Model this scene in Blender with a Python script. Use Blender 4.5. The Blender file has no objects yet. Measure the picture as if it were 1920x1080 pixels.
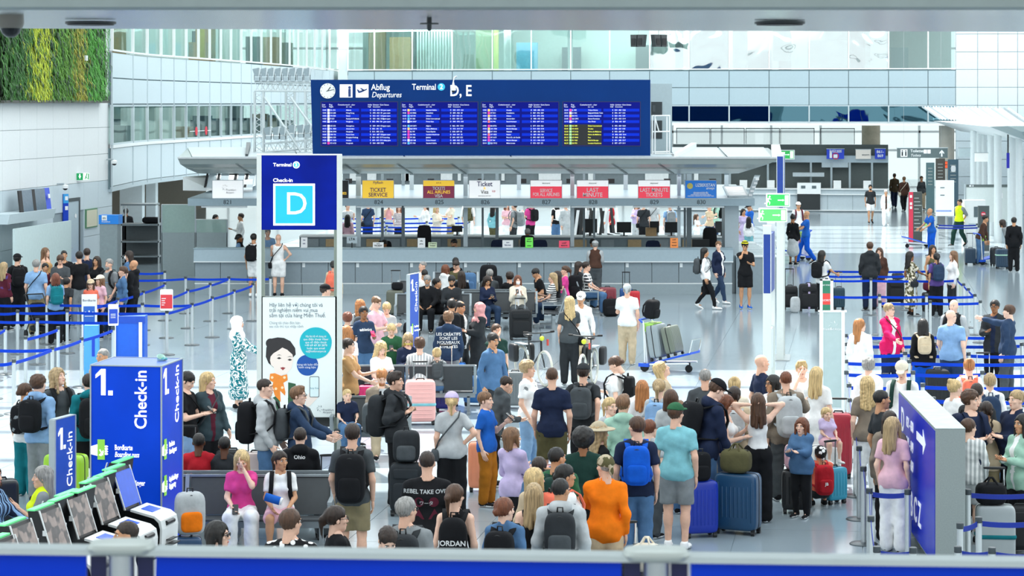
import bpy,math,random
import numpy as np
from mathutils import Vector,Matrix,Euler
from mathutils.bvhtree import BVHTree
S = bpy.context.scene
COL = S.collection
F,HX,HY,EYE = 4400.0,960.0,192.0,5.5
# ---------------------------------------------------------------- camera, light, exposure
cam = bpy.data.cameras.new('camera')
cam.sensor_width = 36.0
cam.lens = F/1920*36.0
cam.shift_y = (HY-540)/1920.0
cam.clip_end = 600
cam.dof.use_dof = True
cam.dof.focus_distance = 40
cam.dof.aperture_fstop = 9.0
cam_o = bpy.data.objects.new('camera',cam)
cam_o.location = (0,0,EYE)
cam_o.rotation_euler = (math.radians(90),0,0)
COL.objects.link(cam_o)
S.camera = cam_o
W = bpy.data.worlds.new('sky')
S.world = W
W.use_nodes = True
_bg = W.node_tree.nodes['Background']
_bg.inputs[0].default_value = (0.92,0.97,1.0,1)
_bg.inputs[1].default_value = 1.3
sun = bpy.data.lights.new('sun','SUN')
sun.energy = 9.0
sun.angle = math.radians(0.6)
sun.color = (1.0,0.97,0.92)
sun_o = bpy.data.objects.new('sun',sun)
SUN_EL = math.radians(60)
sun_o.rotation_euler = Vector((0.18,-math.cos(SUN_EL),-math.sin(SUN_EL))).to_track_quat('-Z','Y').to_euler()
sun_o.location = (0,40,40)
COL.objects.link(sun_o)
def area(name,loc,sx,sy,e,col,aim=(0,0,-1)):
 l = bpy.data.lights.new(name,'AREA')
 l.shape = 'RECTANGLE'
 l.size,l.size_y = sx,sy
 l.energy = e
 l.color = col
 o = bpy.data.objects.new(name,l)
 o.location = loc
 o.rotation_euler = Vector(aim).to_track_quat('-Z','Y').to_euler()
 COL.objects.link(o)
 return o
area('canopy_fill',(-.7,70.0,3.36),16,5,420,(0.96,0.99,1.0))  # added to brighten the dark space under the canopy
area('rear_room_fill',(3,121.0,10.3),26,3,1500,(0.94,1.0,0.98),(-.15,1,-.8))  # added so the rooms behind the rear windows look brighter
area('left_room_fill',(-13.5,98,10.2),4,40,900,(0.95,1.0,0.98))  # added fill inside the upper left facade rooms
area('left_room_fill_low',(-14,97,5.3),3,36,260,(0.95,1.0,0.98))  # same added fill for the lower storey
area('recess_fill',(-13.5,84,2.55),5,8,60,(1.0,0.97,0.9))  # weak fill light added in the left recess
area('roof_daylight',(0,62,15.5),70,120,30000,(0.95,0.98,1.0))
vs = S.view_settings
S.display_settings.display_device = 'sRGB'
vs.view_transform = 'Standard'
vs.look = 'None'
vs.exposure = 0.14
vs.gamma = 1.0
vs.use_curve_mapping = False
S.cycles.max_bounces = 8
S.cycles.diffuse_bounces = 4
S.cycles.glossy_bounces = 4
S.cycles.transparent_max_bounces = 12
S.cycles.transmission_bounces = 4
S.cycles.caustics_reflective = False
S.cycles.caustics_refractive = False
# ---------------------------------------------------------------- helpers
RND = random.Random(7)
ORD = 'first second third fourth fifth sixth seventh eighth ninth tenth eleventh twelfth'.split()
def srgb(c):
 if isinstance(c,str):
  c = tuple(int(c[i:i+2],16)/255 for i in(0,2,4))
 return tuple(x/12.92 if x<=0.04045 else((x+0.055)/1.055)**2.4 for x in c)
MATS = {}
def mat(key,c=None,rough=0.5,metal=0.0,var=0.08,scale=12.0,bump=0.0,spec=0.5,emit=0.0,pat=None,c2=None,alpha=1.0,coat=0.0,pscale=1.0,trans=0.0,sv=None):
 if key in MATS:
  return MATS[key]
 m = bpy.data.materials.new(key)
 m.use_nodes = True
 nt = m.node_tree
 b = nt.nodes['Principled BSDF']
 col = srgb(c)
 b.inputs['Roughness'].default_value = rough
 b.inputs['Metallic'].default_value = metal
 b.inputs['Specular IOR Level'].default_value = spec
 b.inputs['Coat Weight'].default_value = coat
 if trans:
  b.inputs['Transmission Weight'].default_value = trans
 L = nt.links.new
 tc = nt.nodes.new('ShaderNodeTexCoord')
 src = None
 if pat:
  src = PATTERNS[pat](nt,tc,col,srgb(c2),pscale)
 if var:
  n = nt.nodes.new('ShaderNodeTexNoise')
  n.inputs['Scale'].default_value = scale
  n.inputs['Detail'].default_value = 3
  if sv:
   mp = nt.nodes.new('ShaderNodeMapping')
   mp.inputs['Scale'].default_value = sv
   L(tc.outputs['Object'],mp.inputs['Vector'])
   L(mp.outputs[0],n.inputs['Vector'])
  else:
   L(tc.outputs['Object'],n.inputs['Vector'])
  mr = nt.nodes.new('ShaderNodeMapRange')
  mr.inputs[1].default_value,mr.inputs[2].default_value = 0.3,0.7
  mr.inputs[3].default_value,mr.inputs[4].default_value = 1-var,1+var
  L(n.outputs['Fac'],mr.inputs[0])
  mx = nt.nodes.new('ShaderNodeMix')
  mx.data_type = 'RGBA'
  mx.blend_type = 'MULTIPLY'
  mx.inputs[0].default_value = 1.0
  if src:
   L(src,mx.inputs[6])
  else:
   mx.inputs[6].default_value = (*col,1)
  L(mr.outputs[0],mx.inputs[7])
  L(mx.outputs[2],b.inputs['Base Color'])
  if bump:
   bp = nt.nodes.new('ShaderNodeBump')
   bp.inputs['Strength'].default_value = bump
   bp.inputs['Distance'].default_value = 0.02
   L(n.outputs['Fac'],bp.inputs['Height'])
   L(bp.outputs[0],b.inputs['Normal'])
 elif src:
  L(src,b.inputs['Base Color'])
 else:
  b.inputs['Base Color'].default_value = (*col,1)
 if emit:
  b.inputs['Emission Strength'].default_value = emit
  if src:
   L(src,b.inputs['Emission Color'])
  else:
   b.inputs['Emission Color'].default_value = (*col,1)
 if alpha < 1:
  b.inputs['Alpha'].default_value = alpha
 MATS[key] = m
 return m
def _mix(nt,fac,a,b):
 mx = nt.nodes.new('ShaderNodeMix')
 mx.data_type = 'RGBA'
 nt.links.new(fac,mx.inputs[0])
 mx.inputs[6].default_value = (*a,1)
 mx.inputs[7].default_value = (*b,1)
 return mx.outputs[2]
def _step(nt,sock,t=0.5,soft=0.02):
 mr = nt.nodes.new('ShaderNodeMapRange')
 mr.inputs[1].default_value,mr.inputs[2].default_value = t-soft,t+soft
 nt.links.new(sock,mr.inputs[0])
 return mr.outputs[0]
def _wave(nt,tc,sc,direction):
 w = nt.nodes.new('ShaderNodeTexWave')
 w.bands_direction = direction
 w.inputs['Scale'].default_value = sc
 nt.links.new(tc.outputs['Object'],w.inputs['Vector'])
 return w.outputs['Fac']
def p_stripe(nt,tc,a,b,s):return _mix(nt,_step(nt,_wave(nt,tc,6*s,'Z')),a,b)
def p_vstripe(nt,tc,a,b,s):return _mix(nt,_step(nt,_wave(nt,tc,6*s,'X')),a,b)
def p_slash(nt,tc,a,b,s):return _mix(nt,_step(nt,_wave(nt,tc,4*s,'DIAGONAL'),0.75),a,b)
def p_check(nt,tc,a,b,s):
 m = nt.nodes.new('ShaderNodeMath')
 m.operation = 'MAXIMUM'
 nt.links.new(_step(nt,_wave(nt,tc,4*s,'Z'),0.7),m.inputs[0])
 nt.links.new(_step(nt,_wave(nt,tc,4*s,'X'),0.7),m.inputs[1])
 return _mix(nt,m.outputs[0],a,b)
def _noise(nt,tc,s,det=2.0,dist=0.0):
 n = nt.nodes.new('ShaderNodeTexNoise')
 n.inputs['Scale'].default_value = s
 n.inputs['Detail'].default_value = det
 n.inputs['Distortion'].default_value = dist
 nt.links.new(tc.outputs['Object'],n.inputs['Vector'])
 return n.outputs['Fac']
def p_camo(nt,tc,a,b,s):return _mix(nt,_step(nt,_noise(nt,tc,14*s),0.5),a,b)
def p_blotch(nt,tc,a,b,s):return _mix(nt,_step(nt,_noise(nt,tc,9*s,4),0.62),a,b)
def p_swirl(nt,tc,a,b,s):return _mix(nt,_step(nt,_noise(nt,tc,7*s,2,4.0),0.52),a,b)
def p_floral(nt,tc,a,b,s):
 v = nt.nodes.new('ShaderNodeTexVoronoi')
 v.inputs['Scale'].default_value = 13*s
 nt.links.new(tc.outputs['Object'],v.inputs['Vector'])
 return _mix(nt,_step(nt,v.outputs['Distance'],0.36),b,a)
PATTERNS = dict(stripe=p_stripe,vstripe=p_vstripe,slash=p_slash,check=p_check,camo=p_camo,blotch=p_blotch,floral=p_floral,swirl=p_swirl)
def pt(px,py,d):
 """world point seen at pixel (px, py) at distance d along the view axis"""
 return Vector(((px-HX)/F*d,d,EYE-(py-HY)/F*d))
def gd(py,z=0.0):
 """distance at which height z is seen at pixel row py"""
 return F*(EYE-z)/(py-HY)
def ground(px,py):
 d = gd(py)
 return Vector(((px-HX)/F*d,d,0))
class MB:
 """collects geometry of one mesh"""
 def __init__(s):
  s.v,s.f,s.m = [],[],[]
 def add(s,vs,fs,mi=0):
  n = len(s.v)
  s.v += [tuple(v)for v in vs]
  s.f += [tuple(i+n for i in f)for f in fs]
  s.m += [mi]*len(fs)
  return s
 def box(s,x0,x1,y0,y1,z0,z1,mi=0):
  return s.add([(x,y,z)for z in(z0,z1)for y in(y0,y1)for x in(x0,x1)],[(0,2,3,1),(4,5,7,6),(0,1,5,4),(2,6,7,3),(0,4,6,2),(1,3,7,5)],mi)
 def obox(s,c,ax,ay,az,mi=0):
  c,ax,ay,az = Vector(c),Vector(ax)/2,Vector(ay)/2,Vector(az)/2
  return s.add([c+ax*i+ay*j+az*k for k in(-1,1)for j in(-1,1)for i in(-1,1)],[(0,2,3,1),(4,5,7,6),(0,1,5,4),(2,6,7,3),(0,4,6,2),(1,3,7,5)],mi)
 def hexa(s,p,mi=0):
  """8 corners: bottom 4 then top 4, same order round"""
  return s.add(p,[(3,2,1,0),(4,5,6,7),(0,1,5,4),(1,2,6,5),(2,3,7,6),(3,0,4,7)],mi)
 def bar(s,a,b,w,h=None,mi=0):
  a,b = Vector(a),Vector(b)
  d = b-a
  up = Vector((0,0,1))if abs(d.normalized().z) < 0.95 else Vector((0,1,0))
  x = d.cross(up).normalized()
  y = x.cross(d).normalized()
  return s.obox((a+b)/2,x*w,d,y*(h or w),mi)
 def tube(s,pts,r,n=8,mi=0,caps=True):
  pts = [Vector(p)for p in pts]
  rs = r if isinstance(r,(list,tuple))else[r]*len(pts)
  vs,fs = [],[]
  x = None
  for i,p in enumerate(pts):
   d = (pts[min(i+1,len(pts)-1)]-pts[max(i-1,0)])
   d = d.normalized()if d.length > 1e-9 else Vector((0,0,1))
   if x is None:
    x = d.orthogonal().normalized()
   else:
    x = (x-d*x.dot(d))
    x = x.normalized()if x.length > 1e-6 else d.orthogonal().normalized()
   y = d.cross(x)
   for k in range(n):
    a = 2*math.pi*k/n
    vs.append(p+(x*math.cos(a)+y*math.sin(a))*rs[i])
  for i in range(len(pts)-1):
   for k in range(n):
    a,b = i*n+k,i*n+(k+1)%n
    fs.append((a,b,b+n,a+n))
  if caps:
   fs.append(tuple(reversed(range(n))))
   fs.append(tuple(range((len(pts)-1)*n,len(pts)*n)))
  return s.add(vs,fs,mi)
 def lathe(s,prof,n=20,c=(0,0,0),mi=0,caps=True):
  vs,fs = [],[]
  for r,z in prof:
   for k in range(n):
    a = 2*math.pi*k/n
    vs.append((c[0]+r*math.cos(a),c[1]+r*math.sin(a),c[2]+z))
  for i in range(len(prof)-1):
   for k in range(n):
    a,b = i*n+k,i*n+(k+1)%n
    fs.append((a,b,b+n,a+n))
  if caps:
   fs.append(tuple(reversed(range(n))))
   fs.append(tuple(range((len(prof)-1)*n,len(prof)*n)))
  return s.add(vs,fs,mi)
 def ball(s,c,r,e=1.0,nu=14,nv=9,mi=0,R=None):
  """superellipsoid: e=1 ball, small e a rounded box"""
  c = Vector(c)
  r = (r,r,r)if not isinstance(r,(tuple,list))else r
  f = lambda x:math.copysign(abs(x)**e,x)
  vs = [c+(R@Vector((0,0,-r[2]))if R else Vector((0,0,-r[2])))]
  for i in range(1,nv):
   v = -math.pi/2+math.pi*i/nv
   for k in range(nu):
    u = 2*math.pi*(k+0.5)/nu
    p = Vector((r[0]*f(math.cos(v))*f(math.cos(u)),r[1]*f(math.cos(v))*f(math.sin(u)),r[2]*f(math.sin(v))))
    vs.append(c+(R@p if R else p))
  vs.append(c+(R@Vector((0,0,r[2]))if R else Vector((0,0,r[2]))))
  fs = [(0,1+(k+1)%nu,1+k)for k in range(nu)]
  for i in range(nv-2):
   for k in range(nu):
    a,b = 1+i*nu+k,1+i*nu+(k+1)%nu
    fs.append((a,b,b+nu,a+nu))
  t = len(vs)-1
  o = 1+(nv-2)*nu
  fs += [(t,o+k,o+(k+1)%nu)for k in range(nu)]
  return s.add(vs,fs,mi)
 def prism(s,poly,y0,y1,mi=0):
  """polygon in x,z pushed along y"""
  n = len(poly)
  return s.add([(x,y0,z)for x,z in poly]+[(x,y1,z)for x,z in poly],[tuple(range(n)),tuple(reversed(range(n,2*n)))]+[((i+1)%n,i,i+n,(i+1)%n+n)for i in range(n)],mi)
 def prism_x(s,poly,x0,x1,mi=0):
  """polygon in y,z pushed along x"""
  n = len(poly)
  return s.add([(x0,y,z)for y,z in poly]+[(x1,y,z)for y,z in poly],[tuple(reversed(range(n))),tuple(range(n,2*n))]+[(i,(i+1)%n,(i+1)%n+n,i+n)for i in range(n)],mi)
 def rrect(s,w,h,y0,y1,r,seg=4,c=(0,0,0),mi=0):
  """rounded rectangle slab in x,z"""
  p = []
  for q,(sx,sz)in enumerate(((1,1),(-1,1),(-1,-1),(1,-1))):
   for i in range(seg+1):
    a = math.pi/2*(q+i/seg)
    p.append((c[0]+sx*(w/2-r)+r*math.cos(a),c[2]+sz*(h/2-r)+r*math.sin(a)))
  return s.prism(list(reversed(p)),c[1]+y0,c[1]+y1,mi)
 def mesh(s,name,mats,smooth=False):
  me = bpy.data.meshes.new(name)
  me.from_pydata(s.v,[],s.f)
  for m in(mats if isinstance(mats,(list,tuple))else[mats]):
   me.materials.append(m)
  if any(s.m):
   me.polygons.foreach_set('material_index',s.m)
  if smooth:
   me.polygons.foreach_set('use_smooth',[True]*len(me.polygons))
   if smooth != 2:
    me.set_sharp_from_angle(angle=math.radians(40))
  me.update()
  return me
 def build(s,name,mats,parent=None,smooth=False,loc=None,rot=None):
  o = bpy.data.objects.new(name,s.mesh(name,mats,smooth))
  COL.objects.link(o)
  if parent:
   o.parent = parent
  if loc is not None:
   o.location = loc
  if rot is not None:
   o.rotation_euler = rot
  return o
def thing(name,label,cat,loc=(0,0,0),rz=0.0,group=None):
 o = bpy.data.objects.new(name,None)
 COL.objects.link(o)
 o.location = loc
 o.rotation_euler = (0,0,rz)
 o.empty_display_size = 0.1
 o['label'] = label
 o['category'] = cat
 if group:
  o['group'] = group
 return o
def tag(o,label,cat,group=None):
 o['label'] = label
 o['category'] = cat
 if group:
  o['group'] = group
 return o
def struct(o):
 o['kind'] = 'structure'
 return o
def root_struct(name,loc=(0,0,0),rz=0.0):
 o = bpy.data.objects.new(name,None)
 COL.objects.link(o)
 o.location = loc
 o.rotation_euler = (0,0,rz)
 o['kind'] = 'structure'
 return o
def copy_tree(o,parent=None):
 c = o.copy()
 COL.objects.link(c)
 c.parent = parent
 if parent is not None:
  c.matrix_parent_inverse = o.matrix_parent_inverse
 for ch in list(o.children):
  copy_tree(ch,c)
 return c
TXT = {}
def text_mesh(s,size,align='LEFT',shear=0.0,bold=0.0,ext=0.002,xs=1.0,spacing=1.0,line=1.0):
 cu = bpy.data.curves.new('lettering','FONT')
 cu.body = s
 cu.size = size
 cu.align_x = align
 cu.align_y = 'CENTER'
 cu.shear = shear
 cu.offset = bold*size
 cu.extrude = ext
 cu.resolution_u = 3
 cu.space_character = spacing
 cu.space_line = line
 o = bpy.data.objects.new('lettering',cu)
 COL.objects.link(o)
 me = bpy.data.meshes.new_from_object(o.evaluated_get(bpy.context.evaluated_depsgraph_get()))
 bpy.data.objects.remove(o)
 if xs != 1.0:
  me.transform(Matrix.Diagonal((xs,1,1,1)))
 return me
def lettering(s,size,m,parent,loc,rot=(math.pi/2,0,0),name='lettering',width=None,**k):
 me = text_mesh(s,size,**k)
 if width:
  w = max(v.co.x for v in me.vertices)-min(v.co.x for v in me.vertices)
  me.transform(Matrix.Diagonal((width/w,1,1,1)))
 me.materials.clear()
 me.materials.append(m)
 o = bpy.data.objects.new(name,me)
 COL.objects.link(o)
 o.parent = parent
 o.location = loc
 o.rotation_euler = rot
 return o
WHITE = mat('white paint','eef2f2',0.45,var=0.02)
PAPER = mat('white print','f6f7f7',0.6,var=0)
BLACK = mat('black plastic','16181a',0.5,var=0.05)
DARK = mat('dark grey metal','3c4446',0.45,var=0.05)
STEEL = mat('brushed steel','b9bfc0',0.3,metal=0.85,var=0.05)
CHROME = mat('chrome','d8dcdc',0.12,metal=1.0,var=0)
ALU = mat('aluminium paint','aeb9bd',0.38,metal=0.3,var=0.04)
LGREY = mat('light grey panel','b8c6cb',0.4,var=0.03)
MGREY = mat('mid grey panel','8b979b',0.45,var=0.04)
BLUE = mat('signal blue','0a3fc0',0.4,var=0.03)
RUBBER = mat('black rubber','101112',0.7,var=0.05)
# ================================================================ the hall
TH = math.radians(8.5)
UX,VX = Vector((math.cos(TH),-math.sin(TH),0)),Vector((math.sin(TH),math.cos(TH),0))
# ---------------------------------------------------------------- floor
FLOOR = mat('polished granite','98a6ad',0.14,var=.05,scale=1.3,spec=0.5,coat=0.0)
FLOOR2 = mat('polished granite tile','98a6ad',0.13,var=.07,scale=90,spec=0.5)
GROUT = mat('floor joint','7f898d',0.5,var=.02)
fl = MB().box(-70,70,-6,175,-0.3,-0.012).build('floor',FLOOR)
struct(fl)
T_ = 1.6
_t = MB().box(.004,T_-.004,.004,T_-.004,-.012,0).mesh('floor_tile',FLOOR2)
_n = 0
_cells = []
for i in range(-14,16):
 for j in range(10,48):
  p = UX*(i*T_)+VX*(j*T_)
  c = p+UX*T_/2+VX*T_/2
  if 20 < c.y < 56 and abs(c.x) < c.y*.2182+1.6:
   _cells.append((c.y,p))
_cells.sort(key=lambda q:q[0])
for y,p in _cells[:299]:
 o = bpy.data.objects.new('floor_tile',_t)
 COL.objects.link(o)
 o.parent = fl
 o.location = p
 o.rotation_euler = (0,0,-TH)
rest = MB()
for y,p in _cells[299:]:
 q = [p+UX*.004+VX*.004,p+UX*(T_-.004)+VX*.004,p+UX*(T_-.004)+VX*(T_-.004),p+UX*.004+VX*(T_-.004)]
 rest.hexa([a+Vector((0,0,-.012))for a in q]+q)
for i in range(-24,26):
 for j in range(10,90):
  p = UX*(i*T_*2)+VX*(j*T_*2)
  c = p+UX*T_+VX*T_
  if any((c-(a[1]+(UX+VX)*T_/2)).length<.01 for a in()):
   continue
  if c.y-1.9 >= 56.4 and c.y < 170:
   q = [p+UX*.006+VX*.006,p+UX*(2*T_-.006)+VX*.006,p+UX*(2*T_-.006)+VX*(2*T_-.006),p+UX*.006+VX*(2*T_-.006)]
   rest.hexa([a+Vector((0,0,-.012))for a in q]+q)
for i in range(-40,42):
 for j in range(6,50):
  p = UX*(i*T_)+VX*(j*T_)
  c = p+UX*T_/2+VX*T_/2
  key = 20 < c.y < 56 and abs(c.x) < c.y*.2182+1.6
  if not key and 6 < c.y < 60 and abs(c.x) < 60:
   I,Jq = math.floor(i/2),math.floor(j/2)
   P2 = UX*(I*T_*2)+VX*(Jq*T_*2)
   if(P2+UX*T_+VX*T_).y-1.9 >= 56.4 and Jq >= 10:
    continue
   q = [p+UX*.004+VX*.004,p+UX*(T_-.004)+VX*.004,p+UX*(T_-.004)+VX*(T_-.004),p+UX*.004+VX*(T_-.004)]
   rest.hexa([a+Vector((0,0,-.012))for a in q]+q)
r_ = rest.build('floor_tiling',FLOOR2,fl)
r_['kind'] = 'stuff'
# ---------------------------------------------------------------- roof: unseen opaque deck added for shade; two long roof lights let the sun in
ROOF = mat('roof shade deck','e9eeee',.7,var=.02)
cl = root_struct('ceiling')
ZR = 18.0
def slot(d0,d1):
 k = (ZR-0)/math.tan(SUN_EL)*1.0
 return d0+k,d1+k
s1,s2 = slot(33.0,48.4),slot(85.5,104.5)
for a,b in((-12,s1[0]),(s1[1],s2[0]),(s2[1],178)):
 MB().box(-60,60,a,b,ZR,ZR+.3).build('roof_shade_deck',ROOF,cl)
BAR = mat('roof glazing bar','c9d2d4',.5,var=.02)
for a,b in(s1,s2):
 n = 5 if a < 60 else 6
 for k in range(n+1):
  y = a+(b-a)*k/n
  w = .09
  MB().box(-60,60,y-w,y+w,ZR-.1,ZR+.2).build('roof_glazing_bar',BAR,cl)
 for x in range(-56,60,7):
  MB().box(x-.05,x+.05,a,b,ZR-.1,ZR+.15).build('roof_glazing_bar',BAR,cl)
  # ---------------------------------------------------------------- left wall: white panels, receding
PANEL = mat('white enamel panel','edf0ef',.35,var=.015)
PANELC = mat('cool white panel','cfdce1',.32,var=.015)
JOINT = mat('panel joint','98a6aa',.6,var=.02)
XC,DC,KW = -12.95,76.0,math.tan(TH)
def wl_d(px):
 return(XC-KW*DC)/((px-HX)/F-KW)
def wl(px,py):
 return pt(px,py,wl_d(px))
WV = Vector((math.sin(TH),math.cos(TH),0))
WN = Vector((math.cos(TH),-math.sin(TH),0))
wallL = root_struct('wall_left',(XC,DC,0),-TH)
MB().box(-.5,-.035,-40,.0,0,13).build('wall_core',JOINT,wallL)
MOD,ROWS = 1.4,[0.0,.45,1.3,2.15,3.0,3.85,4.7,5.55,6.4,7.25,8.1,8.95,11]
def wl_s(px):
 return-(DC-wl_d(px))/math.cos(TH)
door_a,door_b = wl_s(125),wl_s(146)
for k in range(14):
 y1 = -k*MOD-.006
 y0 = -(k+1)*MOD+.006
 for r in range(len(ROWS)-1):
  if r < 3 and y0 < door_b and y1 > door_a:
   continue
  MB().box(-.035,0,y0,y1,ROWS[r]+.006,ROWS[r+1]-.006).build('wall_panel',PANEL if r>3 else PANELC,wallL)
MB().box(-.035,0,-40,-14*MOD-.006,0,11).build('wall_panel',PANEL,wallL)
DOORM = mat('pale blue grey door','b4c6cd',.4,var=.02)
dr = root_struct('door_1',(XC,DC,0),-TH)
MB().box(-.03,.03,door_a,door_b,0,2.46).build('door_leaf',DOORM,dr)
MB().box(-.035,.05,door_b,door_b+.09,0,2.56).build('door_frame',DARK,dr)
MB().box(-.035,.05,door_a,door_b,2.46,2.56).build('door_frame',DARK,dr)
MB().box(-.035,.05,door_a-.06,door_a,0,2.56).build('door_frame',LGREY,dr)
MB().tube([(.03,door_a+.15,1.05),(.08,door_a+.15,1.05),(.08,door_a+.32,1.05)],.015,6).build('door_handle',STEEL,dr)
MB().lathe([(0,0),(.07,0),(.07,.01),(0,.01)],14).build('door_plate',PAPER,dr,loc=(.035,(door_a+door_b)/2+.2,2.0),rot=(0,math.pi/2,0))
# ---------------------------------------------------------------- left rear facade: curved curtain wall with panels and windows
GLASS = bpy.data.materials.new('window glass')
GLASS.use_nodes = True
_nt = GLASS.node_tree
_nt.nodes.clear()
_o = _nt.nodes.new('ShaderNodeOutputMaterial')
_mx = _nt.nodes.new('ShaderNodeMixShader')
_tr = _nt.nodes.new('ShaderNodeBsdfTransparent')
_tr.inputs[0].default_value = (.80,.90,.88,1)
_gl = _nt.nodes.new('ShaderNodeBsdfGlossy')
_gl.inputs['Roughness'].default_value = .02
_gl.inputs[0].default_value = (.85,.95,.95,1)
_n = _nt.nodes.new('ShaderNodeTexNoise')
_n.inputs['Scale'].default_value = .8
_n.inputs['Detail'].default_value = 1
_tc = _nt.nodes.new('ShaderNodeTexCoord')
_nt.links.new(_tc.outputs['Object'],_n.inputs['Vector'])
_bp = _nt.nodes.new('ShaderNodeBump')
_bp.inputs['Strength'].default_value = .10
_bp.inputs['Distance'].default_value = .05
_nt.links.new(_n.outputs['Fac'],_bp.inputs['Height'])
_nt.links.new(_bp.outputs[0],_gl.inputs['Normal'])
_mx.inputs[0].default_value = .14
_nt.links.new(_tr.outputs[0],_mx.inputs[1])
_nt.links.new(_gl.outputs[0],_mx.inputs[2])
_nt.links.new(_mx.outputs[0],_o.inputs[0])
def glass(name,tint,refl,rough=.02,bump=.0,dif=0.0,gc=(.8,.8,.8)):
 """clear pane: part mirror, part see-through"""
 m = bpy.data.materials.new(name)
 m.use_nodes = True
 nt = m.node_tree
 nt.nodes.clear()
 o = nt.nodes.new('ShaderNodeOutputMaterial')
 mx = nt.nodes.new('ShaderNodeMixShader')
 tr = nt.nodes.new('ShaderNodeBsdfTransparent')
 tr.inputs[0].default_value = (*tint,1)
 gl = nt.nodes.new('ShaderNodeBsdfGlossy')
 gl.inputs['Roughness'].default_value = rough
 gl.inputs[0].default_value = (*gc,1)
 if bump:
  tc,n,bp = nt.nodes.new('ShaderNodeTexCoord'),nt.nodes.new('ShaderNodeTexNoise'),nt.nodes.new('ShaderNodeBump')
  n.inputs['Scale'].default_value = .55
  n.inputs['Detail'].default_value = 1
  n.inputs['Distortion'].default_value = 1.2
  bp.inputs['Strength'].default_value = bump
  bp.inputs['Distance'].default_value = .06
  nt.links.new(tc.outputs['Object'],n.inputs['Vector'])
  nt.links.new(n.outputs['Fac'],bp.inputs['Height'])
  nt.links.new(bp.outputs[0],gl.inputs['Normal'])
 mx.inputs[0].default_value = refl
 a = tr.outputs[0]
 if dif:
  m2 = nt.nodes.new('ShaderNodeMixShader')
  df = nt.nodes.new('ShaderNodeBsdfDiffuse')
  df.inputs[0].default_value = (.75,.86,.86,1)
  m2.inputs[0].default_value = dif
  nt.links.new(a,m2.inputs[1])
  nt.links.new(df.outputs[0],m2.inputs[2])
  a = m2.outputs[0]
 nt.links.new(a,mx.inputs[1])
 nt.links.new(gl.outputs[0],mx.inputs[2])
 nt.links.new(mx.outputs[0],o.inputs[0])
 return m
CLEAR = glass('clear glass',(.90,.96,.95),.10)
FROST = glass('greenish glass',(.72,.84,.82),.08,.1,0,.45)
MULL = mat('mullion','c2ced2',.4,metal=.2,var=.02)
MULLD = mat('dark joint','6f868c',.5,var=.02)
CURVE = [(210,75.6),(249,80.0),(276,82.6),(302,84.6),(326,86.2),(349,88.0),(372,89.8),(393,91.6),(414,93.2),(433,95.0),(452,96.6),(471,98.4),(490,100.4),(508,102.4),(526,104.6),(543,106.8),(559,109.0),(575,111.4),(590,113.8),(604,116.4),(618,118.8),(634,121.6)]
cpts = [Vector(((px-HX)/F*d,d,0))for px,d in CURVE]
wallB = root_struct('wall_rear_left')
NW = [0]
def window(name_parent_loc=None):
 NW[0] += 1
 return root_struct('window_%d'%NW[0])
def slab(a,b,z0,z1,t,off=0.0,gap=.012):
 """upright slab between two plan points, thickness to the back"""
 u = (b-a).normalized()
 n = Vector((u.y,-u.x,0))
 a2,b2 = a+u*gap+n*off,b-u*gap+n*off
 z0,z1 = z0+gap,z1-gap
 V = [a2-n*t,b2-n*t,b2,a2]
 up = lambda p,z:Vector((p.x,p.y,z))
 return[up(p,z0)for p in V]+[up(p,z1)for p in V]
INTER = mat('office wall','c9d4d2',.7,var=.04)
for k in range(len(cpts)-1):
 a,b = cpts[k],cpts[k+1]
 for z0,z1 in((2.78,4.02),(5.44,6.29),(6.29,7.12)):
  MB().hexa(slab(a,b,z0,z1,.05,0,.02)).build('facade_panel',PANELC,wallB)
 MB().hexa(slab(a,b,4.02,4.12,.12,.05,0)).build('window_ledge',PANEL,wallB)
 MB().hexa(slab(a,b,2.70,4.02,.1,-.06,0)).build('facade_core',MULLD,wallB)
 MB().hexa(slab(a,b,5.42,7.12,.1,-.06,0)).build('facade_core',MULLD,wallB)
 for z0,z1 in((4.12,5.42),(7.16,10.2)):
  w = window()
  MB().hexa(slab(a,b,z0,z1,.02,-.06,.05)).build('pane',GLASS,w)
  fr = MB()
  u = (b-a).normalized()
  fr.bar(a+Vector((0,0,z0)),a+Vector((0,0,z1)),.09,.12)
  fr.hexa(slab(a,b,z0,z0+.06,.10,.02,0)).hexa(slab(a,b,z1-.06,z1,.10,.02,0))
  fr.build('window_frame',PANEL if z0>6 else MULL,w)
 mm = MB().bar(cpts[k]+Vector((0,0,2.7)),cpts[k]+Vector((0,0,7.1)),.045,.05)
 mm.build('facade_mullion',MULL,wallB)
NB = Vector((-1,.12,0)).normalized()
def behind(t,z0,z1,m,name):
 x = MB()
 for k in range(len(cpts)-1):
  a,b = cpts[k]+NB*t,cpts[k+1]+NB*t
  x.hexa(slab(a,b,z0,z1,.1,0,0))
 return x.build(name,m,wallB)
behind(5.0,2.6,5.5,INTER,'room_wall')
behind(6.0,6.3,12,INTER,'room_wall')
for z in(3.35,6.35,10.6):
 x = MB()
 for k in range(len(cpts)-1):
  a,b = cpts[k],cpts[k+1]
  x.hexa([a+NB*.3+Vector((0,0,z-.2)),b+NB*.3+Vector((0,0,z-.2)),b+NB*6+Vector((0,0,z-.2)),a+NB*6+Vector((0,0,z-.2)),a+NB*.3+Vector((0,0,z)),b+NB*.3+Vector((0,0,z)),b+NB*6+Vector((0,0,z)),a+NB*6+Vector((0,0,z))])
 x.build('room_floor',INTER,wallB)
WARMW = mat('office timber','a78a63',.6,var=.1)
CURT_GLARE = mat('blind and glare white','e5ebea',.8,var=.03)  # blinds; also colours the white sheets that imitate window glare
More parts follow.
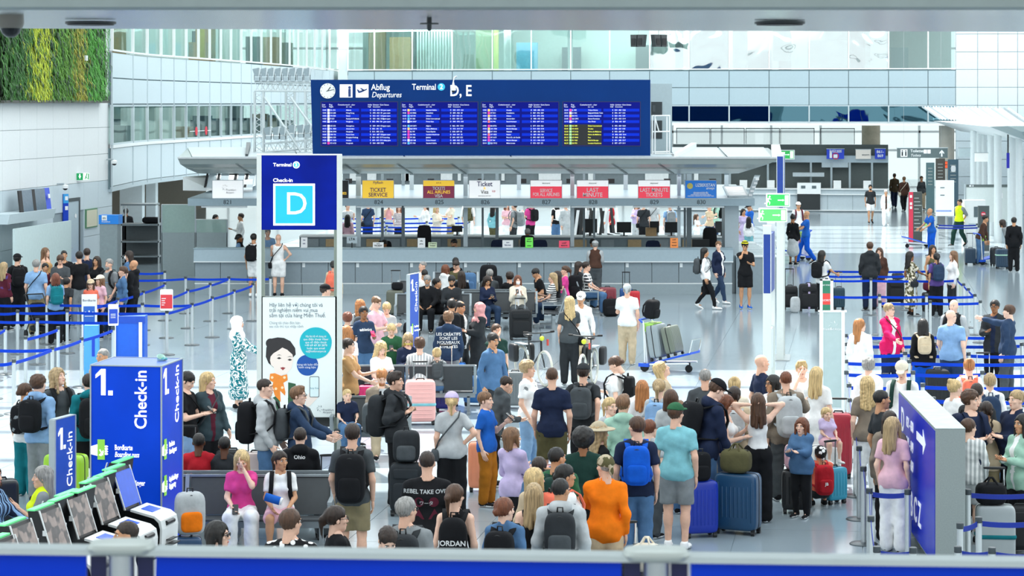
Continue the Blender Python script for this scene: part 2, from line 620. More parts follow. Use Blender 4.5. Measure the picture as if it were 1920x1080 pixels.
OFFD = mat('office dark furniture','5c6a6e',.6,var=.05)
for k in range(1,len(cpts)-1):
 a = cpts[k]
 r = random.Random(k)
 for lvl,zb,zt in((0,4.1,5.35),(1,7.2,9.6)):
  c = a+NB*r.uniform(1.0,3.4)
  q = r.random()
  m = CURT_GLARE if q < .4 else(OFFD if q<.75 else WARMW)
  h = zb+(zt-zb)*(1 if q<.4 else r.uniform(.3,.7))
  MB().box(c.x-.35,c.x+.35,c.y-.5,c.y+.5,zb-.7,h).build('office_cabinet',m,wallB)
k = 5
fb = tag(MB().hexa(slab(cpts[5]+Vector((.03,0,0)),cpts[7]+Vector((.03,0,0)),4.2,4.62,.02,.07,.2)).build('window_banner',PAPER),'white banner with two red marks hung in a facade window','banner')
for f_ in(.3,.72):
 c = cpts[5].lerp(cpts[7],f_)
 u = (cpts[7]-cpts[5]).normalized()
 n = Vector((u.y,-u.x,0))
 MB().lathe([(0,0),(.17,0),(.17,.015),(0,.015)],18).build('red_mark',mat('sign red','d2263c',.5,var=0),fb,loc=c+n*.11+Vector((0,0,4.41)),rot=(math.radians(90),0,math.atan2(u.y,u.x)))
x = MB()
for k in range(len(cpts)-1):
 a,b = cpts[k],cpts[k+1]
 x.hexa([a+Vector((0,0,2.62)),b+Vector((0,0,2.62)),b+NB*7+Vector((0,0,2.62)),a+NB*7+Vector((0,0,2.62)),a+Vector((0,0,2.78)),b+Vector((0,0,2.78)),b+NB*7+Vector((0,0,2.78)),a+NB*7+Vector((0,0,2.78))])
x.build('soffit',LGREY,wallB)
behind(7.0,0,2.65,mat('recess wall','8f8472',.7,var=.08),'recess_wall')
for px,d,w in((248,84,.8),(285,86,.35)):
 p = pt(px,500,d)
 MB().box(p.x-w/2,p.x+w/2,d-.3,d+.3,0,2.7).build('recess_pier',LGREY,wallB)
for px,d in((218,82),(236,84)):
 p = pt(px,500,d)
 MB().box(p.x-.22,p.x+.22,d+2,d+2.3,0,2.65).build('recess_pier',mat('bronze cladding','7a6a50',.5,var=.1),wallB)
 # ---------------------------------------------------------------- rear wall
def rw(px):
 d = 118.7/(1+KW*(px-HX)/F)
 return Vector(((px-HX)/F*d,d,0))
MUL = [652,702,773,848,923,996,1070,1143,1218,1292,1367,1442,1517,1591,1666,1740,1792]
wallR = root_struct('wall_rear')
BLUEP = mat('pale blue panel','a8bcc3',.3,var=.015)
ROOMB = mat('rear room wall','b9c9c7',.7,var=.05)
a,b = rw(634),rw(652)
for z0,z1 in((4.5,5.36),(5.36,6.26),(6.26,7.12),(7.12,8.2),(8.2,10.5)):
 MB().hexa(slab(a,b,z0,z1,.05,0,.015)).build('facade_panel',PANELC,wallR)
MIRG = glass('rippled mirror glass',(.85,.93,.92),.5,.03,.7,0,(.95,1,1))
DKGL = glass('blue mirror glass',(.16,.36,.46),.40,.015,.08,0,(.22,.46,.55))
for k in range(len(MUL)-1):
 a,b = rw(MUL[k]),rw(MUL[k+1])
 for z0,z1 in((5.36,6.24),(6.24,7.08)):
  MB().hexa(slab(a,b,z0,z1,.05,0,.018)).build('facade_panel',BLUEP,wallR)
 MB().hexa(slab(a,b,5.36,7.12,.1,-.055,0)).build('facade_core',MULLD,wallR)
 for z0,z1,g in((4.5,5.36,DKGL),(7.14,10.3,GLASS if MUL[k]<1200 or MUL[k]>1600 else MIRG)):
  w = window()
  MB().hexa(slab(a,b,z0,z1,.02,-.03,.04)).build('pane',g,w)
  fr = MB()
  fr.bar(a+Vector((0,0,z0)),a+Vector((0,0,z1)),.06,.10)
  fr.hexa(slab(a,b,z0,z0+.05,.12,.02,0)).hexa(slab(a,b,z1-.05,z1,.12,.02,0))
  fr.build('window_frame',PANEL if z0>6 else MULL,w)
un = Vector((-math.sin(TH)*0+KW,1,0)).normalized()
ra,rb = rw(634),rw(1792)
def rear_slab(px0,px1,t0,t1,z0,z1,m,name):
 p,q = rw(px0),rw(px1)
 return MB().hexa([p+un*t0+Vector((0,0,z0)),q+un*t0+Vector((0,0,z0)),q+un*t1+Vector((0,0,z0)),p+un*t1+Vector((0,0,z0)),p+un*t0+Vector((0,0,z1)),q+un*t0+Vector((0,0,z1)),q+un*t1+Vector((0,0,z1)),p+un*t1+Vector((0,0,z1))]).build(name,m,wallR)
rear_slab(634,1792,6,6.2,5.3,11,ROOMB,'room_wall')
rear_slab(634,1792,.12,6,6.9,7.05,ROOMB,'room_floor')
rear_slab(634,1792,.12,6,10.4,10.6,INTER,'room_ceiling')
rear_slab(634,1792,0,6,4.36,4.5,PANEL,'wall_soffit')
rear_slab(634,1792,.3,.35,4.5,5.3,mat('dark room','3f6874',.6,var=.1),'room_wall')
for px0,px1,t,z0,z1,m in((668,700,3,7.05,9.6,WARMW),(712,752,2.5,7.05,8.9,mat('light timber','c7a377',.6,var=.1)),(752,772,3,7.05,10,OFFD),(874,912,3,7.05,10,mat('sage wall','8fa584',.7,var=.05)),(912,920,2.4,7.05,10,mat('lime post','bccb74',.6,var=.02)),(938,950,1.2,7.05,10,CURT_GLARE),(1060,1068,1,7.05,10,CURT_GLARE),(1262,1276,1.5,7.05,10,CURT_GLARE),(1290,1364,.8,7.05,10,CURT_GLARE),(1372,1400,.9,7.05,10,CURT_GLARE),(1446,1480,2.0,7.6,10,CURT_GLARE),(1518,1590,.9,7.05,8.6,CURT_GLARE),(1030,1066,5,7.05,8.4,OFFD),(1174,1208,5,7.05,8.5,OFFD),(1594,1622,2,7.05,10,OFFD),(1632,1662,1,7.05,10,CURT_GLARE),(1672,1706,4,7.05,8.3,mat('teal door','86a5ab',.5,var=.03)),(1456,1480,3,7.05,9.0,OFFD),(1366,1440,5,7.05,8.2,OFFD),(952,992,3,7.05,8.6,mat('blue screen','69a7c4',.5,var=.1))):  # wide white sheets at the right stand in for glare on the panes
 rear_slab(px0,px1,t,t+.3,z0,z1,m,'office_fitting_or_glare')
for i in range(13):
 px = 778+i*5.3
 rear_slab(px,px+3.3,.5,.53,7.1,10.2,CURT_GLARE,'blind_slat')
wallT = root_struct('wall_right')
PX = [1792,1833,1871,1908,1946,1984]
ZZ = [0,.95,1.85,2.7,3.6,4.45,5.36,6.24,7.12,7.98,8.86,10.5]
for i in range(len(PX)-1):
 for j in range(len(ZZ)-1):
  MB().hexa(slab(rw(PX[i]),rw(PX[i+1]),ZZ[j],ZZ[j+1],.05,0,.012)).build('wall_panel',PANELC if ZZ[j]>4 else LGREY,wallT)
MB().hexa(slab(rw(1792),rw(2300),0,10.5,.2,-.052,0)).build('wall_core',JOINT,wallT)
MB().hexa(slab(rw(1984),rw(2300),0,10.5,.05,0,0)).build('wall_panel',PANELC,wallT)
CONC = mat('concrete','b5ab97',.75,var=.12,scale=3)
p = pt(1777,300,117)
struct(MB().lathe([(.38,0),(.38,4.5)],24,(p.x,p.y+.3,0)).build('column_1',mat('pale concrete','d6cfc2',.7,var=.06,scale=3),None,True))
p = pt(1633,250,128)
struct(MB().lathe([(.5,0),(.5,4.5)],28,(p.x,p.y,0)).build('column_2',CONC,None,True))
# ---------------------------------------------------------------- what closes the hall beyond: glazed outer wall
outer = root_struct('window_%d'%(NW[0]+1))
for k in range(40):
 x_ = -60+k*3.2
 MB().box(x_-.06,x_+.06,152,152.3,0,12).build('glazing_post',PANEL,outer)
for z in(0,2.4,3.6,6,9):
 MB().box(-62,68,152,152.3,z-.07,z+.07).build('glazing_rail',PANEL,outer)
MB().box(-62,68,152.1,152.14,0,12).build('pane',CLEAR,outer)
# ---------------------------------------------------------------- overhead bridge soffit close to the camera
BRUSH = mat('brushed soffit metal','ccd1d1',.22,metal=.9,var=.04,scale=.6)
beam = root_struct('ceiling_bridge')
sz0,sz1 = EYE+.372,EYE+.425
MB().hexa([(-6,9.2,sz0),(6,9.2,sz0),(6,13.8,sz1-.02),(-6,13.8,sz1+.02),(-6,9.2,sz0+.5),(6,9.2,sz0+.5),(6,13.8,sz1+.5),(-6,13.8,sz1+.5)]).build('soffit_sheet',BRUSH,beam)
MB().box(-6,6,8.9,9.2,EYE+.362,EYE+.9).build('bridge_edge',mat('grey green edge','8d9a97',.5,var=.04),beam)
for px,py in((170,46),(1462,38)):
 d = 11.6
 p = pt(px,py,d)
 zz = sz0+(sz1-sz0)*(d-9.2)/4.6
 l_ = thing('downlight',('round recessed downlight in the overhead metal soffit by the domed camera' if px<500 else 'round recessed downlight in the overhead metal soffit above the rear windows'),'light',(p.x,d,zz-.012))
 MB().lathe([(.06,.0),(.125,.0),(.125,.012),(.06,.012)],26).build('trim_ring',DARK,l_,True)
 MB().lathe([(0,-.006),(.115,-.006),(.115,.004),(0,.004)],26).build('lamp_recess',BLACK,l_)
d = 10.6
p = pt(20,60,d)
dm = thing('dome_camera','dark domed security camera under the overhead metal soffit','camera',(p.x,d,EYE+.375))
MB().lathe([(0,.02),(.058,.02),(.060,-.02),(.052,-.04),(0,-.04)],24).build('housing',mat('warm grey plastic','9a968c',.4,var=.03),dm,True)
MB().lathe([(.048,-.04),(.040,-.062),(.022,-.078),(0,-.082)],24).build('dome',mat('smoked dome','23262a',.15,var=0),dm,True)
p = pt(805,40,11.2)
spk = thing('sprinkler_head','small dark sprinkler head under the overhead metal soffit','sprinkler',(p.x,11.2,EYE+.385))
MB().lathe([(0,.02),(.012,.02),(.012,-.03),(.006,-.045),(0,-.045)],10).build('nozzle',DARK,spk,True)
MB().lathe([(0,-.012),(.045,-.012),(.045,-.006),(0,-.006)],16).build('deflector',DARK,spk)
# ---------------------------------------------------------------- balustrade of the upper floor in front of the camera
BAL = bpy.data.materials.new('blue balustrade film')
BAL = mat('blue balustrade film','003cd2',.4,spec=.15,var=.10,scale=.9,emit=0)
rail = thing('balustrade','blue panelled balustrade with grey handrail and steel posts','balustrade',(0,5.3,0))
zr = EYE-(1030-HY)/F*5.3
def railz(px):return EYE-(1026+(px-200)*.0128-HY)/F*5.3
xl,xr = -1.6,1.6
pl = lambda x:960+x*F/5.3
hz = lambda x:railz(pl(x))
MB().hexa([(xl,-.035,hz(xl)-.013),(xr,-.035,hz(xr)-.013),(xr,.035,hz(xr)-.013),(xl,.035,hz(xl)-.013),(xl,-.03,hz(xl)),(xr,-.03,hz(xr)),(xr,.035,hz(xr)),(xl,.035,hz(xl))]).build('handrail',mat('handrail grey','aab4b4',.4,metal=.4,var=.02),rail)
POSTX = [(-700-260)/1,228,1230,2232]
px_ = [228-1002,228,1230,2232]
for k in range(3):
 a = (px_[k]+65-960)/F*5.3
 b = (px_[k+1]-65-960)/F*5.3
 MB().hexa([(a,-.006,3.4),(b,-.006,3.4),(b,.006,3.4),(a,.006,3.4),(a,-.006,hz(a)-.015),(b,-.006,hz(b)-.015),(b,.006,hz(b)-.015),(a,.006,hz(a)-.015)]).build('panel',BAL,rail)
for k in(1,2):
 x_ = (px_[k]-960)/F*5.3
 MB().tube([(x_,0,3.4),(x_,0,hz(x_)-.014)],.030,20).build('post',STEEL,rail,True)
 MB().ball((x_,0,hz(x_)+.002),(.075,.05,.014),.5,14,6).build('post_cap',mat('post cap','b3bbb6',.4,metal=.3,var=.02),rail,True)
 for sgn in(-1,1):
  MB().box(x_+sgn*.034-.002*0,x_+sgn*.072,.004,.012,3.4,hz(x_)-.016).build('gap_strip',mat('navy gap','04104a',.5,var=.02),rail)if sgn > 0 else MB().box(x_-.072,x_-.034,.004,.012,3.4,hz(x_)-.016).build('gap_strip',mat('navy gap','04104a',.5,var=.02),rail)  # navy strips closing the gaps beside each post
up = struct(MB().box(-8,8,-2,6.4,3.1,3.4).build('floor_upper',MGREY))
# ---------------------------------------------------------------- people: signed distance bodies turned into one continuous surface
class Field:
 def __init__(s,lo,hi,h):
  s.h = h
  s.o = np.array(lo,float)
  s.n = np.maximum(4,np.ceil((np.array(hi,float)-s.o)/h).astype(int)+1)
  s.ax = [s.o[i]+h*np.arange(s.n[i])for i in range(3)]
  s.D = np.full(s.n,0.5)
 def _win(s,lo,hi,m):
  i0 = np.clip(np.floor((np.array(lo)-m-s.o)/s.h).astype(int),0,s.n)
  i1 = np.clip(np.ceil((np.array(hi)+m-s.o)/s.h).astype(int)+1,0,s.n)
  if np.any(i1<=i0):
   return None
  return tuple(slice(a,b)for a,b in zip(i0,i1))
 def _xyz(s,w):
  return s.ax[0][w[0]][:,None,None],s.ax[1][w[1]][None,:,None],s.ax[2][w[2]][None,None,:]
 def _join(s,w,d,k):
  a = s.D[w]
  if k > 0:
   h = np.maximum(k-np.abs(a-d),0)/k
   s.D[w] = np.minimum(a,d)-h*h*k*0.25
  else:
   s.D[w] = np.minimum(a,d)
 def cone(s,a,b,ra,rb,k=0.03,fl=1.0):
  a,b = np.array(a,float),np.array(b,float)
  r = max(ra,rb)
  w = s._win(np.minimum(a,b)-r,np.maximum(a,b)+r,k+s.h)
  if w is None:
   return s
  x,y,z = s._xyz(w)
  d = b-a
  L = max(float(d@d),1e-9)
  px,py,pz = x-a[0],y-a[1],z-a[2]
  t = np.clip((px*d[0]+py*d[1]+pz*d[2])/L,0,1)
  q = np.sqrt((px-t*d[0])**2+(py-t*d[1])**2+(pz-t*d[2])**2)
  s._join(w,q-(ra+(rb-ra)*t),k)
  return s
 def _ell(s,c,r,R,w):
  x,y,z = s._xyz(w)
  x,y,z = x-c[0],y-c[1],z-c[2]
  if R is not None:
   R = np.array(R)
   x,y,z = (R[0][0]*x+R[1][0]*y+R[2][0]*z,R[0][1]*x+R[1][1]*y+R[2][1]*z,R[0][2]*x+R[1][2]*y+R[2][2]*z)
  k0 = np.sqrt((x/r[0])**2+(y/r[1])**2+(z/r[2])**2)
  k1 = np.sqrt((x/r[0]**2)**2+(y/r[1]**2)**2+(z/r[2]**2)**2)+1e-6
  return k0*(k0-1)/k1
 def ell(s,c,r,k=0.03,R=None,sub=False):
  c = np.array(c,float)
  m = max(r)if R is not None else np.array(r)
  w = s._win(c-m,c+m,k+s.h)
  if w is None:
   return s
  d = s._ell(c,r,R,w)
  if sub:
   s.D[w] = np.maximum(s.D[w],-d)
  else:
   s._join(w,d,k)
  return s
 def rbox(s,c,half,rad,k=0.02,sub=False):
  c,half = np.array(c,float),np.array(half,float)
  w = s._win(c-half,c+half,k+s.h)
  x,y,z = s._xyz(w)
  q = [np.abs(v-c[i])-half[i]+rad for i,v in enumerate((x,y,z))]
  d = np.sqrt(np.maximum(q[0],0)**2+np.maximum(q[1],0)**2+np.maximum(q[2],0)**2)+np.minimum(np.maximum(q[0],np.maximum(q[1],q[2])),0)-rad
  if sub:
   s.D[w] = np.maximum(s.D[w],-d)
  else:
   s._join(w,d,k)
  return s
 def cut(s,p,n):
  """drop what lies on the side the normal points to"""
  x,y,z = s._xyz((slice(None),)*3)
  n = np.array(n,float)/np.linalg.norm(n)
  s.D = np.maximum(s.D,(x-p[0])*n[0]+(y-p[1])*n[1]+(z-p[2])*n[2])
  return s
 def waves(s,amp,seed,lo=0.07,hi=0.22):
  g = np.random.RandomState(seed)
  x,y,z = s._xyz((slice(None),)*3)
  for _ in range(4):
   v = g.normal(size=3)
   v[2] *= 1.3
   v = v/np.linalg.norm(v)*2*math.pi/g.uniform(lo,hi)
   s.D = s.D+amp*0.5*np.sin(x*v[0]+y*v[1]+z*v[2]+g.uniform(0,6))
  return s
 def skin(s):
  """surface nets: one vertex in each cell the surface crosses"""
  D = s.D
  D[0],D[-1],D[:,0],D[:,-1],D[:,:,0],D[:,:,-1] = (0.1,)*6
  S_ = D < 0
  c = [S_[i:S_.shape[0]-1+i,j:S_.shape[1]-1+j,l:S_.shape[2]-1+l]for i in(0,1)for j in(0,1)for l in(0,1)]
  tot = sum(a.astype(np.int8)for a in c)
  act = (tot>0)&(tot<8)
  ii = np.argwhere(act)
  idx = np.full(act.shape,-1,int)
  idx[act] = np.arange(len(ii))
  i,j,l = ii.T
  cv = {(a,b,e):D[i+a,j+b,l+e]for a in(0,1)for b in(0,1)for e in(0,1)}
  acc,cnt = np.zeros((len(ii),3)),np.zeros(len(ii))
  for p in cv:
   for axis in range(3):
    if p[axis] == 0:
     q = list(p)
     q[axis] = 1
     d0,d1 = cv[p],cv[tuple(q)]
     m = (d0<0) != (d1<0)
     t = np.where(m,d0/np.where(m,d0-d1,1),0)
     pos = np.tile(np.array(p,float),(len(ii),1))
     pos[:,axis] = t
     acc += pos*m[:,None]
     cnt += m
  V = (acc/cnt[:,None]+ii)*s.h+s.o
  Q = []
  for axis in range(3):
   a = [slice(1,-1)]*3
   b = [slice(1,-1)]*3
   a[axis],b[axis] = slice(0,-1),slice(1,None)
   s0,s1 = S_[tuple(a)],S_[tuple(b)]
   e = np.argwhere(s0!=s1)
   if not len(e):
    continue
   flip = ~s0[tuple(e.T)]
   u,v = [(1,2),(2,0),(0,1)][axis]
   base = e+1
   base[:,axis] -= 1
   def cell(du,dv):
    t = base.copy()
    t[:,u] += du
    t[:,v] += dv
    return idx[tuple(t.T)]
   q = np.stack([cell(-1,-1),cell(0,-1),cell(0,0),cell(-1,0)],1)
   q[flip] = q[flip][:,::-1]
   Q.append(q)
  return V,np.concatenate(Q)
def np_mesh(name,parts,mats,smooth=True):
 """parts: (verts, quads or faces, material index)"""
 nv,lv,ls,lt,mi,n = [],[],[],[],[],0
 st = 0
 for V,Q,m in parts:
  nv.append(np.asarray(V,float))
  if isinstance(Q,np.ndarray):
   lv.append((Q+n).ravel())
   k = Q.shape[1]
   ls.append(st+k*np.arange(len(Q)))
   lt.append(np.full(len(Q),k))
   st += k*len(Q)
  else:
   for f in Q:
    lv.append(np.array(f)+n)
    ls.append(np.array([st]))
    lt.append(np.array([len(f)]))
    st += len(f)
  mi.append(m if isinstance(m,np.ndarray)else np.full(len(Q),m))
  n += len(V)
 V = np.concatenate(nv)
 me = bpy.data.meshes.new(name)
 me.vertices.add(len(V))
 me.vertices.foreach_set('co',V.astype(np.float32).ravel())
 lv = np.concatenate(lv).astype(np.int32)
 me.loops.add(len(lv))
 me.loops.foreach_set('vertex_index',lv)
 ls = np.concatenate(ls).astype(np.int32)
 me.polygons.add(len(ls))
 me.polygons.foreach_set('loop_start',ls)
 me.polygons.foreach_set('material_index',np.concatenate(mi).astype(np.int32))
 me.polygons.foreach_set('use_smooth',np.full(len(ls),smooth))
 for m in mats:
  me.materials.append(m)
 me.update(calc_edges=True)
 me.validate()
 return me
def pobj(name,me,parent,loc=None,rot=None,mats=None,scale=None):
 o = bpy.data.objects.new(name,me)
 COL.objects.link(o)
 o.parent = parent
 if loc is not None:
  o.location = loc
 if rot is not None:
  o.rotation_euler = rot
 if scale is not None:
  o.scale = scale
 if mats:
  for i,m in enumerate(mats):
   o.material_slots[i].link = 'OBJECT'
   o.material_slots[i].material = m
 return o
 # ---- head, hands, shoes and hair: made once, shared
def head_template(h,female):
 f = Field((-.13,-.16,-.19),(.13,.14,.16),h)
 j = 0.92 if female else 1.0
 f.ell((0,.018,.03),(.076,.096,.088),0)
 f.ell((0,-.022,-.045),(.058*j,.066,.078),.03)
 f.ell((0,-.062,-.098),(.026*j,.026,.024),.03)
 f.cone((0,-.086,.012),(0,-.106,-.028),.008,.013,.012)
 f.ell((0,-.098,-.034),(.018,.010,.009),.008)
 f.cone((-.045,-.076,.026),(.045,-.076,.026),.010,.010,.012)
 f.ell((.044,-.062,-.022),(.020,.020,.018),.02).ell((-.044,-.062,-.022),(.020,.020,.018),.02)
 f.ell((0,-.084,-.064),(.024,.012,.011),.01)
 for s in(-1,1):
  f.ell((s*.077,.012,-.012),(.011,.022,.032),.006)
  f.ell((s*.031,-.098,.006),(.017,.016,.010),sub=True)
 f.cone((0,.02,-.05),(0,.045,-.19),.052,.055 if not female else.046,.03)
 return f.skin()
HEAD = {}
for _s in('m','f'):
 for _k,_h in((0,.012),(1,.019)):
  HEAD[_s,_k] = head_template(_h,_s=='f')
def eye_parts():
 w,d,b = MB(),MB(),MB()
 for s in(-1,1):
  w.ball((s*.031,-.076,.006),(.014,.010,.009),nu=8,nv=5)
  d.ball((s*.031,-.083,.006),(.007,.005,.007),nu=6,nv=4)
  b.tube([(s*.016,-.090,.024),(s*.032,-.090,.028),(s*.048,-.078,.024)],.0045,5)
 return w,d,b
EYES = eye_parts()
_lip = MB().ball((0,-.093,-.064),(.021,.006,.008),nu=10,nv=6)
def hand_template():
 m = MB()
 m.ball((0,0,-.050),(.017,.042,.058),.7,10,6)
 for y,L,t in((-.031,.068,.0088),(-.010,.078,.0092),(.011,.073,.0088),(.031,.056,.0078)):
  c = .022
  m.tube([(0,y*.9,-.085),(0,y,-.098),(-c*.25,y*1.05,-.098-L*.45),(-c*.8,y*1.05,-.098-L*.75),(-c*1.5,y*1.02,-.098-L)],[t*.9,t,t*.95,t*.85,t*.6],6)
 m.tube([(-.004,-.022,-.022),(-.008,-.048,-.048),(-.014,-.060,-.072),(-.020,-.063,-.092)],[.012,.0115,.010,.007],6)
 return m
HAND = hand_template()
HAND_V = np.array(HAND.v)
def shoe_mesh():
 f = Field((-.07,-.22,-.01),(.07,.12,.14),.0165)
 f.ell((0,.025,.048),(.040,.058,.052),0)
 f.ell((0,-.095,.026),(.046,.105,.038),.03)
 f.cone((0,.03,.05),(0,.035,.115),.043,.044,.03)
 f.cut((0,0,.004),(0,0,-1)).cut((0,.03,.105),(0,.25,1))
 V,Q = f.skin()
 z = V[Q].mean(1)[:,2]
 return np_mesh('shoe',[(V,Q,(z<.024).astype(int))],[WHITE,WHITE])
SHOE = shoe_mesh()
def hair_field(style):
 """head-local signed distance of a hair style"""
 long_ = style.startswith('long')or style in('wavy','braid','braids')
 lo = (-.17,-.15,-.46 if long_ else-.30)
 f = Field(lo,(.17,.26,.24),.0142)
 infl = dict(buzz=.005,thin=.006,curly=.026,afro=.04,bob=.018,wavy=.026).get(style,.014)
 f.ell((0,.020,.032),(.076+infl,.096+infl,.088+infl),0)
 if style in('long','longf','wavy','bob'):
  L = -.14 if style == 'bob' else-.30
  for s in(-1,1):
   f.cone((s*.045,.050,.0),(s*.074,.085 if L<-.2 else.06,L*(.92+.05*s)),.056,.034,.03)
   f.cone((s*.03,.080,.0),(s*.03,.112 if L<-.2 else.07,L*1.06),.046,.026,.02)
  if style != 'long':
   for s in(-1,1):
    f.cone((s*.074,-.030,.03),(s*.082,-.045,L*.8),.024,.018,.02)
 if style == 'pony':
  f.cone((0,.105,.055),(0,.150,.0),.026,.034,.02).cone((0,.150,.0),(0,.135,-.20),.034,.014,.02)
 if style == 'bun':
  f.ell((0,.085,.105),(.043,.043,.040),.012)
 if style == 'lowbun':
  f.ell((0,.120,-.01),(.042,.036,.040),.012)
 if style in('braid','braids'):
  for s in((0,)if style=='braid' else(-1,1)):
   for i in range(9):
    f.ell((s*.055+(.006 if i%2 else-.006),.110+.004*i,-.02-i*.040),(.026-.0012*i,.022,.027),.006)
 if style == 'afro':
  f.ell((0,.025,.045),(.138,.140,.130),.02)
 if style == 'curly':
  f.ell((0,.015,.085),(.085,.095,.05),.03)
 if style == 'quiff':
  f.ell((0,-.030,.112),(.060,.055,.026),.03)
 f.ell((0,-.125,-.030),(.068 if style!='bob' else.062,.090,.105),sub=True)
 if style in('short','quiff','curly','thin','pony','bun','lowbun','braid','braids'):
  f2 = f.D.copy()
  x,y,z = f._xyz((slice(None),)*3)
  side = np.maximum(-.055+.0*x-z-0*y,0*x+0*y-9)
  front = np.minimum(.02-z+0*x+0*y,-.015-y+0*x+0*z)
  if style in('pony','bun','lowbun','braid','braids','thin','short','quiff','curly'):
   near = np.sqrt(x*x+(y-.02)**2)-.115
   f.D = np.where(near<0,np.maximum(np.maximum(f.D,side+0*f.D),front),f.D)
 if style == 'buzz':
  x,y,z = f._xyz((slice(None),)*3)
  f.D = np.maximum(f.D,np.maximum(-.040-z,np.minimum(.02-z,-.01-y))+0*f.D)
 if style == 'thin':
  f.ell((0,-.02,.15),(.060,.09,.06),sub=True)
 x,y,z = f._xyz((slice(None),)*3)
 ang = np.arctan2(x,y+.02)
 if style in('curly','afro','wavy'):
  f.D = f.D+.008*np.sin(x*105+2*np.sin(z*40))*np.sin(y*95+1)*np.sin(z*90+2)+.006*np.sin(x*62+z*50)*np.sin(z*58+y*40)
 else:
  f.D = f.D+.0042*np.sin(ang*19+2*np.sin(z*20))+.0022*np.sin(ang*37+z*15)
 return f
def gear_field(kind):
 f = Field((-.26,-.26,-.42),(.26,.26,.24),.0125)
 if kind == 'cap':
  f.ell((0,.018,.045),(.099,.119,.098),0)
  f.cut((0,0,.045),(0,.12,-1))
  f.ell((0,-.125,.048),(.072,.075,.011),.006)
 elif kind == 'hat':
  f.ell((0,.018,.05),(.092,.110,.105),0).cut((0,0,.05),(0,0,-1))
  f.ell((0,.018,.055),(.20,.21,.016),.02)
 elif kind == 'hijab':
  f.ell((0,.020,.028),(.098,.118,.112),0)
  f.cone((0,.0,-.05),(0,.03,-.20),.092,.115,.05)
  f.ell((0,.0,-.24),(.175,.13,.10),.06)
  f.ell((0,-.135,-.018),(.056,.075,.082),sub=True)
  f.D = f.D+0
  f.waves(.006,3,.05,.12)
 elif kind == 'bandana':
  f.ell((0,.020,.040),(.090,.110,.096),0).cut((0,0,.015),(0,-.10,-1))
  f.ell((0,.125,-.03),(.030,.018,.055),.02)
 return f
HAIR,GEAR = {},{}
for _s in('short','buzz','thin','quiff','curly','afro','bob','long','longf','wavy','pony','bun','lowbun','braid','braids'):
 _V,_Q = hair_field(_s).skin()
 HAIR[_s] = np_mesh('hair',[(_V,_Q,0)],[WHITE])
for _s in('cap','hat','hijab','bandana'):
 _V,_Q = gear_field(_s).skin()
 GEAR[_s] = np_mesh(_s,[(_V,_Q,0)],[WHITE])
_g = MB()
for _s in(-1,1):
 _g.tube([(_s*.031+.020*math.cos(a),-.102,.004+.015*math.sin(a))for a in np.linspace(0,2*math.pi,11)],.0028,4,caps=False)
 _g.tube([(_s*.052,-.100,.006),(_s*.078,-.02,.006),(_s*.082,.02,-.004)],.0028,4)
_g.tube([(-.011,-.104,.008),(.011,-.104,.008)],.0026,4)
GLASSES = _g.mesh('glasses',[WHITE])
_sg = MB()
for _s in(-1,1):
 _sg.ball((_s*.031,-.100,.004),(.023,.006,.018),.8,10,6)
 _sg.tube([(_s*.052,-.098,.006),(_s*.078,-.02,.006),(_s*.082,.02,-.004)],.003,4)
SHADES = _sg.mesh('sunglasses',[WHITE])
_mk = MB().ball((0,-.080,-.055),(.050,.036,.042),.8,12,8)
MASK = _mk.mesh('face_mask',[WHITE],True)
_bd = MB().ball((0,-.058,-.088),(.050,.045,.048),.9,12,8)
BEARD = _bd.mesh('beard',[WHITE],True)
_ms = MB().tube([(-.026,-.097,-.052),(0,-.108,-.046),(.026,-.097,-.052)],[.005,.009,.005],6)
MOUSTACHE = _ms.mesh('moustache',[WHITE],True)
SKINS = dict(l='e3b49a',p='eec3ab',t='c9946f',b='96633f',k='5d3a26')
HAIRC = dict(black='16120f',dark='2b1d14',brown='4c3220',lbrown='76553a',blond='c8ab78',ash='a98f68',ginger='ab6f3e',red='75402c',grey='8d8b87',white='c9c7c2',auburn='6b3a20')
CLOTH = dict(black='17181b',char='2e3134',dgrey='4a4f52',grey='84898b',lgrey='b6babb',white='f1f1ef',cream='e2d8c4',beige='c9b597',tan='b98f60',khaki='8d8163',olive='575337',green='2f6142',dgreen='1d3a33',mint='9fc4b0',teal='14717a',aqua='7fbcc4',lblue='86a9cf',blue='1f5fb8',royal='0f57c4',navy='1d2740',denim='4d6f94',ldenim='7d9dbd',ddenim='2b3d57',purple='5b4686',lilac='c4b4d6',pink='d8458f',hotpink='d61a5e',lpink='e8b9c4',rose='d99a98',red='b3202b',maroon='5a2030',orange='f07a12',coral='e8735a',mustard='a8691c',yellow='d9d21f',brown='4d352b',taupe='867a6c',slate='3a4a50',sand='b7a98f',hivis='d8ee22')
def cloth(c):
 """colour name, or name+pattern+name"""
 for p in PATTERNS:
  if '+'+p+'+' in c:
   a,b = c.split('+'+p+'+')
   return mat('cloth '+c,CLOTH[a],0.85,c2=CLOTH[b],pat=p,var=.08,spec=.2,bump=.3)
 return mat('cloth '+c,CLOTH[c],0.85,var=.14,scale=8,bump=.45,spec=.2)
def skinm(k):return mat('skin '+k,SKINS[k],0.5,var=.05,scale=25,spec=.35)
def hairm(k):return mat('hair '+k,HAIRC[k],0.48,var=.45,scale=9,spec=.45,bump=.25,sv=(7,7,.55))
EYEW,EYED = mat('eye white','e8e4de',.3,var=0),mat('iris','1c130d',.2,var=0)
def lipm(k):return mat('lips '+k,dict(l='b46a5e',p='c2766a',t='9c5f4c',b='6d3b2c',k='4a2620')[k],.45,var=0)
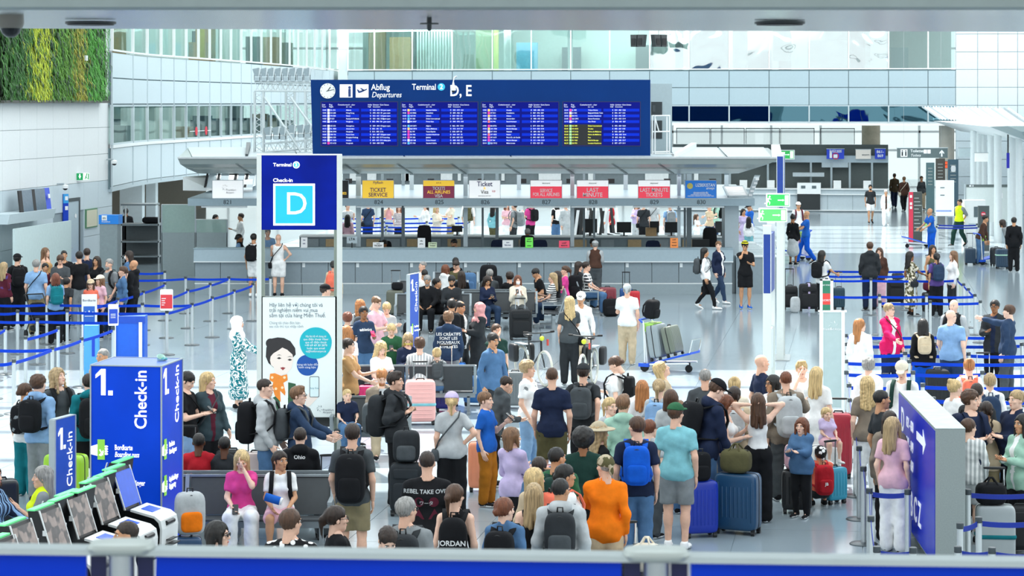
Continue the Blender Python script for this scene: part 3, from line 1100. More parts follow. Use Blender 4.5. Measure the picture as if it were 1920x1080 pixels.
ARMS = {'d':((.055,.03,-.515),(.4,-1,0)),'D':((.05,.14,-.49),(.4,-1,0)),'h':((.0,-.02,-.375),(1,-.5,0)),'p':((-.095,.29,-.215),(.45,-.2,-1)),'P':((-.06,.28,-.12),(.3,-.2,-1)),'f':((.0,.42,-.31),(.4,-.4,-1)),'F':((.02,.56,.06),(.3,0,-1)),'c':((-.115,.17,.135),(.6,.3,-1)),'u':((-.03,-.03,.20),(1,.5,.4)),'l':((-.05,.34,-.33),(.5,-.4,-.6)),'s':((-.03,.14,-.17),(.7,-.1,-1)),'x':((-.20,.21,-.27),(.6,-.1,-1)),'b':((.06,-.24,-.43),(.4,-1,0)),'k':((-.13,-.18,-.43),(1,-.6,0)),'w':((.06,.20,-.46),(.3,-1,0)),'W':((.06,-.14,-.49),(.3,-1,0)),'g':((-.06,.36,-.20),(.4,-.3,-1)),'n':((-.03,.30,-.50),(.3,-1,-.2)),'R':((.18,.42,-.12),(.3,-.3,-1))}
def vec(*a):return np.array(a,float)
def rotx(a):return np.array([[1,0,0],[0,math.cos(a),-math.sin(a)],[0,math.sin(a),math.cos(a)]])
def rotz(a):return np.array([[math.cos(a),-math.sin(a),0],[math.sin(a),math.cos(a),0],[0,0,1]])
def skeleton(H,sex,pose,arms,lean,hy,hp,w):
 s = H/1.75
 J = {}
 sit = pose in('sit','slouch')
 fem = sex == 'f'
 pz = .93*s
 if sit:
  pz = .44+.10*s
 if pose == 'cr':
  pz = .30*s
 P = vec(0,0,pz)
 lean = math.radians(lean)
 R = rotx(lean)
 up = lambda x,y,z:P+R@vec(x*s,y*s,z*s)
 J['P'],J['R'],J['s'] = P,R,s
 J['waist'],J['chest'],J['neck'] = up(0,0,.16),up(0,.01,.36),up(0,.02,.535)
 hs = (s**.38)
 J['hs'] = hs
 RH = R@rotx(math.radians(hp)-lean*.75)@rotz(math.radians(hy))if True else R
 J['RH'] = RH
 top = .695*s
 J['head'] = P+R@vec(0,.02*s,.56*s)+rotx(lean*.3+math.radians(hp)*.4)@vec(0,-.005,(H-.93*s)-.56*s-.128*hs)
 sw = (.146 if fem else.170)*s*(1+.35*(w-1))
 legs = dict(st=((.02,.0),(-.02,.0)),wk=((-.27,.10),(.27,.10)),ln=((-.05,0),(.05,0)))
 for i,x in((0,-1),(1,1)):
  hip = P+vec(x*.088*s*w,0,-.02*s)
  if sit:
   sp = .10 if pose == 'sit' else.14
   f = 0 if pose == 'sit' else.25
   knee = hip+vec(x*sp*s*.5,-.42*s,(.0 if pose=='sit' else-.03)*s)
   knee[2] = max(knee[2],.06)
   an = knee+vec(0,(.02-f)*s,-.40*s)
   an[2] = max(an[2],.085*s)
  elif pose == 'cr':
   knee = hip+vec(x*.08,-.34*s,.18*s)
   an = vec(x*.12*s,-.10*s,.085*s)
  else:
   fy,_ = legs.get(pose,legs['st'])[i]
   an = vec(x*.105*s,fy*s,.085*s)
   knee = (hip+an)/2+vec(x*.005,-.03*s-abs(fy)*.12,0)
   if pose == 'wk' and fy > 0:
    an[2] += .06*s
    knee[1] -= .06*s
  J['hip',i],J['knee',i],J['ank',i] = hip,knee,an
  sh = up(0,.015,.462)+R@vec(x*sw,0,0)
  tgt,pole = ARMS[arms[i]]
  T = sh+R@(vec(x*tgt[0],-tgt[1],tgt[2])*s)
  if sit and arms[i]in 'l':
   T = sh+(vec(x*-.04,-.33,-.36)*s)
  po = R@vec(x*pole[0],-pole[1],pole[2])
  l1,l2 = .285*s,.255*s
  d = T-sh
  L = np.linalg.norm(d)
  if L > (l1+l2)*.995:
   T = sh+d/L*(l1+l2)*.995
   d = T-sh
   L = np.linalg.norm(d)
  u = d/L
  a = (l1*l1-l2*l2+L*L)/(2*L)
  h = math.sqrt(max(l1*l1-a*a,0))
  po = po-u*(po@u)
  po = po/np.linalg.norm(po)
  J['sh',i],J['elb',i],J['wr',i] = sh,sh+u*a+po*h,T
 return J
def torso(f,J,w,fem,inf=0.0,k=.05,belly=0.0,hipinf=0.0):
 s,R,P = J['s'],J['R'],J['P']
 at = lambda y,z:P+R@vec(0,y*s,z*s)
 Rl = R.tolist()
 f.ell(at(.0,.02),((.158 if fem else.148)*s*w+inf+hipinf,.112*s*w+inf+hipinf,.135*s+inf+hipinf),k,Rl)
 f.ell(at(-.005-belly*.04,.16),((.112 if fem else.132)*s*w+inf,(.095+belly*.05)*s*w+inf,.16*s+inf),k,Rl)
 f.ell(at(.005,.36),((.128 if fem else.150)*s*w+inf,.105*s*w+inf,.165*s+inf),k,Rl)
 if fem:
  for x in(-1,1):
   f.ell(P+R@(vec(x*.07,-.085,.33)*s),(.062*s*w+inf,.055*s*w+inf,.062*s+inf),.03,Rl)
 for i in(0,1):
  c = P+R@(vec(0,.022,.515)*s)
  f.cone(c,J['sh',i]+R@vec(0,0,-.004)*s,.058*s+inf*.6,.048*s+inf*.75,k*.7)
def limb_r(s,w):
 q = s*(.6+.4*w)
 return q
def grid_box(J,extra=.13):
 pts = np.array([v for k,v in J.items()if isinstance(v,np.ndarray)and v.shape==(3,)])
 lo,hi = pts.min(0)-extra,pts.max(0)+extra
 lo[2] = -.02
 hi[2] = max(hi[2],J['head'][2]+.0)
 lo[:2] -= .06
 hi[:2] += .06
 return lo,hi
def tilt_to(v,x):
 """turn -z to direction v, keep the hand's thumb to the front"""
 z = -v/np.linalg.norm(v)
 y = vec(0,1,0)-z*z[1]
 if np.linalg.norm(y) < .2:
  y = vec(0,0,-1)-z*-z[2]
 y = y/np.linalg.norm(y)
 return np.stack([np.cross(y,z),y,z],1)
NPEOPLE = [0]
def brief(l,n):
 for c in(' in the ',' at counter',' at the ',' on the ',' beyond the',' near the',' by the',' between ',' beside the',' reading',' looking',' bent',' with short',' and grey',' with blond ponytail'):
  if len(l.split())+n > 16 and l.find(c) > 18:
   l = l[:l.rfind(c)]
 return l
def person(px,py,H,face,label,hair='short brown',top='tee white',bottom='trousers black',skin='l',sex='m',pose='st',arms='dd',lean=0,hy=0,hp=0,w=1.0,shoes='black',gear=None,eye=None,phone=None,bag=None,belly=0.0,d=None,text=None,seat=None,dz=0.0,extra=None,phoney='black'):
 """px, py: pixel of the crown; face: 0 towards the camera, 90 to the picture's right, 180 away"""
 NPEOPLE[0] += 1
 sid = NPEOPLE[0]
 J = skeleton(H,sex,pose,arms,lean,hy,hp,w)
 s,hs = J['s'],J['hs']
 fem = sex == 'f'
 ztop = J['head'][2]+.128*hs+dz
 if d is None:
  d = F*(EYE-ztop)/(py-HY)
 far = 0 if d < 36 else(1 if d<56 else 2)
 h = (.0225,.029,.040)[far]
 lo,hi = grid_box(J)
 q = limb_r(s,w)
 B = Field(lo,hi,h)
 torso(B,J,w,fem,0,belly=belly)
 B.cone(J['neck']-vec(0,0,.03),J['head']+J['RH']@vec(0,.02,-.06)*hs,.052*s*(1 if not fem else.88),.047*hs,.03)
 for i in(0,1):
  B.cone(J['hip',i],J['knee',i],.086*q,.055*q,.05)
  B.cone(J['knee',i],J['ank',i],.053*q,.038*q,.03)
  c = J['knee',i]*.68+J['ank',i]*.32+vec(0,.018*s,0)
  B.ell(c,(.052*q,.052*q,.10*s),.04)
  B.cone(J['ank',i]+vec(0,.01,-.03),J['ank',i]+vec(0,-.14*s,-.055*s),.032*s,.026*s,.03)
  B.cone(J['sh',i],J['elb',i],.045*q,.037*q,.03)
  B.cone(J['elb',i],J['wr',i],.040*q,.027*q,.02)
 parts = [(*B.skin(),0)]
 RH = J['RH']
 hv,hq = HEAD['f' if fem else 'm',1 if far else 0]
 hx = lambda V:(np.asarray(V)@RH.T)*hs+J['head']
 parts.append((hx(hv),hq,0))
 if far < 2 or abs(((face+hy+180)%360)-180) < 100:
  parts.append((hx(EYES[0].v),EYES[0].f,1))
  parts.append((hx(EYES[1].v),EYES[1].f,2))
  parts.append((hx(EYES[2].v),EYES[2].f,3))
  parts.append((hx(_lip.v),_lip.f,4))
 for i,x in((0,-1),(1,1)):
  dv = J['wr',i]-J['elb',i]
  Rm = tilt_to(dv,x)
  V = HAND_V.copy()*s
  if x < 0:
   V = V*vec(-1,1,1)
  fcs = HAND.f if x > 0 else[tuple(reversed(f_))for f_ in HAND.f]
  parts.append((V@Rm.T+J['wr',i],fcs,0))
 hk = hair.split(' ')
 hcol = hk[1]if len(hk) > 1 else 'brown'
 body_me = np_mesh('body',parts,[skinm(skin),EYEW,EYED,hairm(hcol),lipm(skin)])
 rz = math.radians(face)
 off = rotz(rz)@J['head']
 wp = pt(px,py,d)
 loc = Vector((wp.x-off[0],d-off[1],dz))
 if seat:
  pass
 root = thing('person',label,'person',loc,rz)
 pobj('body',body_me,root)
 RHe = Matrix(RH.tolist()).to_euler()
 # ---- upper garment
 tk = top.split(' ')
 kind,tcol = tk[0],cloth(tk[1])
 belt_z = .03
 tshirt_vq = None
 inf = dict(tank=.010,tee=.016,polo=.016,shirt=.018,long=.014,jacket=.026,hoodie=.028,vest=.024,dress=.016,abaya=.030,bomber=.03).get(kind,.018)
 if kind != 'none':
  G = Field(lo,hi,h)
  torso(G,J,w,fem,inf,belly=belly,hipinf=0 if kind in('tank',)else.020)
  hem = -.10 if kind in('tee','polo','shirt','hoodie','jacket','long')else(.05 if kind=='tank' else-.03)
  if kind in('shirt','jacket'):
   hem = -.16
  if pose in('sit','slouch','cr'):
   hem = -.02
  long_sl = kind in('long','jacket','hoodie','abaya','bomber','shirt')or(kind=='dress' and len(tk)>2 and 'long' in tk[2:])
  if kind in('dress','abaya'):
   b = .12 if kind == 'abaya' else(.35 if 'mid' in tk[2:]else.18)
   for z,r0,r1 in((0,0,0),):
    if pose in('sit','slouch'):
     for i in(0,1):
      G.cone(J['hip',i],J['knee',i],.12*s,.10*s,.06)
      G.cone(J['knee',i],J['ank',i]*(1-b)+J['knee',i]*b,.09*s,.09*s,.05)
    else:
     G.cone(J['P'],(0,0,b*s+.12*s),.14*s*w,(.20 if kind=='abaya' else.19)*s*w,.06)
     for i in(0,1):
      G.cone(J['hip',i],J['ank',i]+vec(0,0,b*s),.11*s,.12*s,.06)
     G.cut((0,0,b*s),(0,0,-1))
  else:
   if hem < -.04 and pose not in('sit','slouch','cr'):
    for i in(0,1):
     G.cone(J['hip',i],J['hip',i]*.6+J['knee',i]*.4,.088*q+inf*1.1,.08*q+inf,.06)
   n = J['R']@vec(0,0,-1)
   G.cut(J['P']+J['R']@vec(0,0,hem*s),n)
  if kind not in('tank','vest'):
   for i in(0,1):
    a,e,r = J['sh',i],J['elb',i],J['wr',i]
    if long_sl:
     G.cone(a,e,.047*q+inf*.75,.042*q+inf*.75,.03)
     G.cone(e,e*.06+r*.94,.042*q+inf*.75,.030*q+inf*.65,.02)
    else:
     t = .72
     S2 = Field(lo,hi,h)
     S2.cone(a,e,.047*q+inf*.8,.047*q+inf*1.0,.0)
     S2.cut(a+(e-a)*t,e-a)
     w_ = (slice(None),)*3
     G._join(w_,S2.D,.025)
  nk = J['neck']+J['R']@vec(0,0,.045*s)
  if kind in('tank',):
   S2 = Field(lo,hi,h)
   S2.ell(J['neck']+J['R']@vec(0,-.04*s,-.02*s),(.09*s,.10*s,.10*s),0)
   G.D = np.maximum(G.D,-S2.D)
   for i,x in((0,-1),(1,1)):
    S2 = Field(lo,hi,h)
    S2.ell(J['sh',i]+J['R']@vec(x*.02*s,0,-.02*s),(.052*s,.12*s,.10*s),0)
    G.D = np.maximum(G.D,-S2.D)
  elif kind == 'vest':
   for i,x in((0,-1),(1,1)):
    S2 = Field(lo,hi,h)
    S2.ell(J['sh',i]+J['R']@vec(x*.045*s,0,-.01*s),(.05*s,.13*s,.12*s),0)
    G.D = np.maximum(G.D,-S2.D)
  else:
   S2 = Field(lo,hi,h)
   S2.cone(J['neck']+J['R']@vec(0,-.02*s,.0),J['head'],.066*s,.075*hs,0)
   G.D = np.maximum(G.D,-S2.D)
  if kind == 'hoodie':
   c = J['neck']+J['R']@vec(0,.085*s,.0)
   G.ell(c,(.115*s,.065*s,.075*s),.03,J['R'].tolist())
   for i,x in((0,-1),(1,1)):
    G.cone(c+J['R']@vec(x*.07*s,-.01,.015),J['neck']+J['R']@vec(x*.055*s,-.09*s,-.02),.034*s,.026*s,.03)
  elif kind in('polo','shirt','jacket','bomber'):
   for i,x in((0,-1),(1,1)):
    G.cone(J['neck']+J['R']@vec(x*.04*s,.055*s,.035*s),J['neck']+J['R']@vec(x*.06*s,-.03*s,.01*s),.020*s,.018*s,.015)
  G.waves(.004 if kind in('tee','tank','polo','vest')else.007,sid)
  tshirt_vq = G.skin()
  nm = dict(tee='t_shirt',polo='polo_shirt',long='long_sleeved_top',jacket='jacket',hoodie='hoodie',tank='tank_top',vest='vest',dress='dress',abaya='robe',shirt='shirt',bomber='jacket').get(kind,'shirt')
  mi = 0
  if kind in('jacket','shirt')and len(tk) > 2:
   c = (tshirt_vq[0][tshirt_vq[1]].mean(1)-J['P'])@J['R']
   mi = ((np.abs(c[:,0])<(.030+.05*np.clip(c[:,2]/s,0,.5))*s)&(c[:,1]<-.02)&(c[:,2]<.56*s)).astype(int)
  pobj(nm,np_mesh(nm,[(*tshirt_vq,mi)],[tcol]+([cloth(tk[2])]if len(tk)>2 and kind in('jacket','shirt')else[])),root)
  if kind == 'vest' and len(tk) > 2:
   U = Field(lo,hi,h)
   torso(U,J,w,fem,.012,belly=belly)
   for i in(0,1):
    a,e = J['sh',i],J['elb',i]
    U.cone(a,e,.054*q+.016,.05*q+.014,.03)
   U.cut(J['P']+J['R']@vec(0,0,-.02),J['R']@vec(0,0,-1))
   pobj('t_shirt',np_mesh('t_shirt',[(*U.skin(),0)],[cloth(tk[2])]),root)
   # ---- lower garment
 bk = bottom.split(' ')
 if kind not in('abaya',)and bk[0] != 'none' and not(kind=='dress'):
  G = Field(lo,hi,h)
  bi = .014 if bk[0]in('leggings','tight')else.022
  Rl = J['R'].tolist()
  G.ell(J['P']+J['R']@vec(0,0,.02*s),((.158 if fem else.148)*s*w+bi*.6,.112*s*w+bi*.6,.135*s+bi*.6),.04,Rl)
  if bk[0] == 'skirt':
   if pose in('sit','slouch'):
    for i in(0,1):
     G.cone(J['hip',i],J['knee',i],.12*s,.11*s,.06)
   else:
    G.cone(J['P'],(0,0,.5*s),.15*s,.22*s,.05)
    G.cut((0,0,(.14 if 'long' in bk else.42)*s),(0,0,-1))
  else:
   for i in(0,1):
    hp_,kn,an = J['hip',i],J['knee',i],J['ank',i]
    wide = .03 if bk[0] == 'wide' else(.0 if bk[0]in('leggings','tight')else.012)
    if bk[0] == 'shorts':
     S2 = Field(lo,hi,h)
     S2.cone(hp_,kn,.092*q+bi,.074*q+bi,.05)
     S2.cut(hp_+(kn-hp_)*.88,kn-hp_)
     G._join((slice(None),)*3,S2.D,.04)
    else:
     G.cone(hp_,kn,.088*q+bi,.058*q+bi+wide*.6,.05)
     G.cone(kn,an+(kn-an)*.02,.057*q+bi+wide*.6,.044*q+bi*.8+wide,.03)
     if not(bk[0]in('leggings',)):
      G.ell(kn*.68+an*.32+vec(0,.018*s,0),(.056*q+bi*.6,)*2+(.10*s,),.04)
  G.cut(J['P']+J['R']@vec(0,0,(.12 if pose in('sit','slouch','cr')else{'tank':.12,'none':.10}.get(kind,.0))*s),J['R']@vec(0,0,1))
  G.waves(.0045,sid+500)
  nm = dict(trousers='trousers',jeans='jeans',shorts='shorts',skirt='skirt',leggings='leggings',wide='trousers',tight='trousers').get(bk[0],'trousers')
  pobj(nm,np_mesh(nm,[(*G.skin(),0)],[cloth(bk[1])]),root)
  # ---- shoes
 if shoes:
  for i,x in((0,-1),(1,1)):
   a = J['ank',i]
   sc = s*1.04
   rx = 0.0
   if pose == 'wk' and a[2] > .1*s:
    rx = math.radians(28)
   zz = a[2]-.088*sc
   pobj('shoe',SHOE,root,(a[0],a[1]-.012,max(zz,0)if not dz else zz),(rx,0,math.radians(6*x)),[cloth(shoes),cloth('white' if shoes!='white' else 'lgrey')],(sc,)*3)
   # ---- hair, headwear, glasses
 hl = Vector(J['head'])
 if hk[0]not in('bald','none'):
  pobj('hair',HAIR[hk[0]],root,hl,RHe,[hairm(hcol)],(hs,)*3)
 if gear:
  g = gear.split(' ')
  e = RHe
  if g[0] == 'capback':
   e = Matrix((RH@rotz(math.pi)).tolist()).to_euler()
   g[0] = 'cap'
  go = pobj(dict(hat='hat',cap='cap',hijab='headscarf',bandana='bandana')[g[0]],GEAR[g[0]],root,hl,e,[cloth(g[1])],(hs*1.01,)*3)
 if eye:
  pobj(*{'glasses':('glasses',GLASSES),'shades':('sunglasses',SHADES),'mask':('face_mask',MASK),'beard':('beard',BEARD),'moustache':('moustache',MOUSTACHE),'shadesup':('sunglasses',SHADES)}[eye],root,hl if eye!='shadesup' else hl+Vector((RH@vec(0,-.0,.075)).tolist())*hs,RHe,[cloth('white')if eye=='mask' else(hairm(hcol)if eye in('beard','moustache')else BLACK)],(hs,)*3)
 J['loc'],J['rz'],J['root'],J['d'],J['label'],J['lo'],J['hi'] = loc,rz,root,d,label,lo,hi
 J['vq'] = tshirt_vq
 # ---- print on the back or chest
 for st,size,z,back,colr in(text if isinstance(text,list)else[text]if text else[]):
  if z > 1.5*s:
   po = pobj('lettering',text_mesh(st,size,'CENTER',bold=.02),root,hl+Vector((RH@vec(0,-.112,.088)).tolist())*hs,(Matrix(RH.tolist())@Matrix.Rotation(math.radians(72),3,'X')).to_euler())
   po.data.materials.clear()
   po.data.materials.append(cloth(colr))
   continue
  bv = BVHTree.FromPolygons([tuple(v)for v in tshirt_vq[0]],[tuple(int(i)for i in q_)for q_ in tshirt_vq[1]])
  me = text_mesh(st,size,'CENTER',bold=.02,ext=0)
  sg = 1 if back else-1
  for v in me.vertices:
   x0,z0 = v.co.x*(-sg if back else 1),v.co.y+z
   hit = bv.ray_cast(Vector((x0,sg*1.0,z0)),Vector((0,-sg,0)))
   v.co = Vector((x0,(hit[0].y if hit[0]else.1*sg)+.006*sg,z0))
  me.materials.clear()
  me.materials.append(cloth(colr))
  pobj('lettering',me,root)
  # ---- things carried
 M4 = Matrix.Translation(loc)@Matrix.Rotation(rz,4,'Z')
 if phone is not None:
  i = 1 if phone == 'l' else 0
  dv = J['wr',i]-J['elb',i]
  dv = dv/np.linalg.norm(dv)
  c = M4@Vector(J['wr',i]+dv*.105*s+vec(0,-.012,.035))
  ph = MB().rrect(.072,.148,-.005,.005,.012)
  po = ph.build('phone',mat('phone '+phoney,CLOTH[phoney],.25,var=0),None,False,c,(math.radians(-50),0,rz))
  tag(po,phoney+' phone held by the '+brief(label,5),'phone')
 if bag:
  for one in(bag if isinstance(bag,list)else[bag]):
   wear(J,one,M4)
 if extra:
  extra(J,M4)
 return J
def wear(J,spec,M4):
 """bags worn on the body are things of their own"""
 spec,_,btext = spec.partition('|')
 k = spec.split(' ')
 s,R,P = J['s'],J['R'],J['P']
 col = cloth(k[1])
 c2 = cloth(k[2])if len(k) > 2 else col
 kk = ' and '.join(c.replace('+camo+',' and ').replace('+blotch+',' and ')for c in k[1:3])
 names = dict(slate='slate grey',char='charcoal',dgrey='dark grey',lgrey='light grey',lblue='light blue',dgreen='dark green',ddenim='dark blue',lpink='pale pink',hotpink='hot pink',royal='bright blue')
 kk = ' and '.join(dict.fromkeys(names.get(c,c)for c in kk.split(' and ')))
 who = 'the '+brief(J['label'],7)
 base = M4@Matrix.Translation(Vector(P))@Matrix(R.tolist()).to_4x4()@Matrix.Scale(s,4)
 if k[0]in('backpack','bigpack','minipack','sack'):
  sz = dict(backpack=(.155,.095,.225),bigpack=(.170,.115,.275),minipack=(.125,.08,.17),sack=(.15,.10,.23))[k[0]]
  zc = .50-sz[2]+.01
  yb = .112+.036
  root = thing('backpack',kk+' backpack worn by '+who,'backpack')
  root.matrix_world = base@Matrix.Translation((0,yb+sz[1],zc))
  m = MB().ball((0,0,0),sz,.52 if k[0]!='sack' else.7,18,14)
  m.build('pack',col,root,2)
  if k[0] != 'sack':
   MB().ball((0,sz[1]*.86,-sz[2]*.36),(sz[0]*.74,sz[1]*.36,sz[2]*.46),.45,14,9).build('front_pocket',c2,root,2)
   MB().tube([(-sz[0]*.8,sz[1]*.45,sz[2]*.5),(-sz[0]*.55,sz[1]*.7,sz[2]*.78),(0,sz[1]*.8,sz[2]*.86),(sz[0]*.55,sz[1]*.7,sz[2]*.78),(sz[0]*.8,sz[1]*.45,sz[2]*.5)],.006,5).build('zip',BLACK,root,2)
  if btext:
   lettering(btext,.075,cloth('white'),root,(0,sz[1]*(1.24 if k[0]!='sack' else 1.0)+.006,-sz[2]*(.2 if k[0]!='sack' else.1)),(math.pi/2,0,math.pi),align='CENTER',bold=.02)
  MB().tube([(-.03,-sz[1]*.3,sz[2]*.9),(-.025,-sz[1]*.3,sz[2]+.045),(.025,-sz[1]*.3,sz[2]+.045),(.03,-sz[1]*.3,sz[2]*.9)],.009,6).build('grab_handle',BLACK if k[0]!='sack' else col,root,2)
  for x in(-1,1):
   y0 = -(yb+sz[1])
   ps = [(x*.085,-sz[1]*.5,sz[2]*.72),(x*.105,y0+.06,.515-zc),(x*.112,y0-.02,.545-zc),(x*.118,y0-.105,.49-zc),(x*.122,y0-.155,.38-zc),(x*.135,y0-.135,.24-zc),(x*.165,y0-.04,.14-zc),(x*.13,-sz[1]*.6,.10-zc)]
   mm = MB()
   n0 = len(ps)
   vs,fs = [],[]
   for i,p in enumerate(ps):
    a = Vector(ps[max(i-1,0)])
    b = Vector(ps[min(i+1,n0-1)])
    t = (b-a).normalized()
    side = Vector((1,0,0))
    side = (side-t*side.dot(t)).normalized()*.030
    nrm = t.cross(side).normalized()*.008
    p = Vector(p)
    vs += [p-side-nrm,p+side-nrm,p+side+nrm,p-side+nrm]
   for i in range(n0-1):
    for j in range(4):
     a,b = i*4+j,i*4+(j+1)%4
     fs.append((a,b,b+4,a+4))
   fs += [(3,2,1,0),tuple(range(4*n0-4,4*n0))]
   mm.add(vs,fs)
   mm.build('shoulder_strap',col,root,2)
 elif k[0]in('cross','crossr'):
  x = 1 if k[0] == 'cross' else-1
  root = thing('shoulder_bag',kk+' shoulder bag worn crosswise by '+who,'bag')
  root.matrix_world = base@Matrix.Translation((x*.225,.02,-.02))
  MB().ball((0,0,-.04),(.055,.11,.085),.5,14,9).build('pouch',col,root,2)
  MB().ball((x*.03,0,-.015),(.03,.105,.055),.5,12,7).build('flap',c2,root,2)
  c0 = Vector((x*.225,.02,-.02))
  loop = [(x*.225,.03,.02),(x*.17,.13,.16),(x*.04,.165,.32),(-x*.10,.125,.48),(-x*.115,.02,.555),(-x*.10,-.10,.48),(x*.04,-.165,.32),(x*.16,-.14,.16),(x*.225,-.03,.02)]
  MB().tube([Vector(p)-c0 for p in loop],.011,5).build('strap',col,root,2)
 elif k[0] == 'tote':
  i = 0 if k[-1] == 'r' else 1
  root = thing('handbag',kk.replace(' and r','').replace(' and l','')+' handbag hanging from the hand of '+who,'bag')
  wv = Vector(J['wr',i]+vec(0,-.02,-.09))
  root.matrix_world = M4@Matrix.Translation(wv+Vector((0,0,-.34)))
  MB().ball((0,0,.10),(.07,.17,.12),.4,16,10).build('pouch',col,root,2)
  MB().tube([(0,-.09,.19),(0,-.05,.33),(0,.05,.33),(0,.09,.19)],.009,6).build('handle',col,root,2)
  # ================================================================ ticket counter island
DI = 67.2
K = DI/F
def ix(px,d=DI):return(px-HX)/F*d
def iz(py,d=DI):return EYE-(py-HY)/F*d
CPANEL = mat('counter panel grey','8d9ba2',.4,metal=.15,var=.03)
CTOP = mat('counter ledge blue grey','9cb0b9',.35,var=.03)
CSTRIP = mat('counter white strip','e9eeee',.4,var=.0)
cnt = thing('ticket_counter','long grey ticket counter with panelled front under the canopy signs','counter',(0,DI,0))
xl,xr = ix(365),ix(1373)
MB().box(xl+.03,xr-.03,.05,.8,0,.9).build('carcass',mat('counter carcass','6f7a7e',.5,var=.03),cnt)
seam = .773
n = 0
xx = ix(362)
edges = [xl]+[ix(413.3+50.55*i)for i in range(19)]+[xr]
for a,b in zip(edges[:-1],edges[1:]):
 MB().box(a+.008,b-.008,0,.05,.335,.925).build('front_panel',CPANEL,cnt)
 n += 1
 if n%2 == 1 and n > 1:
  MB().box(a+.03,a+.11,-.008,0,.78,.90).build('number_plate',CSTRIP,cnt)
for i in range(5):
 a,b = xl+(xr-xl)*i/5,xl+(xr-xl)*(i+1)/5
 MB().box(a+.008,b-.008,-.02,.05,0,.30).build('plinth_panel',mat('plinth panel','96a4a9',.4,var=.03),cnt)
MB().box(xl,xr,-.03,.06,.30,.33).build('plinth_strip',CSTRIP,cnt)
MB().box(xl-.02,xr+.02,-.10,.1,.925,.955).build('ledge_strip',CSTRIP,cnt)
MB().hexa([(xl-.02,-.09,.955),(xr+.02,-.09,.955),(xr+.02,.8,.955),(xl-.02,.8,.955),(xl-.02,-.02,1.30),(xr+.02,-.02,1.30),(xr+.02,.5,1.30),(xl-.02,.5,1.30)]).build('upper_apron',CTOP,cnt)
MB().box(xl-.04,xr+.04,-.04,.55,1.30,1.325).build('counter_top',CTOP,cnt)
er = thing('counter_return','pale counter end with white slatted top behind the person in black shorts','counter',(ix(1405)+.05,DI+1.2,0))
MB().box(-.4,.75,-.9,6,0,1.05).build('body',CPANEL,er)
MB().box(-.4,.8,-.95,6.1,1.05,1.09).build('top',CSTRIP,er)
for i in range(8):
 MB().box(-.4,.75,-.5+i*.7,-.15+i*.7,1.09,1.105).build('top_slat',LGREY,er)
DESK = mat('desk white','dfe5e5',.4,var=.02)
DESKG = mat('desk grey','77868b',.5,var=.04)
for px0,px1,d,z,lab in((560,700,69.6,.98,'staff desk behind the counter next to the blue terminal sign'),(700,905,69.8,1.0,'staff desk behind the counter under the yellow ticket sign'),(905,1062,69.9,1.0,'staff desk behind the counter below the sign reading service'),(1062,1268,69.8,1.0,'staff desk behind the counter under the two last minute signs'),(1268,1365,69.9,.95,'staff desk behind the counter under the blue airline sign')):
 t = thing('staff_desk',lab,'desk',(ix((px0+px1)/2,d),d,0))
 w = (px1-px0)*d/F-.05
 MB().box(-w/2,w/2,0,.7,z-.03,z).build('desk_top',DESK,t)
 MB().box(-w/2+.03,w/2-.03,.1,.66,.1,z-.03).build('desk_front',DESKG,t)
 for s in(-1,1):
  MB().box(s*(w/2-.05)-.03,s*(w/2-.05)+.03,.05,.68,0,z-.03).build('leg',DARK,t)
for px0,px1,d,z,lab in((560,905,74.2,1.28,'far grey counter row behind the desks with queue belts beyond'),(905,1368,74.2,1.26,'far grey counter row behind the desks with benches beyond')):
 t = thing('rear_counter',lab,'counter',(ix((px0+px1)/2,d),d,0))
 w = (px1-px0)*d/F-.04
 MB().box(-w/2,w/2,0,.9,z-.04,z).build('counter_top',DESK,t)
 MB().box(-w/2,w/2,.05,.85,0,z-.04).build('body',DESKG,t)
 for i in range(9):
  x = -w/2+w*(i+.3)/9
  MB().box(x,x+.42,.0,.05,z-.34,z-.10).build('drawer_front',mat('tan drawer','b9a078',.6,var=.08)if i%2 else MGREY,t)
fas = thing('sign_fascia','pale blue grey beam with counter numbers over the ticket counter','fascia',(0,DI,0))
z0,z1 = iz(386),iz(372.5)
fxl,fxr = ix(352),ix(1415)
MB().box(fxl,fxr,0,.5,z0,z1).build('beam',CTOP,fas)
MB().hexa([(fxl,0,z1),(fxr,0,z1),(fxr,3.6,z1),(fxl+.5,3.6,z1),(fxl,.02,z1+.01),(fxr,.02,z1+.01),(fxr-.2,3.6,z1+.28),(fxl+.7,3.6,z1+.28)]).build('sloping_lid',CTOP,fas)
NUMC = mat('counter number dark','1e2b31',.6,var=0)
for num,px in(('821',427),('824',710),('825',824),('826',910),('827',1024.5),('828',1112),('829',1227),('830',1315)):
 lettering(num,.17,NUMC,fas,(ix(px),-.004,iz(379.3)),align='CENTER',name='counter_number')
tubes = ((377,463),(668,752),(757,866),(868,951),(984,1068),(1071,1154),(1187,1271),(1274,1358))
for a,b in tubes:
 o = MB().tube([(ix(a),.06,iz(388)),(ix(b),.06,iz(388))],.026,10).build('shutter_roller',CSTRIP,fas,True)
POSTL,POSTD = mat('light post','a9b6bb',.4,metal=.3,var=.02),mat('darker post','7f8c91',.4,metal=.3,var=.02)
for px,wpx,d,m in((672,9,67.9,POSTL),(873,8,67.9,POSTL),(1073,7,67.9,POSTL),(1273,6,67.9,POSTL),(717,5,70.6,POSTD),(756,6,70.6,POSTD),(905,4,70.6,POSTD),(932,6,70.6,POSTD),(1095,4,70.6,POSTD),(1114,4,70.6,POSTD),(1292,9,70.6,POSTD),(1284,4,70.6,POSTD)):
 x = ix(px,d)
 w = wpx*d/F/2
 MB().box(x-w,x+w,d-DI-w,d-DI+w,1.33 if d<69 else 0,3.39).build('post',m,fas)
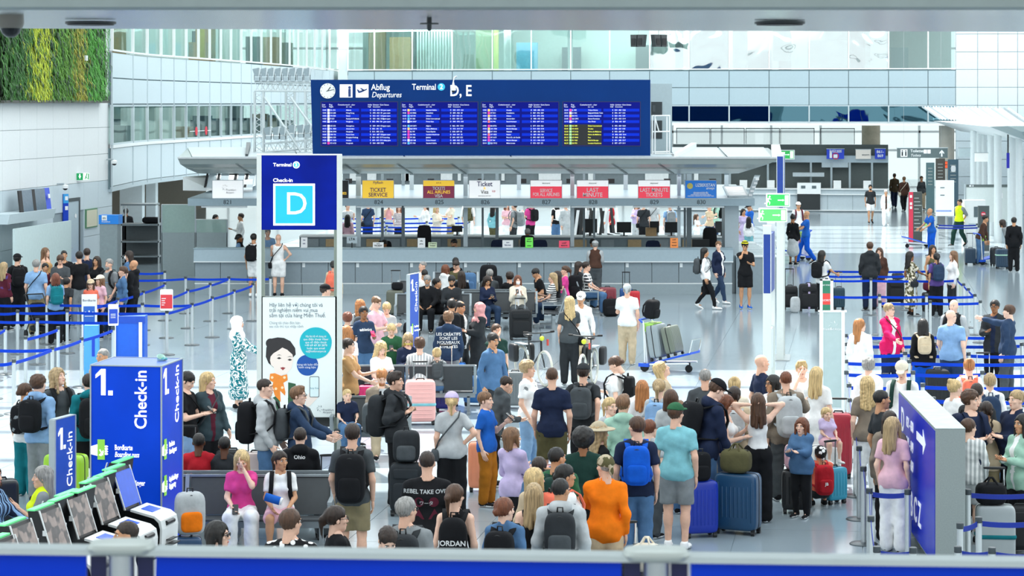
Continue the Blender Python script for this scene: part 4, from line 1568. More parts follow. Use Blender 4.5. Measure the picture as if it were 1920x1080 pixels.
MB().box(ix(1358,68),ix(1384,68),.6,1.6,0,z0).build('end_pier',POSTL,fas)
for px in(478,575,672,772,873,973,1073,1173,1273,1362):
 x = ix(px,69.5)
 MB().box(x-.06,x+.06,2.2,2.34,z1-.2,3.40).build('canopy_post',POSTL,fas)
MB().box(ix(640,72),ix(1356,72),5.0,5.15,2.72,2.95).build('rear_rail',POSTL,fas)
MB().box(ix(640,72),ix(1356,72),5.4,5.5,2.3,3.39).build('rear_screen',mat('rear screen grey','6d7d82',.5,var=.06),fas)
for px,w in((655,16),(688,17),(752,14),(760,8),(826,22),(858,6),(940,6),(1010,42),(1103,12),(1210,44),(1290,6),(1302,8)):
 MB().box(ix(px,72.4),ix(px+w,72.4),5.34,5.4,3.08,3.42).build('bright_opening',mat('pale window panel','d4dfe0',.5,var=.05),fas)  # lighter panels set in place of the small windows beyond
for px in(648,725,802,896,975,1062,1140,1245,1330):
 MB().box(ix(px,72),ix(px+12,72),4.7,4.9,3.02,3.16).build('projector',BLACK,fas)
SGN = []
def counter_sign(px0,px1,label,back,rows,top=None,py=(337.5,372.3)):
 d = DI+.055
 cx,w = ix((px0+px1)/2,d),(px1-px0)*d/F
 zb,zt = iz(py[1],d),iz(py[0],d)
 t = thing('counter_sign',label,'sign',(cx,d,zb))
 h = zt-zb
 MB().box(-w/2,w/2,-.05,.0,0,h).build('sign_panel',back,t)
 fr = MB()
 for a,b,c,e in((-w/2,w/2,0,.015),(-w/2,w/2,h-.015,h),(-w/2,-w/2+.012,0,h),(w/2-.012,w/2,0,h)):
  fr.box(a,b,-.058,.005,c,e)
 fr.build('sign_frame',ALU,t)
 if top:
  MB().box(-w/2+.012,w/2-.012,-.055,-.05,h*(1-top[1]),h-.015).build('sign_band',top[0],t)
 for s_,size,zz,m,ww in rows:
  lettering(s_,size,m,t,(0,-.058,h*zz),align='CENTER',width=ww,bold=.012)
 return t,w,h
YEL,REDS,MAR = mat('sign yellow','f6c73c',.5,var=.02,emit=.45),mat('sign coral red','ea3f54',.5,var=.02,emit=.45),mat('sign maroon','7c2945',.5,var=.02,emit=.45)  # emission added to brighten sign fronts that sit dim under the canopy
EMITW = mat('sign white with emission','f6f7f7',.6,var=0,emit=.45)
NAVYT,INK = mat('navy ink','2a2a6e',.6,var=0),mat('dark ink','20262c',.6,var=0)
GREYT = mat('grey ink','6d7478',.6,var=0)
counter_sign(679,739,'yellow sign reading ticket service above counter 824',YEL,[('Flyflash',.10,.86,GREYT,.28),('TICKET',.16,.46,NAVYT,.46),('SERVICE',.16,.20,NAVYT,.54)])
counter_sign(793,852.5,'maroon and yellow sign reading tickets all airlines visa',MAR,[('a t s',.08,.86,INK,.13),('TICKETS',.13,.55,PAPER,.36),('ALL AIRLINES',.13,.35,YEL,.66),('VISA',.13,.14,PAPER,.23)],(YEL,.32))
t,w,h = counter_sign(879,938.5,'white sign reading ticket and visa above counter 826',EMITW,[('Ticket',.20,.78,NAVYT,.44),('&',.10,.56,YEL,.07),('Visa',.15,.35,INK,.22),('travel service and more',.05,.15,GREYT,.36)])
lettering('KB',.08,mat('red ink','d0344a',.5,var=0),t,(.26,-.058,h*.39),align='CENTER')
counter_sign(994,1054,'red and white sign reading service for all airlines',REDS,[('skytravel',.07,.83,GREYT,.22),('SERVICE',.14,.43,PAPER,.36),('FOR ALL AIRLINES',.14,.22,PAPER,.76)],(EMITW,.34))
counter_sign(1081,1141,'red and white sign reading last minute above counter 828',REDS,[('skytravel',.07,.83,GREYT,.22),('LAST',.17,.46,PAPER,.34),('MINUTE',.17,.20,PAPER,.56)],(EMITW,.34))
counter_sign(1196,1256.5,'red and white sign reading last minute tickets',REDS,[('skytravel',.07,.83,GREYT,.22),('LAST MINUTE',.16,.46,PAPER,.80),('TICKETS',.16,.20,PAPER,.48)],(EMITW,.34))
t,w,h = counter_sign(1284,1343.5,'blue airline sign with yellow roundel above counter 830',mat('airline blue','1a6cc0',.5,var=.02,emit=.4),[])
MB().lathe([(0,0),(.085,0),(.085,.01),(0,.01)],20).build('roundel',mat('roundel yellow','e8d36a',.5,var=.02),t,loc=(-w/2+.145,-.05,h*.68),rot=(math.pi/2,0,0))
lettering('UZBEKISTAN',.13,PAPER,t,(.12,-.058,h*.72),align='CENTER',width=.57,shear=.25,bold=.02)
lettering('airways',.10,PAPER,t,(.27,-.058,h*.56),align='CENTER',width=.24,shear=.25,bold=.02)
for i,ww in enumerate((.42,.43,.58,.76)):
 lettering('information and ticket office' if i<3 else 'reservation ticketing and information desk',.05,PAPER,t,(0,-.058,h*(.34-i*.065)),align='CENTER',width=ww,bold=.02)
t,w,h = counter_sign(398,456.5,'white sign with small airport star logo above counter 821',EMITW,[])
for i in range(7):
 a = math.radians(20+i*48)
 MB().bar((-.08+.05*math.cos(a),-.056,h*.6+.05*math.sin(a)),(-.08+.085*math.cos(a+.35),-.056,h*.6+.085*math.sin(a+.35)),.012,.004).build('logo_stroke',INK,t)
lettering('Frankfurt',.075,GREYT,t,(.10,-.058,h*.46),align='CENTER')
lettering('Airport',.075,GREYT,t,(.07,-.058,h*.32),align='CENTER')
t,w,h = counter_sign(622,654,'black sign edge with yellow letters half hidden by the sign post',BLACK,[])
lettering('LINES',.10,YEL,t,(.06,-.058,h*.28),align='CENTER',bold=.02)
can = thing('counter_canopy','long grey hull shaped canopy roof over the ticket counters','canopy',(0,65.0,0))
d0 = 65.0
rows = [(0.0,iz(296.5,65),333,1467,65.0),(.02,iz(308,65),338,1440,65.0),(1.3,3.62,352,1412,66.3),(2.5,iz(325,67.5),371,1385,67.5),(4.2,3.40,380,1372,69.2),(9.0,3.42,372,1385,74.0),(12.5,3.70,350,1420,77.5),(13.9,3.93,352,1440,78.9),(13.92,3.97,352,1440,78.9)]
vs,fs = [],[]
for y,z,a,b,d in rows:
 vs += [(ix(a,d),y,z),(ix(b,d),y,z)]
nr = len(rows)
for i in range(nr-1):
 fs.append((2*i,2*i+2,2*i+3,2*i+1))
fs.append((0,1,2*nr-1,2*nr-2))
fs.append(tuple(range(0,2*nr,2)))
fs.append(tuple(reversed(range(1,2*nr,2))))
HULL = mat('canopy hull metal','87918f',.34,metal=.55,var=.03,scale=2)
MB().add(vs,fs).build('hull',HULL,can)
MB().box(ix(333,65),ix(1467,65),-.03,.03,iz(296.5,65)-.015,iz(296.5,65)+.03).build('front_lip',STEEL,can)
for px in(470,571,672,772,873,974,1075,1175,1262):
 a,b = ix(px-26,65),ix(px,67.6)
 MB().bar((a,-.02,iz(307,65)),(b,2.55,iz(325,67.5)-.01),.07,.03).build('hull_rib',mat('hull rib','5d6968',.5,var=.03),can)
for y,z,a,b in((.9,iz(311.5,65.9),348,1408),(1.15,iz(314,66.1),362,1400),(2.0,iz(318.5,67.0),372,1392)):
 MB().box(ix(a,65+y),ix(b,65+y),y-.03,y+.03,z-.045,z-.005).build('batten',mat('batten light','b4bcb8',.4,metal=.4,var=.02),can)
TOPS = mat('canopy top sheet','b3bfc2',.45,metal=.2,var=.03)
for a,b in((360,560),(560,760),(760,960),(960,1265),(1268,1362),(1365,1450)):
 z = iz(296.5,65)+.02
 MB().hexa([(ix(a,65),.06,z),(ix(b,65)-.05,.06,z),(ix(b-14,78),13.7,3.97),(ix(a-14,78),13.7,3.97),(ix(a,65),.06,z+.02),(ix(b,65)-.05,.06,z+.02),(ix(b-14,78),13.7,4.0),(ix(a-14,78),13.7,4.0)]).build('top_sheet',TOPS,can)
MB().hexa([(ix(1264,65),.1,3.97),(ix(1271,65),.1,3.97),(ix(1306,78),13,4.0),(ix(1296,78),13,4.0),(ix(1264,65),.1,4.10),(ix(1271,65),.1,4.10),(ix(1306,78),13,4.16),(ix(1296,78),13,4.16)]).build('roof_upstand',PANEL,can)
MB().hexa([(ix(456,65),.5,3.98),(ix(461,65),.5,3.98),(ix(470,78),13,4.0),(ix(462,78),13,4.0),(ix(456,65),.5,4.06),(ix(461,65),.5,4.06),(ix(470,78),13,4.18),(ix(462,78),13,4.18)]).build('roof_upstand',DARK,can)
MB().hexa([(ix(1447,65),-.02,3.96),(ix(1467,65),-.02,3.96),(ix(1462,78),13,3.97),(ix(1446,78),13,3.97),(ix(1447,65),-.02,4.0),(ix(1467,65),-.02,4.0),(ix(1462,78),13,4.1),(ix(1446,78),13,4.1)]).build('end_cap',PANEL,can)
def louvre(px,py,d,label,tilt,rz,w=1.0,h=.8,n=6):
 p = pt(px,py,d)
 t = thing('louvre_panel',label,'louvre',p,rz)
 fr = MB().bar((-w/2,0,0),(w/2,0,0),.05).bar((-w/2,h*math.sin(tilt),h*math.cos(tilt)),(w/2,h*math.sin(tilt),h*math.cos(tilt)),.05)
 for s in(-1,1):
  fr.bar((s*w/2,0,0),(s*w/2,h*math.sin(tilt),h*math.cos(tilt)),.05)
 fr.build('louvre_frame',ALU,t)
 for i in range(n):
  f = (i+.5)/n
  MB().obox((0,f*h*math.sin(tilt),f*h*math.cos(tilt)),(w-.05,0,0),(0,.07*math.sin(tilt),.07*math.cos(tilt)),(0,.02,-.02)).build('slat',PAPER if i%1==0 else BLACK,t)
 MB().obox((0,.5*h*math.sin(tilt)+.05,.5*h*math.cos(tilt)),(w,0,0),(0,h*math.sin(tilt),h*math.cos(tilt)),(0,.02*math.cos(tilt),-.02*math.sin(tilt))).build('back_sheet',BLACK,t)
louvre(1384,368,67.5,'tilted black and white louvre panel at the fascia end',1.0,.25,.6,.5)
p0,p1 = pt(1402,372,67.6),pt(1419,328,67.9)
t = thing('louvre_panel','upright narrow white louvre panel leaning at the right fascia end','louvre',p0)
MB().hexa([(-.05,-.02,-.05),(.08,-.02,-.05),(.12,.3,-.05),(-.02,.3,-.05),(p1.x-p0.x-.1,0,p1.z-p0.z),(p1.x-p0.x+.06,0,p1.z-p0.z),(p1.x-p0.x+.10,.3,p1.z-p0.z),(p1.x-p0.x-.06,.3,p1.z-p0.z)]).build('louvre_box',ALU,t)
for i in range(5):
 f = .15+i*.17
 MB().obox(((p1.x-p0.x)*f+.03,-.03,(p1.z-p0.z)*f),(.1,0,0),(0,.02,0),(0,0,.06)).build('slat',PAPER,t)
t = thing('screen_rack','white box with slanted grey screens under the left canopy tip','screen',(ix(378,69),69,iz(352,69)))
q = 69/F
MB().hexa([(-.55,0,-.08),(.2,-.4,-.08),(1.55,-.4,.05),(1.55,.5,.05),(-.55,0,.32),(.2,-.4,.02),(1.55,-.4,.25),(1.55,.5,.45)]).build('box',PANEL,t)
for i,(a,w,m)in enumerate(((.12,.05,BLACK),(.2,.22,LGREY),(.46,.06,BLACK),(.56,.22,LGREY),(.95,.07,BLACK),(1.06,.18,LGREY),(1.28,.07,BLACK),(1.38,.16,LGREY))):
 MB().hexa([(a,-.42,.02),(a+w,-.42,.02),(a+w,-.3,.02),(a,-.3,.02),(a+.09,-.30,.56),(a+w+.09,-.30,.56),(a+w+.09,-.2,.56),(a+.09,-.2,.56)]).build('screen',m,t)
 # ---------------------------------------------------------------- departures board
DB = 66.3
bx0,bx1,bz0,bz1 = ix(582.5,DB),ix(1219.5,DB),iz(293,DB),iz(149.5,DB)
brd = thing('departures_board','large dark blue departures board with clock and four flight lists','board',((bx0+bx1)/2,DB,bz0))
bw,bh = bx1-bx0,bz1-bz0
BOARD = mat('board blue','03316e',.6,var=.06,scale=1.0,spec=.12)
MB().hexa([(-bw/2+.06,0,0),(bw/2,0,0),(bw/2,.55,0),(-bw/2+.06,.55,0),(-bw/2,0,bh),(bw/2,0,bh),(bw/2,.55,bh),(-bw/2,.55,bh)]).build('case',BOARD,brd)
MB().box(-bw/2+.05,bw/2,-.03,.56,-.06,.0).build('base_rail',STEEL,brd)
bpx = lambda px:(px-901)/F*DB
bpz = lambda py:iz(py,DB)-bz0
WHT = mat('board white print','f2f6f8',.5,var=0,emit=.25)
CLK = MB().lathe([(0,0),(.215,0),(.215,.03),(0,.03)],36).build('clock',mat('clock face','e6eae6',.4,var=.0),brd,loc=(bpx(614.5),-.03+.03,bpz(170.5)),rot=(math.pi/2,0,0))
for i in range(12):
 a = math.radians(i*30)
 MB().bar((.17*math.sin(a),.17*math.cos(a),.033),(.20*math.sin(a),.20*math.cos(a),.033),.014,.004).build('hour_mark',INK,CLK)
MB().bar((0,0,.036),(.08,.11,.036),.024,.004).build('hour_hand',INK,CLK)
MB().bar((-.04,-.01,.038),(.19,.045,.038),.016,.004).build('minute_hand',INK,CLK)
for px in(649,679):
 MB().box(bpx(px)-.18,bpx(px)+.18,-.02,0,bpz(170.5)-.185,bpz(170.5)+.185).build('pictogram_tile',WHT,brd)
DBL = mat('board print blue','12356f',.5,var=0)
lettering('i',.42,DBL,brd,(bpx(655.5),-.024,bpz(172)),align='CENTER',bold=.04)
pl_ = MB()
pl_.prism([(-.15,.05),(-.11,.05),(-.07,.005),(.11,.06),(.15,.08),(.13,.035),(-.02,-.035),(-.10,-.055)],-.003,.003).prism([(-.06,.085),(-.02,.09),(.08,.03),(.02,.01)],-.003,.003)
pl_.build('plane_pictogram',DBL,brd,loc=(bpx(679),-.024,bpz(171)))
lettering('Abflug',.24,WHT,brd,(bpx(696),-.006,bpz(164)),width=.53,bold=.01)
lettering('Departures',.22,WHT,brd,(bpx(696.5),-.006,bpz(178)),width=.84,shear=.25)
lettering('Terminal',.24,WHT,brd,(bpx(772.5),-.006,bpz(163.5)),width=.67,bold=.01)
MB().lathe([(0,0),(.105,0),(.105,.012),(0,.012)],28).build('terminal_disc',mat('disc cyan','28b4d8',.5,var=0,emit=.2),brd,loc=(bpx(827.5),0,bpz(163)),rot=(math.pi/2,0,0))
lettering('2',.19,WHT,brd,(bpx(827.5),-.016,bpz(163)),align='CENTER',bold=.02)
lettering('D, E',.44,WHT,brd,(bpx(843),-.006,bpz(171)),width=.60,bold=.015)
SCRN = mat('flight screen','020e74',.5,var=.05,scale=.8,emit=.10,spec=.1)
SCRN2 = mat('flight screen band','0228b4',.5,var=.05,scale=.8,emit=.25,spec=.1)
SCRD = mat('flight screen dead','060c10',.3,var=0)
STX = mat('flight text','dfe6fa',.5,var=0,emit=.35)
SYE = mat('flight text yellow','d9dc4a',.5,var=0,emit=.8)
SOR = mat('flight text orange','f0603c',.5,var=0,emit=.8)
FL = [(('13:45 DL 015','13:45 CX 288','13:55 VN 036','14:00 FI 521','14:05 XR 3140','14:05 CZ 332','14:15 KL 1820','14:15 SM 2900','14:20 CM 156','14:20 MU 220','14:35 PC 5026','14:35 X3 6122'),('Atlanta','Hong Kong','Hanoi','Reykjavik-Keflavik','Hurghada','Guangzhou','Amsterdam','Hurghada','Punta Cana','Shanghai-Pudong','Antalya','Hurghada')),(('14:35 PC 994','14:45 A3 8302','15:05 OZ 541','15:15 EY 006','15:15 BA 2037','15:30 AH 2071','15:45 EJU 3910','15:50 BJ 170','16:05 BA 905','16:15 SV 168','17:15 QR 068','17:30 PC 998'),('Istanbul-Sabiha','Heraklion','Athens','Dubai International','Porto Sant','Algiers','Palma-Mallorca','Tunis-Djerba','London-Heathrow','Jeddah','Doha-Hamad','Istanbul-Sabiha')),(('17:05 XQ 141','17:45 AT 811','18:30 KC 922','18:50 KL 1822','19:10 KE 946','19:05 BA 8736','19:10 UX 1504','19:20 AY 1416','19:40 AT 1825','19:50 AF 1619','20:05 IB 764','20:10 EJU 3912'),('Antalya','Casablanca','Astana','Amsterdam','Seoul-Incheon','London-City','Madrid-Barajas','Helsinki','Nador','Paris-Ch. de Gaulle','Madrid-Barajas','Milan-Linate')),(('20:30 JL 408','20:35 JU 353','20:50 BA 915','21:00 EJU 2951','21:15 EY 124','22:20 EK 048','05:45 X3 4252','05:30 X3 2126','05:40 X3 2422','06:10 X3 4046','06:25 IB 1362','06:30 BA 901'),('Tokyo-Narita','Belgrad-Nikola Tesla','London-Heathrow','Rome-Fiumicino','Abu Dhabi','Dubai International','Rhodes','Palma-de-Mallorca','Palma-de-Mallorca','Kos','Madrid-Barajas','London-Heathrow'))]
AIR = [mat('carrier tag %d'%i,c,.5,var=0,emit=.6)for i,c in enumerate(('eceff4','f2b64a','ee6a50','e0338c','9adf8c','4aa0e8'))]
g_ = random.Random(3)
for s,(x0,x1)in enumerate(((602.5,745),(752.5,895.5),(903,1047),(1056,1200))):
 zt,zb_ = bpz(191.5),bpz(273)
 ax,bx = bpx(x0),bpx(x1)
 sc = MB().box(ax-.02,bx+.02,-.012,0,zb_-.02,zt+.02).build('screen',mat('screen bezel','07164e',.3,var=0),brd)
 MB().box(ax,bx,-.016,-.012,zb_,zt).build('screen_surface',SCRN,sc)
 xm = ax+(bx-ax)*.51
 for r in range(12):
  py = 206.5+r*5.4+(2.6 if r>4 else 0)
  z = bpz(py)
  if r%2 == 0:
   if s == 3 and r > 4:
    MB().box(xm+.03,bx-.02,-.019,-.016,z-.04,z+.04).build('row_band',SCRN2,sc)
   else:
    MB().box(ax+.03,xm-.03,-.019,-.016,z-.04,z+.04).build('row_band',SCRN2,sc)
    MB().box(xm+.03,bx-.02,-.019,-.016,z-.04,z+.04).build('row_band',SCRN2,sc)
  q = .06
  MB().box(ax+.175,ax+.175+q,-.021,-.016,z-q/2,z+q/2).build('carrier_tag',AIR[0 if s==0 and r<10 else g_.choice((0,0,1,2,3,5))if s<3 or r<5 else 4],sc)
 if s == 3:
  MB().box(ax+.02,xm-.02,-.018,-.0165,zb_+.01,bpz(233.2)).build('dead_screen',SCRD,sc)
 def col(lines,x,m0,m1=None):
  for half in(0,1):
   ls = lines[:5]if half == 0 else lines[5:]
   zc = bpz(206.5)if half == 0 else bpz(236.1)
   m = m0 if half == 0 or not m1 else m1
   for i,l in enumerate(ls):
    if l:
     lettering(l,.050,m,sc,(x,-.022,zc-i*5.4*DB/F),bold=.01,ext=.0)
 a,b = FL[s]
 m1 = SYE if s == 3 else None
 col([l.split(' ')[0]for l in a],ax+.03,STX,m1)
 col([' '.join(l.split(' ')[1:])for l in a],ax+.25,STX,m1)
 col(b,ax+.70,STX,m1)
 col([g_.choice('DE')+'   %d - %d  %s%d'%(800+g_.randint(1,90),800+g_.randint(1,90),g_.choice('DE'),g_.randint(1,28))for _ in range(12)],xm+.28,STX)
 if s == 0:
  col(['gate open']*6+['','','gate open','boarding','delay gate',''],xm+.66,STX)
 for l1,l2,x in(('Zeit','Time',.02),('Flug','Flight',.22),('Codeshare','',.47),('nach - uber','to - via',.70)):
  lettering(l1,.055,STX,sc,(ax+x,-.022,bpz(196.5)),ext=0)
  if l2:lettering(l2,.055,STX,sc,(ax+x,-.022,bpz(200.3)),ext=0)
 for l1,l2,x in(('Halle','Hall',.22),('Schalter','Counters',.36),('Gate','',.56),('Status','',.68)):
  lettering(l1,.055,STX,sc,(xm+x,-.022,bpz(196.5)),ext=0)
  if l2:lettering(l2,.055,STX,sc,(xm+x,-.022,bpz(200.3)),ext=0)
hk = thing('hook_camera','white hooked dome camera hanging in front of the letter D','camera',(ix(850,66.0),66.0,iz(167,66.0)))
hk.scale = (.72,.72,.85)
MB().tube([(.05,.46,.38),(.13,.2,.42),(.10,0,.42),(.03,0,.38),(0,0,.25),(0,0,.15)],[.02,.02,.022,.022,.022,.05],10).build('arm',PANEL,hk,True)
MB().lathe([(.02,.18),(.09,.08),(.11,-.02),(.10,-.05),(0,-.05)],18).build('housing',PANEL,hk,True)
MB().ball((0,0,-.05),(.07,.07,.07),nu=14,nv=8).build('lens_dome',mat('smoked dome','23262a',.15,var=0),hk,True)
t = thing('service_box','pale grey service cabinet with dark openings right of the board','cabinet',(ix(1240,69),69,4.0))
MB().box(ix(1220,69)-t.location.x,ix(1260,69)-t.location.x,0,1.2,0,iz(157,69)-4.0).build('body',mat('service grey','9fb0b4',.5,var=.03),t)
for y0,y1 in((191,216),(226,260)):
 x0 = ix(1221,69)-t.location.x
 MB().box(x0,x0+.32,-.02,.01,iz(y1,69)-4.0,iz(y0,69)-4.0).build('opening',mat('dark recess','2b3336',.6,var=.05),t)
 MB().box(x0+.03,x0+.12,-.04,-.02,iz(y1,69)-3.9,iz(y0,69)-4.1).build('inner_box',DARK,t)
t = thing('maintenance_ladder','white tubular ladder frame on the canopy right of the board','ladder',(ix(1228,68),68,3.98))
lz = lambda py:iz(py,68)-3.98
lx = lambda px:(px-1228)*68/F
for px in(1223,1228,1253,1258):
 MB().tube([(lx(px),0 if px<1240 else.6,0),(lx(px),0 if px<1240 else.6,lz(216))],.022,8).build('upright',PANEL,t,True)
for py in(217,247,285):
 MB().tube([(lx(1223),0,lz(py)),(lx(1258),.6,lz(py))],.02,8).build('rung',PANEL,t,True)
MB().tube([(lx(1228),0,lz(220)),(lx(1236),.2,lz(246))],.018,8).build('brace',PANEL,t,True)
MB().tube([(lx(1222),0,lz(288)),(lx(1255),.2,lz(288)),(lx(1264),.4,lz(290))],.02,8).build('foot_rail',PANEL,t,True)
# ---------------------------------------------------------------- lighting truss left of the board
DT = 71.0
tr = thing('lighting_truss','white lattice lighting truss standing on the canopy beside the board','truss',(ix(530,DT),DT,3.98))
TRM = mat('truss white','d3dcdd',.4,metal=.3,var=.02)
tx = lambda px:(px-530)*DT/F
tz = lambda py:iz(py,DT)-3.98
def lattice(p,q,w,name,n):
 """four chords with zig-zag lacing"""
 p,q = Vector(p),Vector(q)
 u = (q-p).normalized()
 a = Vector((0,1,0))*w/2
 b = u.cross(Vector((0,1,0))).normalized()*w/2
 m = MB()
 cs = [a+b,a-b,-a-b,-a+b]
 for c in cs:
  m.tube([p+c,q+c],.028,6)
 L = (q-p).length
 for f in range(4):
  c0,c1 = cs[f],cs[(f+1)%4]
  for i in range(n):
   s0,s1 = p+u*L*i/n,p+u*L*(i+1)/n
   m.tube([s0+(c0 if i%2 else c1),s1+(c1 if i%2 else c0)],.012,4,caps=False)
 return m.build(name,TRM,tr,True)
for px,dy in((486,0),(535,1.6),(581,0)):
 lattice((tx(px),dy,0 if px!=535 else 0),(tx(px),dy,tz(172)),.27,'truss_column',10)
lattice((tx(478),0,tz(162)),(tx(592),0,tz(163)),.27,'truss_beam',12)
lattice((tx(497),0,tz(277)),(tx(592),0,tz(270)),.25,'truss_beam',12)
lattice((tx(478),1.6,tz(162)),(tx(592),1.6,tz(163)),.27,'truss_beam',12)
for a,b in(((497,182),(565,284)),((546,182),(592,246))):
 MB().tube([(tx(a[0]),-.2,tz(a[1])),(tx(b[0]),-.2,tz(b[1]))],.035,8).build('brace',TRM,tr,True)
LAMPH,LAMPG = mat('flood housing','aab9be',.45,metal=.2,var=.04),mat('flood glass','e3ecee',.2,var=0)
k = 0
def flood(px,py,lab,grp):
 t = thing('floodlight',lab,'light',(ix(px,DT),DT-.1,iz(py,DT)),0,grp)
 MB().box(-.075,.075,-.10,.10,.0,.12).build('ballast_box',LAMPH,t)
 MB().hexa([(-.07,-.08,.14),(.05,-.08,.14),(.05,.08,.14),(-.07,.08,.14),(-.13,-.16,.36),(.06,-.16,.40),(.06,.12,.40),(-.13,.12,.36)]).build('reflector',LAMPH,t)
 MB().hexa([(.05,-.09,.14),(.075,-.09,.14),(.075,.09,.14),(.05,.09,.14),(.07,-.17,.40),(.13,-.17,.37),(.13,.13,.37),(.07,.13,.40)]).build('glass',LAMPG,t)
 MB().bar((-.09,0,.02),(-.09,0,.2),.015).bar((.09,0,.02),(.09,0,.2),.015).build('yoke',DARK,t)
for i in range(8):
 flood(483+i*13.4,152,ORD[i]+' grey floodlight from the left along the truss top','floodlights on the truss top')
for i,px in enumerate((504,519,531,549,565,578)):
 flood(px,262 if px<540 else 258,ORD[i]+' grey floodlight from the left in the lower truss row','floodlights on the lower truss beam')
 # ---------------------------------------------------------------- totem with the letter D
TD = gd(852)
tot = thing('terminal_totem','tall steel framed totem with blue letter D sign and poster','sign',(ix(562,TD),TD,0))
ox = lambda px:(px-562)*TD/F
oz = lambda py:EYE-(py-HY)/F*TD
for a,b in((482,491),(632,641.5)):
 MB().rrect(ox(b)-ox(a),oz(290),-.06,.06,.02,3,((ox(a)+ox(b))/2,0,oz(290)/2)).build('post',mat('totem post','dfe4de',.35,metal=.3,var=.02),tot)
 sgn = 1 if a < 500 else-1
 xe = ox(b)if sgn > 0 else ox(a)
 MB().box(min(xe,xe+sgn*.045),max(xe,xe+sgn*.045),-.045,.045,0.02,oz(291)).build('post_channel',mat('channel grey green','8f9a8e',.4,metal=.3,var=.03),tot)
DBLUE = mat('totem blue light box','001a88',.4,var=.25,scale=1.6,emit=.22,spec=.12)
MB().box(ox(490),ox(633),-.05,.05,oz(430.5),oz(291)).build('light_box',DBLUE,tot)
MB().box(ox(482),ox(641),-.062,.062,oz(291),oz(289)).build('top_rail',CSTRIP,tot)
TW = mat('lit white','fbf8f2',.5,var=0,emit=.75)
lettering('Terminal',.075,TW,tot,(ox(512.8),-.055,oz(309)),width=ox(547)-ox(512.8),bold=.02)
MB().lathe([(0,0),(.055,0),(.055,.006),(0,.006)],26).build('disc',TW,tot,loc=(ox(556),-.05,oz(309)),rot=(math.pi/2,0,0))
MB().lathe([(0,0),(.041,0),(.041,.003),(0,.003)],26).build('disc_inner',mat('lit cyan','3fb6d3',.5,var=0,emit=.5),tot,loc=(ox(556),-.056,oz(309)),rot=(math.pi/2,0,0))
lettering('2',.07,TW,tot,(ox(556),-.061,oz(309)),align='CENTER',bold=.03)
lettering('Check-in',.08,TW,tot,(ox(512.5),-.055,oz(338)),width=ox(549)-ox(512.5),bold=.02)
MB().box(ox(513),ox(591),-.054,-.05,oz(422.5),oz(344)).build('letter_frame',TW,tot)
MB().box(ox(517),ox(587),-.057,-.054,oz(418.5),oz(348)).build('letter_field',mat('lit sky blue','17a9e3',.5,var=.08,scale=1.5,emit=.55),tot)
lettering('D',.50,TW,tot,(ox(534.5),-.06,oz(383.5)),width=ox(571)-ox(534.5),name='letter')
PZ0,PZ1 = oz(782),oz(555.5)
POST = mat('poster ground','e6efed',.5,var=.01,emit=.06)
MB().box(ox(491),ox(633),-.045,.045,PZ0,PZ1).build('poster_box',mat('poster box frame','5f6a66',.5,var=.03),tot)
po = MB().box(ox(493),ox(629),-.05,-.045,PZ0+.005,PZ1-.01).build('poster',POST,tot)
PT = mat('poster text','4a5a68',.6,var=0)
PTL = mat('poster pale text','8a979f',.6,var=0)
for i,(l,x1)in enumerate((('Hãy liên hệ với chúng tôi và',605),('trải nghiệm niềm vui mua',596),('sắm tại cửa hàng Miễn Thuế.',611))):
 lettering(l,.088,PT,po,(ox(505.5),-.053,oz(571.5+i*9.8)),width=ox(x1)-ox(505.5),ext=0)
for i,(l,x1)in enumerate((('Chúng tôi chào đón bạn',563),('sau cửa thủ tục nhập cảnh',569))):
 lettering(l,.06,PTL,po,(ox(505.5),-.053,oz(605+i*6.6)),width=ox(x1)-ox(505.5),ext=0)
def blob(px,py,r,m,n=40,name='speech_bubble',y=-.052,e=0.0,sx=1.0):
 poly = [(ox(px)+r*sx*TD/F*math.cos(2*math.pi*i/n)*(1+e*math.sin(6*math.pi*i/n)),oz(py)+r*TD/F*math.sin(2*math.pi*i/n)*(1+e*math.cos(4*math.pi*i/n)))for i in range(n)]
 return MB().prism(poly,y-.002,y+.002).build(name,m,po)
blob(577,684,20,mat('bubble blue','1353a6',.5,var=0),e=.02)
blob(592.5,642.5,30,mat('bubble teal','12b5c4',.5,var=0),e=.02,y=-.056)
for i,l in enumerate(('Hãy liên hệ với chúng tôi','qua điện thoại Viber','qua số điện thoại','+49 69 69 30 2870','hoặc qua email','vip@frankfurt-airport.de')):
 lettering(l,.046,PAPER,po,(ox(593),-.060,oz(630+i*5.6)),align='CENTER',width=ox(612)-ox(574)if i in(0,5)else None,ext=0)
for i,l in enumerate(('Chúng tôi luôn đồng','hành cùng bạn.')):
 lettering(l,.046,PAPER,po,(ox(577),-.056,oz(683+i*5)),align='CENTER',ext=0)
def flat(pts,m,name,y):
 return MB().prism([(ox(a),oz(b))for a,b in pts][::-1],y-.001,y+.001).build(name,m,po)
HRD,FACE,SCF,VES = mat('print hair','2e2b2c',.6,var=.03),mat('print face','f6e6db',.6,var=0),mat('print scarf','f08a2c',.6,var=.06),mat('print vest','2f5a3c',.6,var=.02)
flat([(504,782),(503,759),(512,745),(530,735),(548,752),(555,782)],VES,'print_vest',-.0515)
flat([(541,733),(541,716),(555,719),(556,745),(553,782),(541,770)],VES,'print_vest',-.0522)
flat([(528,690),(530,712),(540,716),(541,782),(528,782),(522,715)],PAPER,'print_blouse',-.0525)
flat([(500,652),(503,641),(511,634),(521,632),(533,633),(545,639),(554,652),(555,664),(548,672),(530,690),(513,688),(504,680),(499,668)],HRD,'print_hair',-.053)
blob(508,643,9,HRD,24,'print_hair',-.0528)
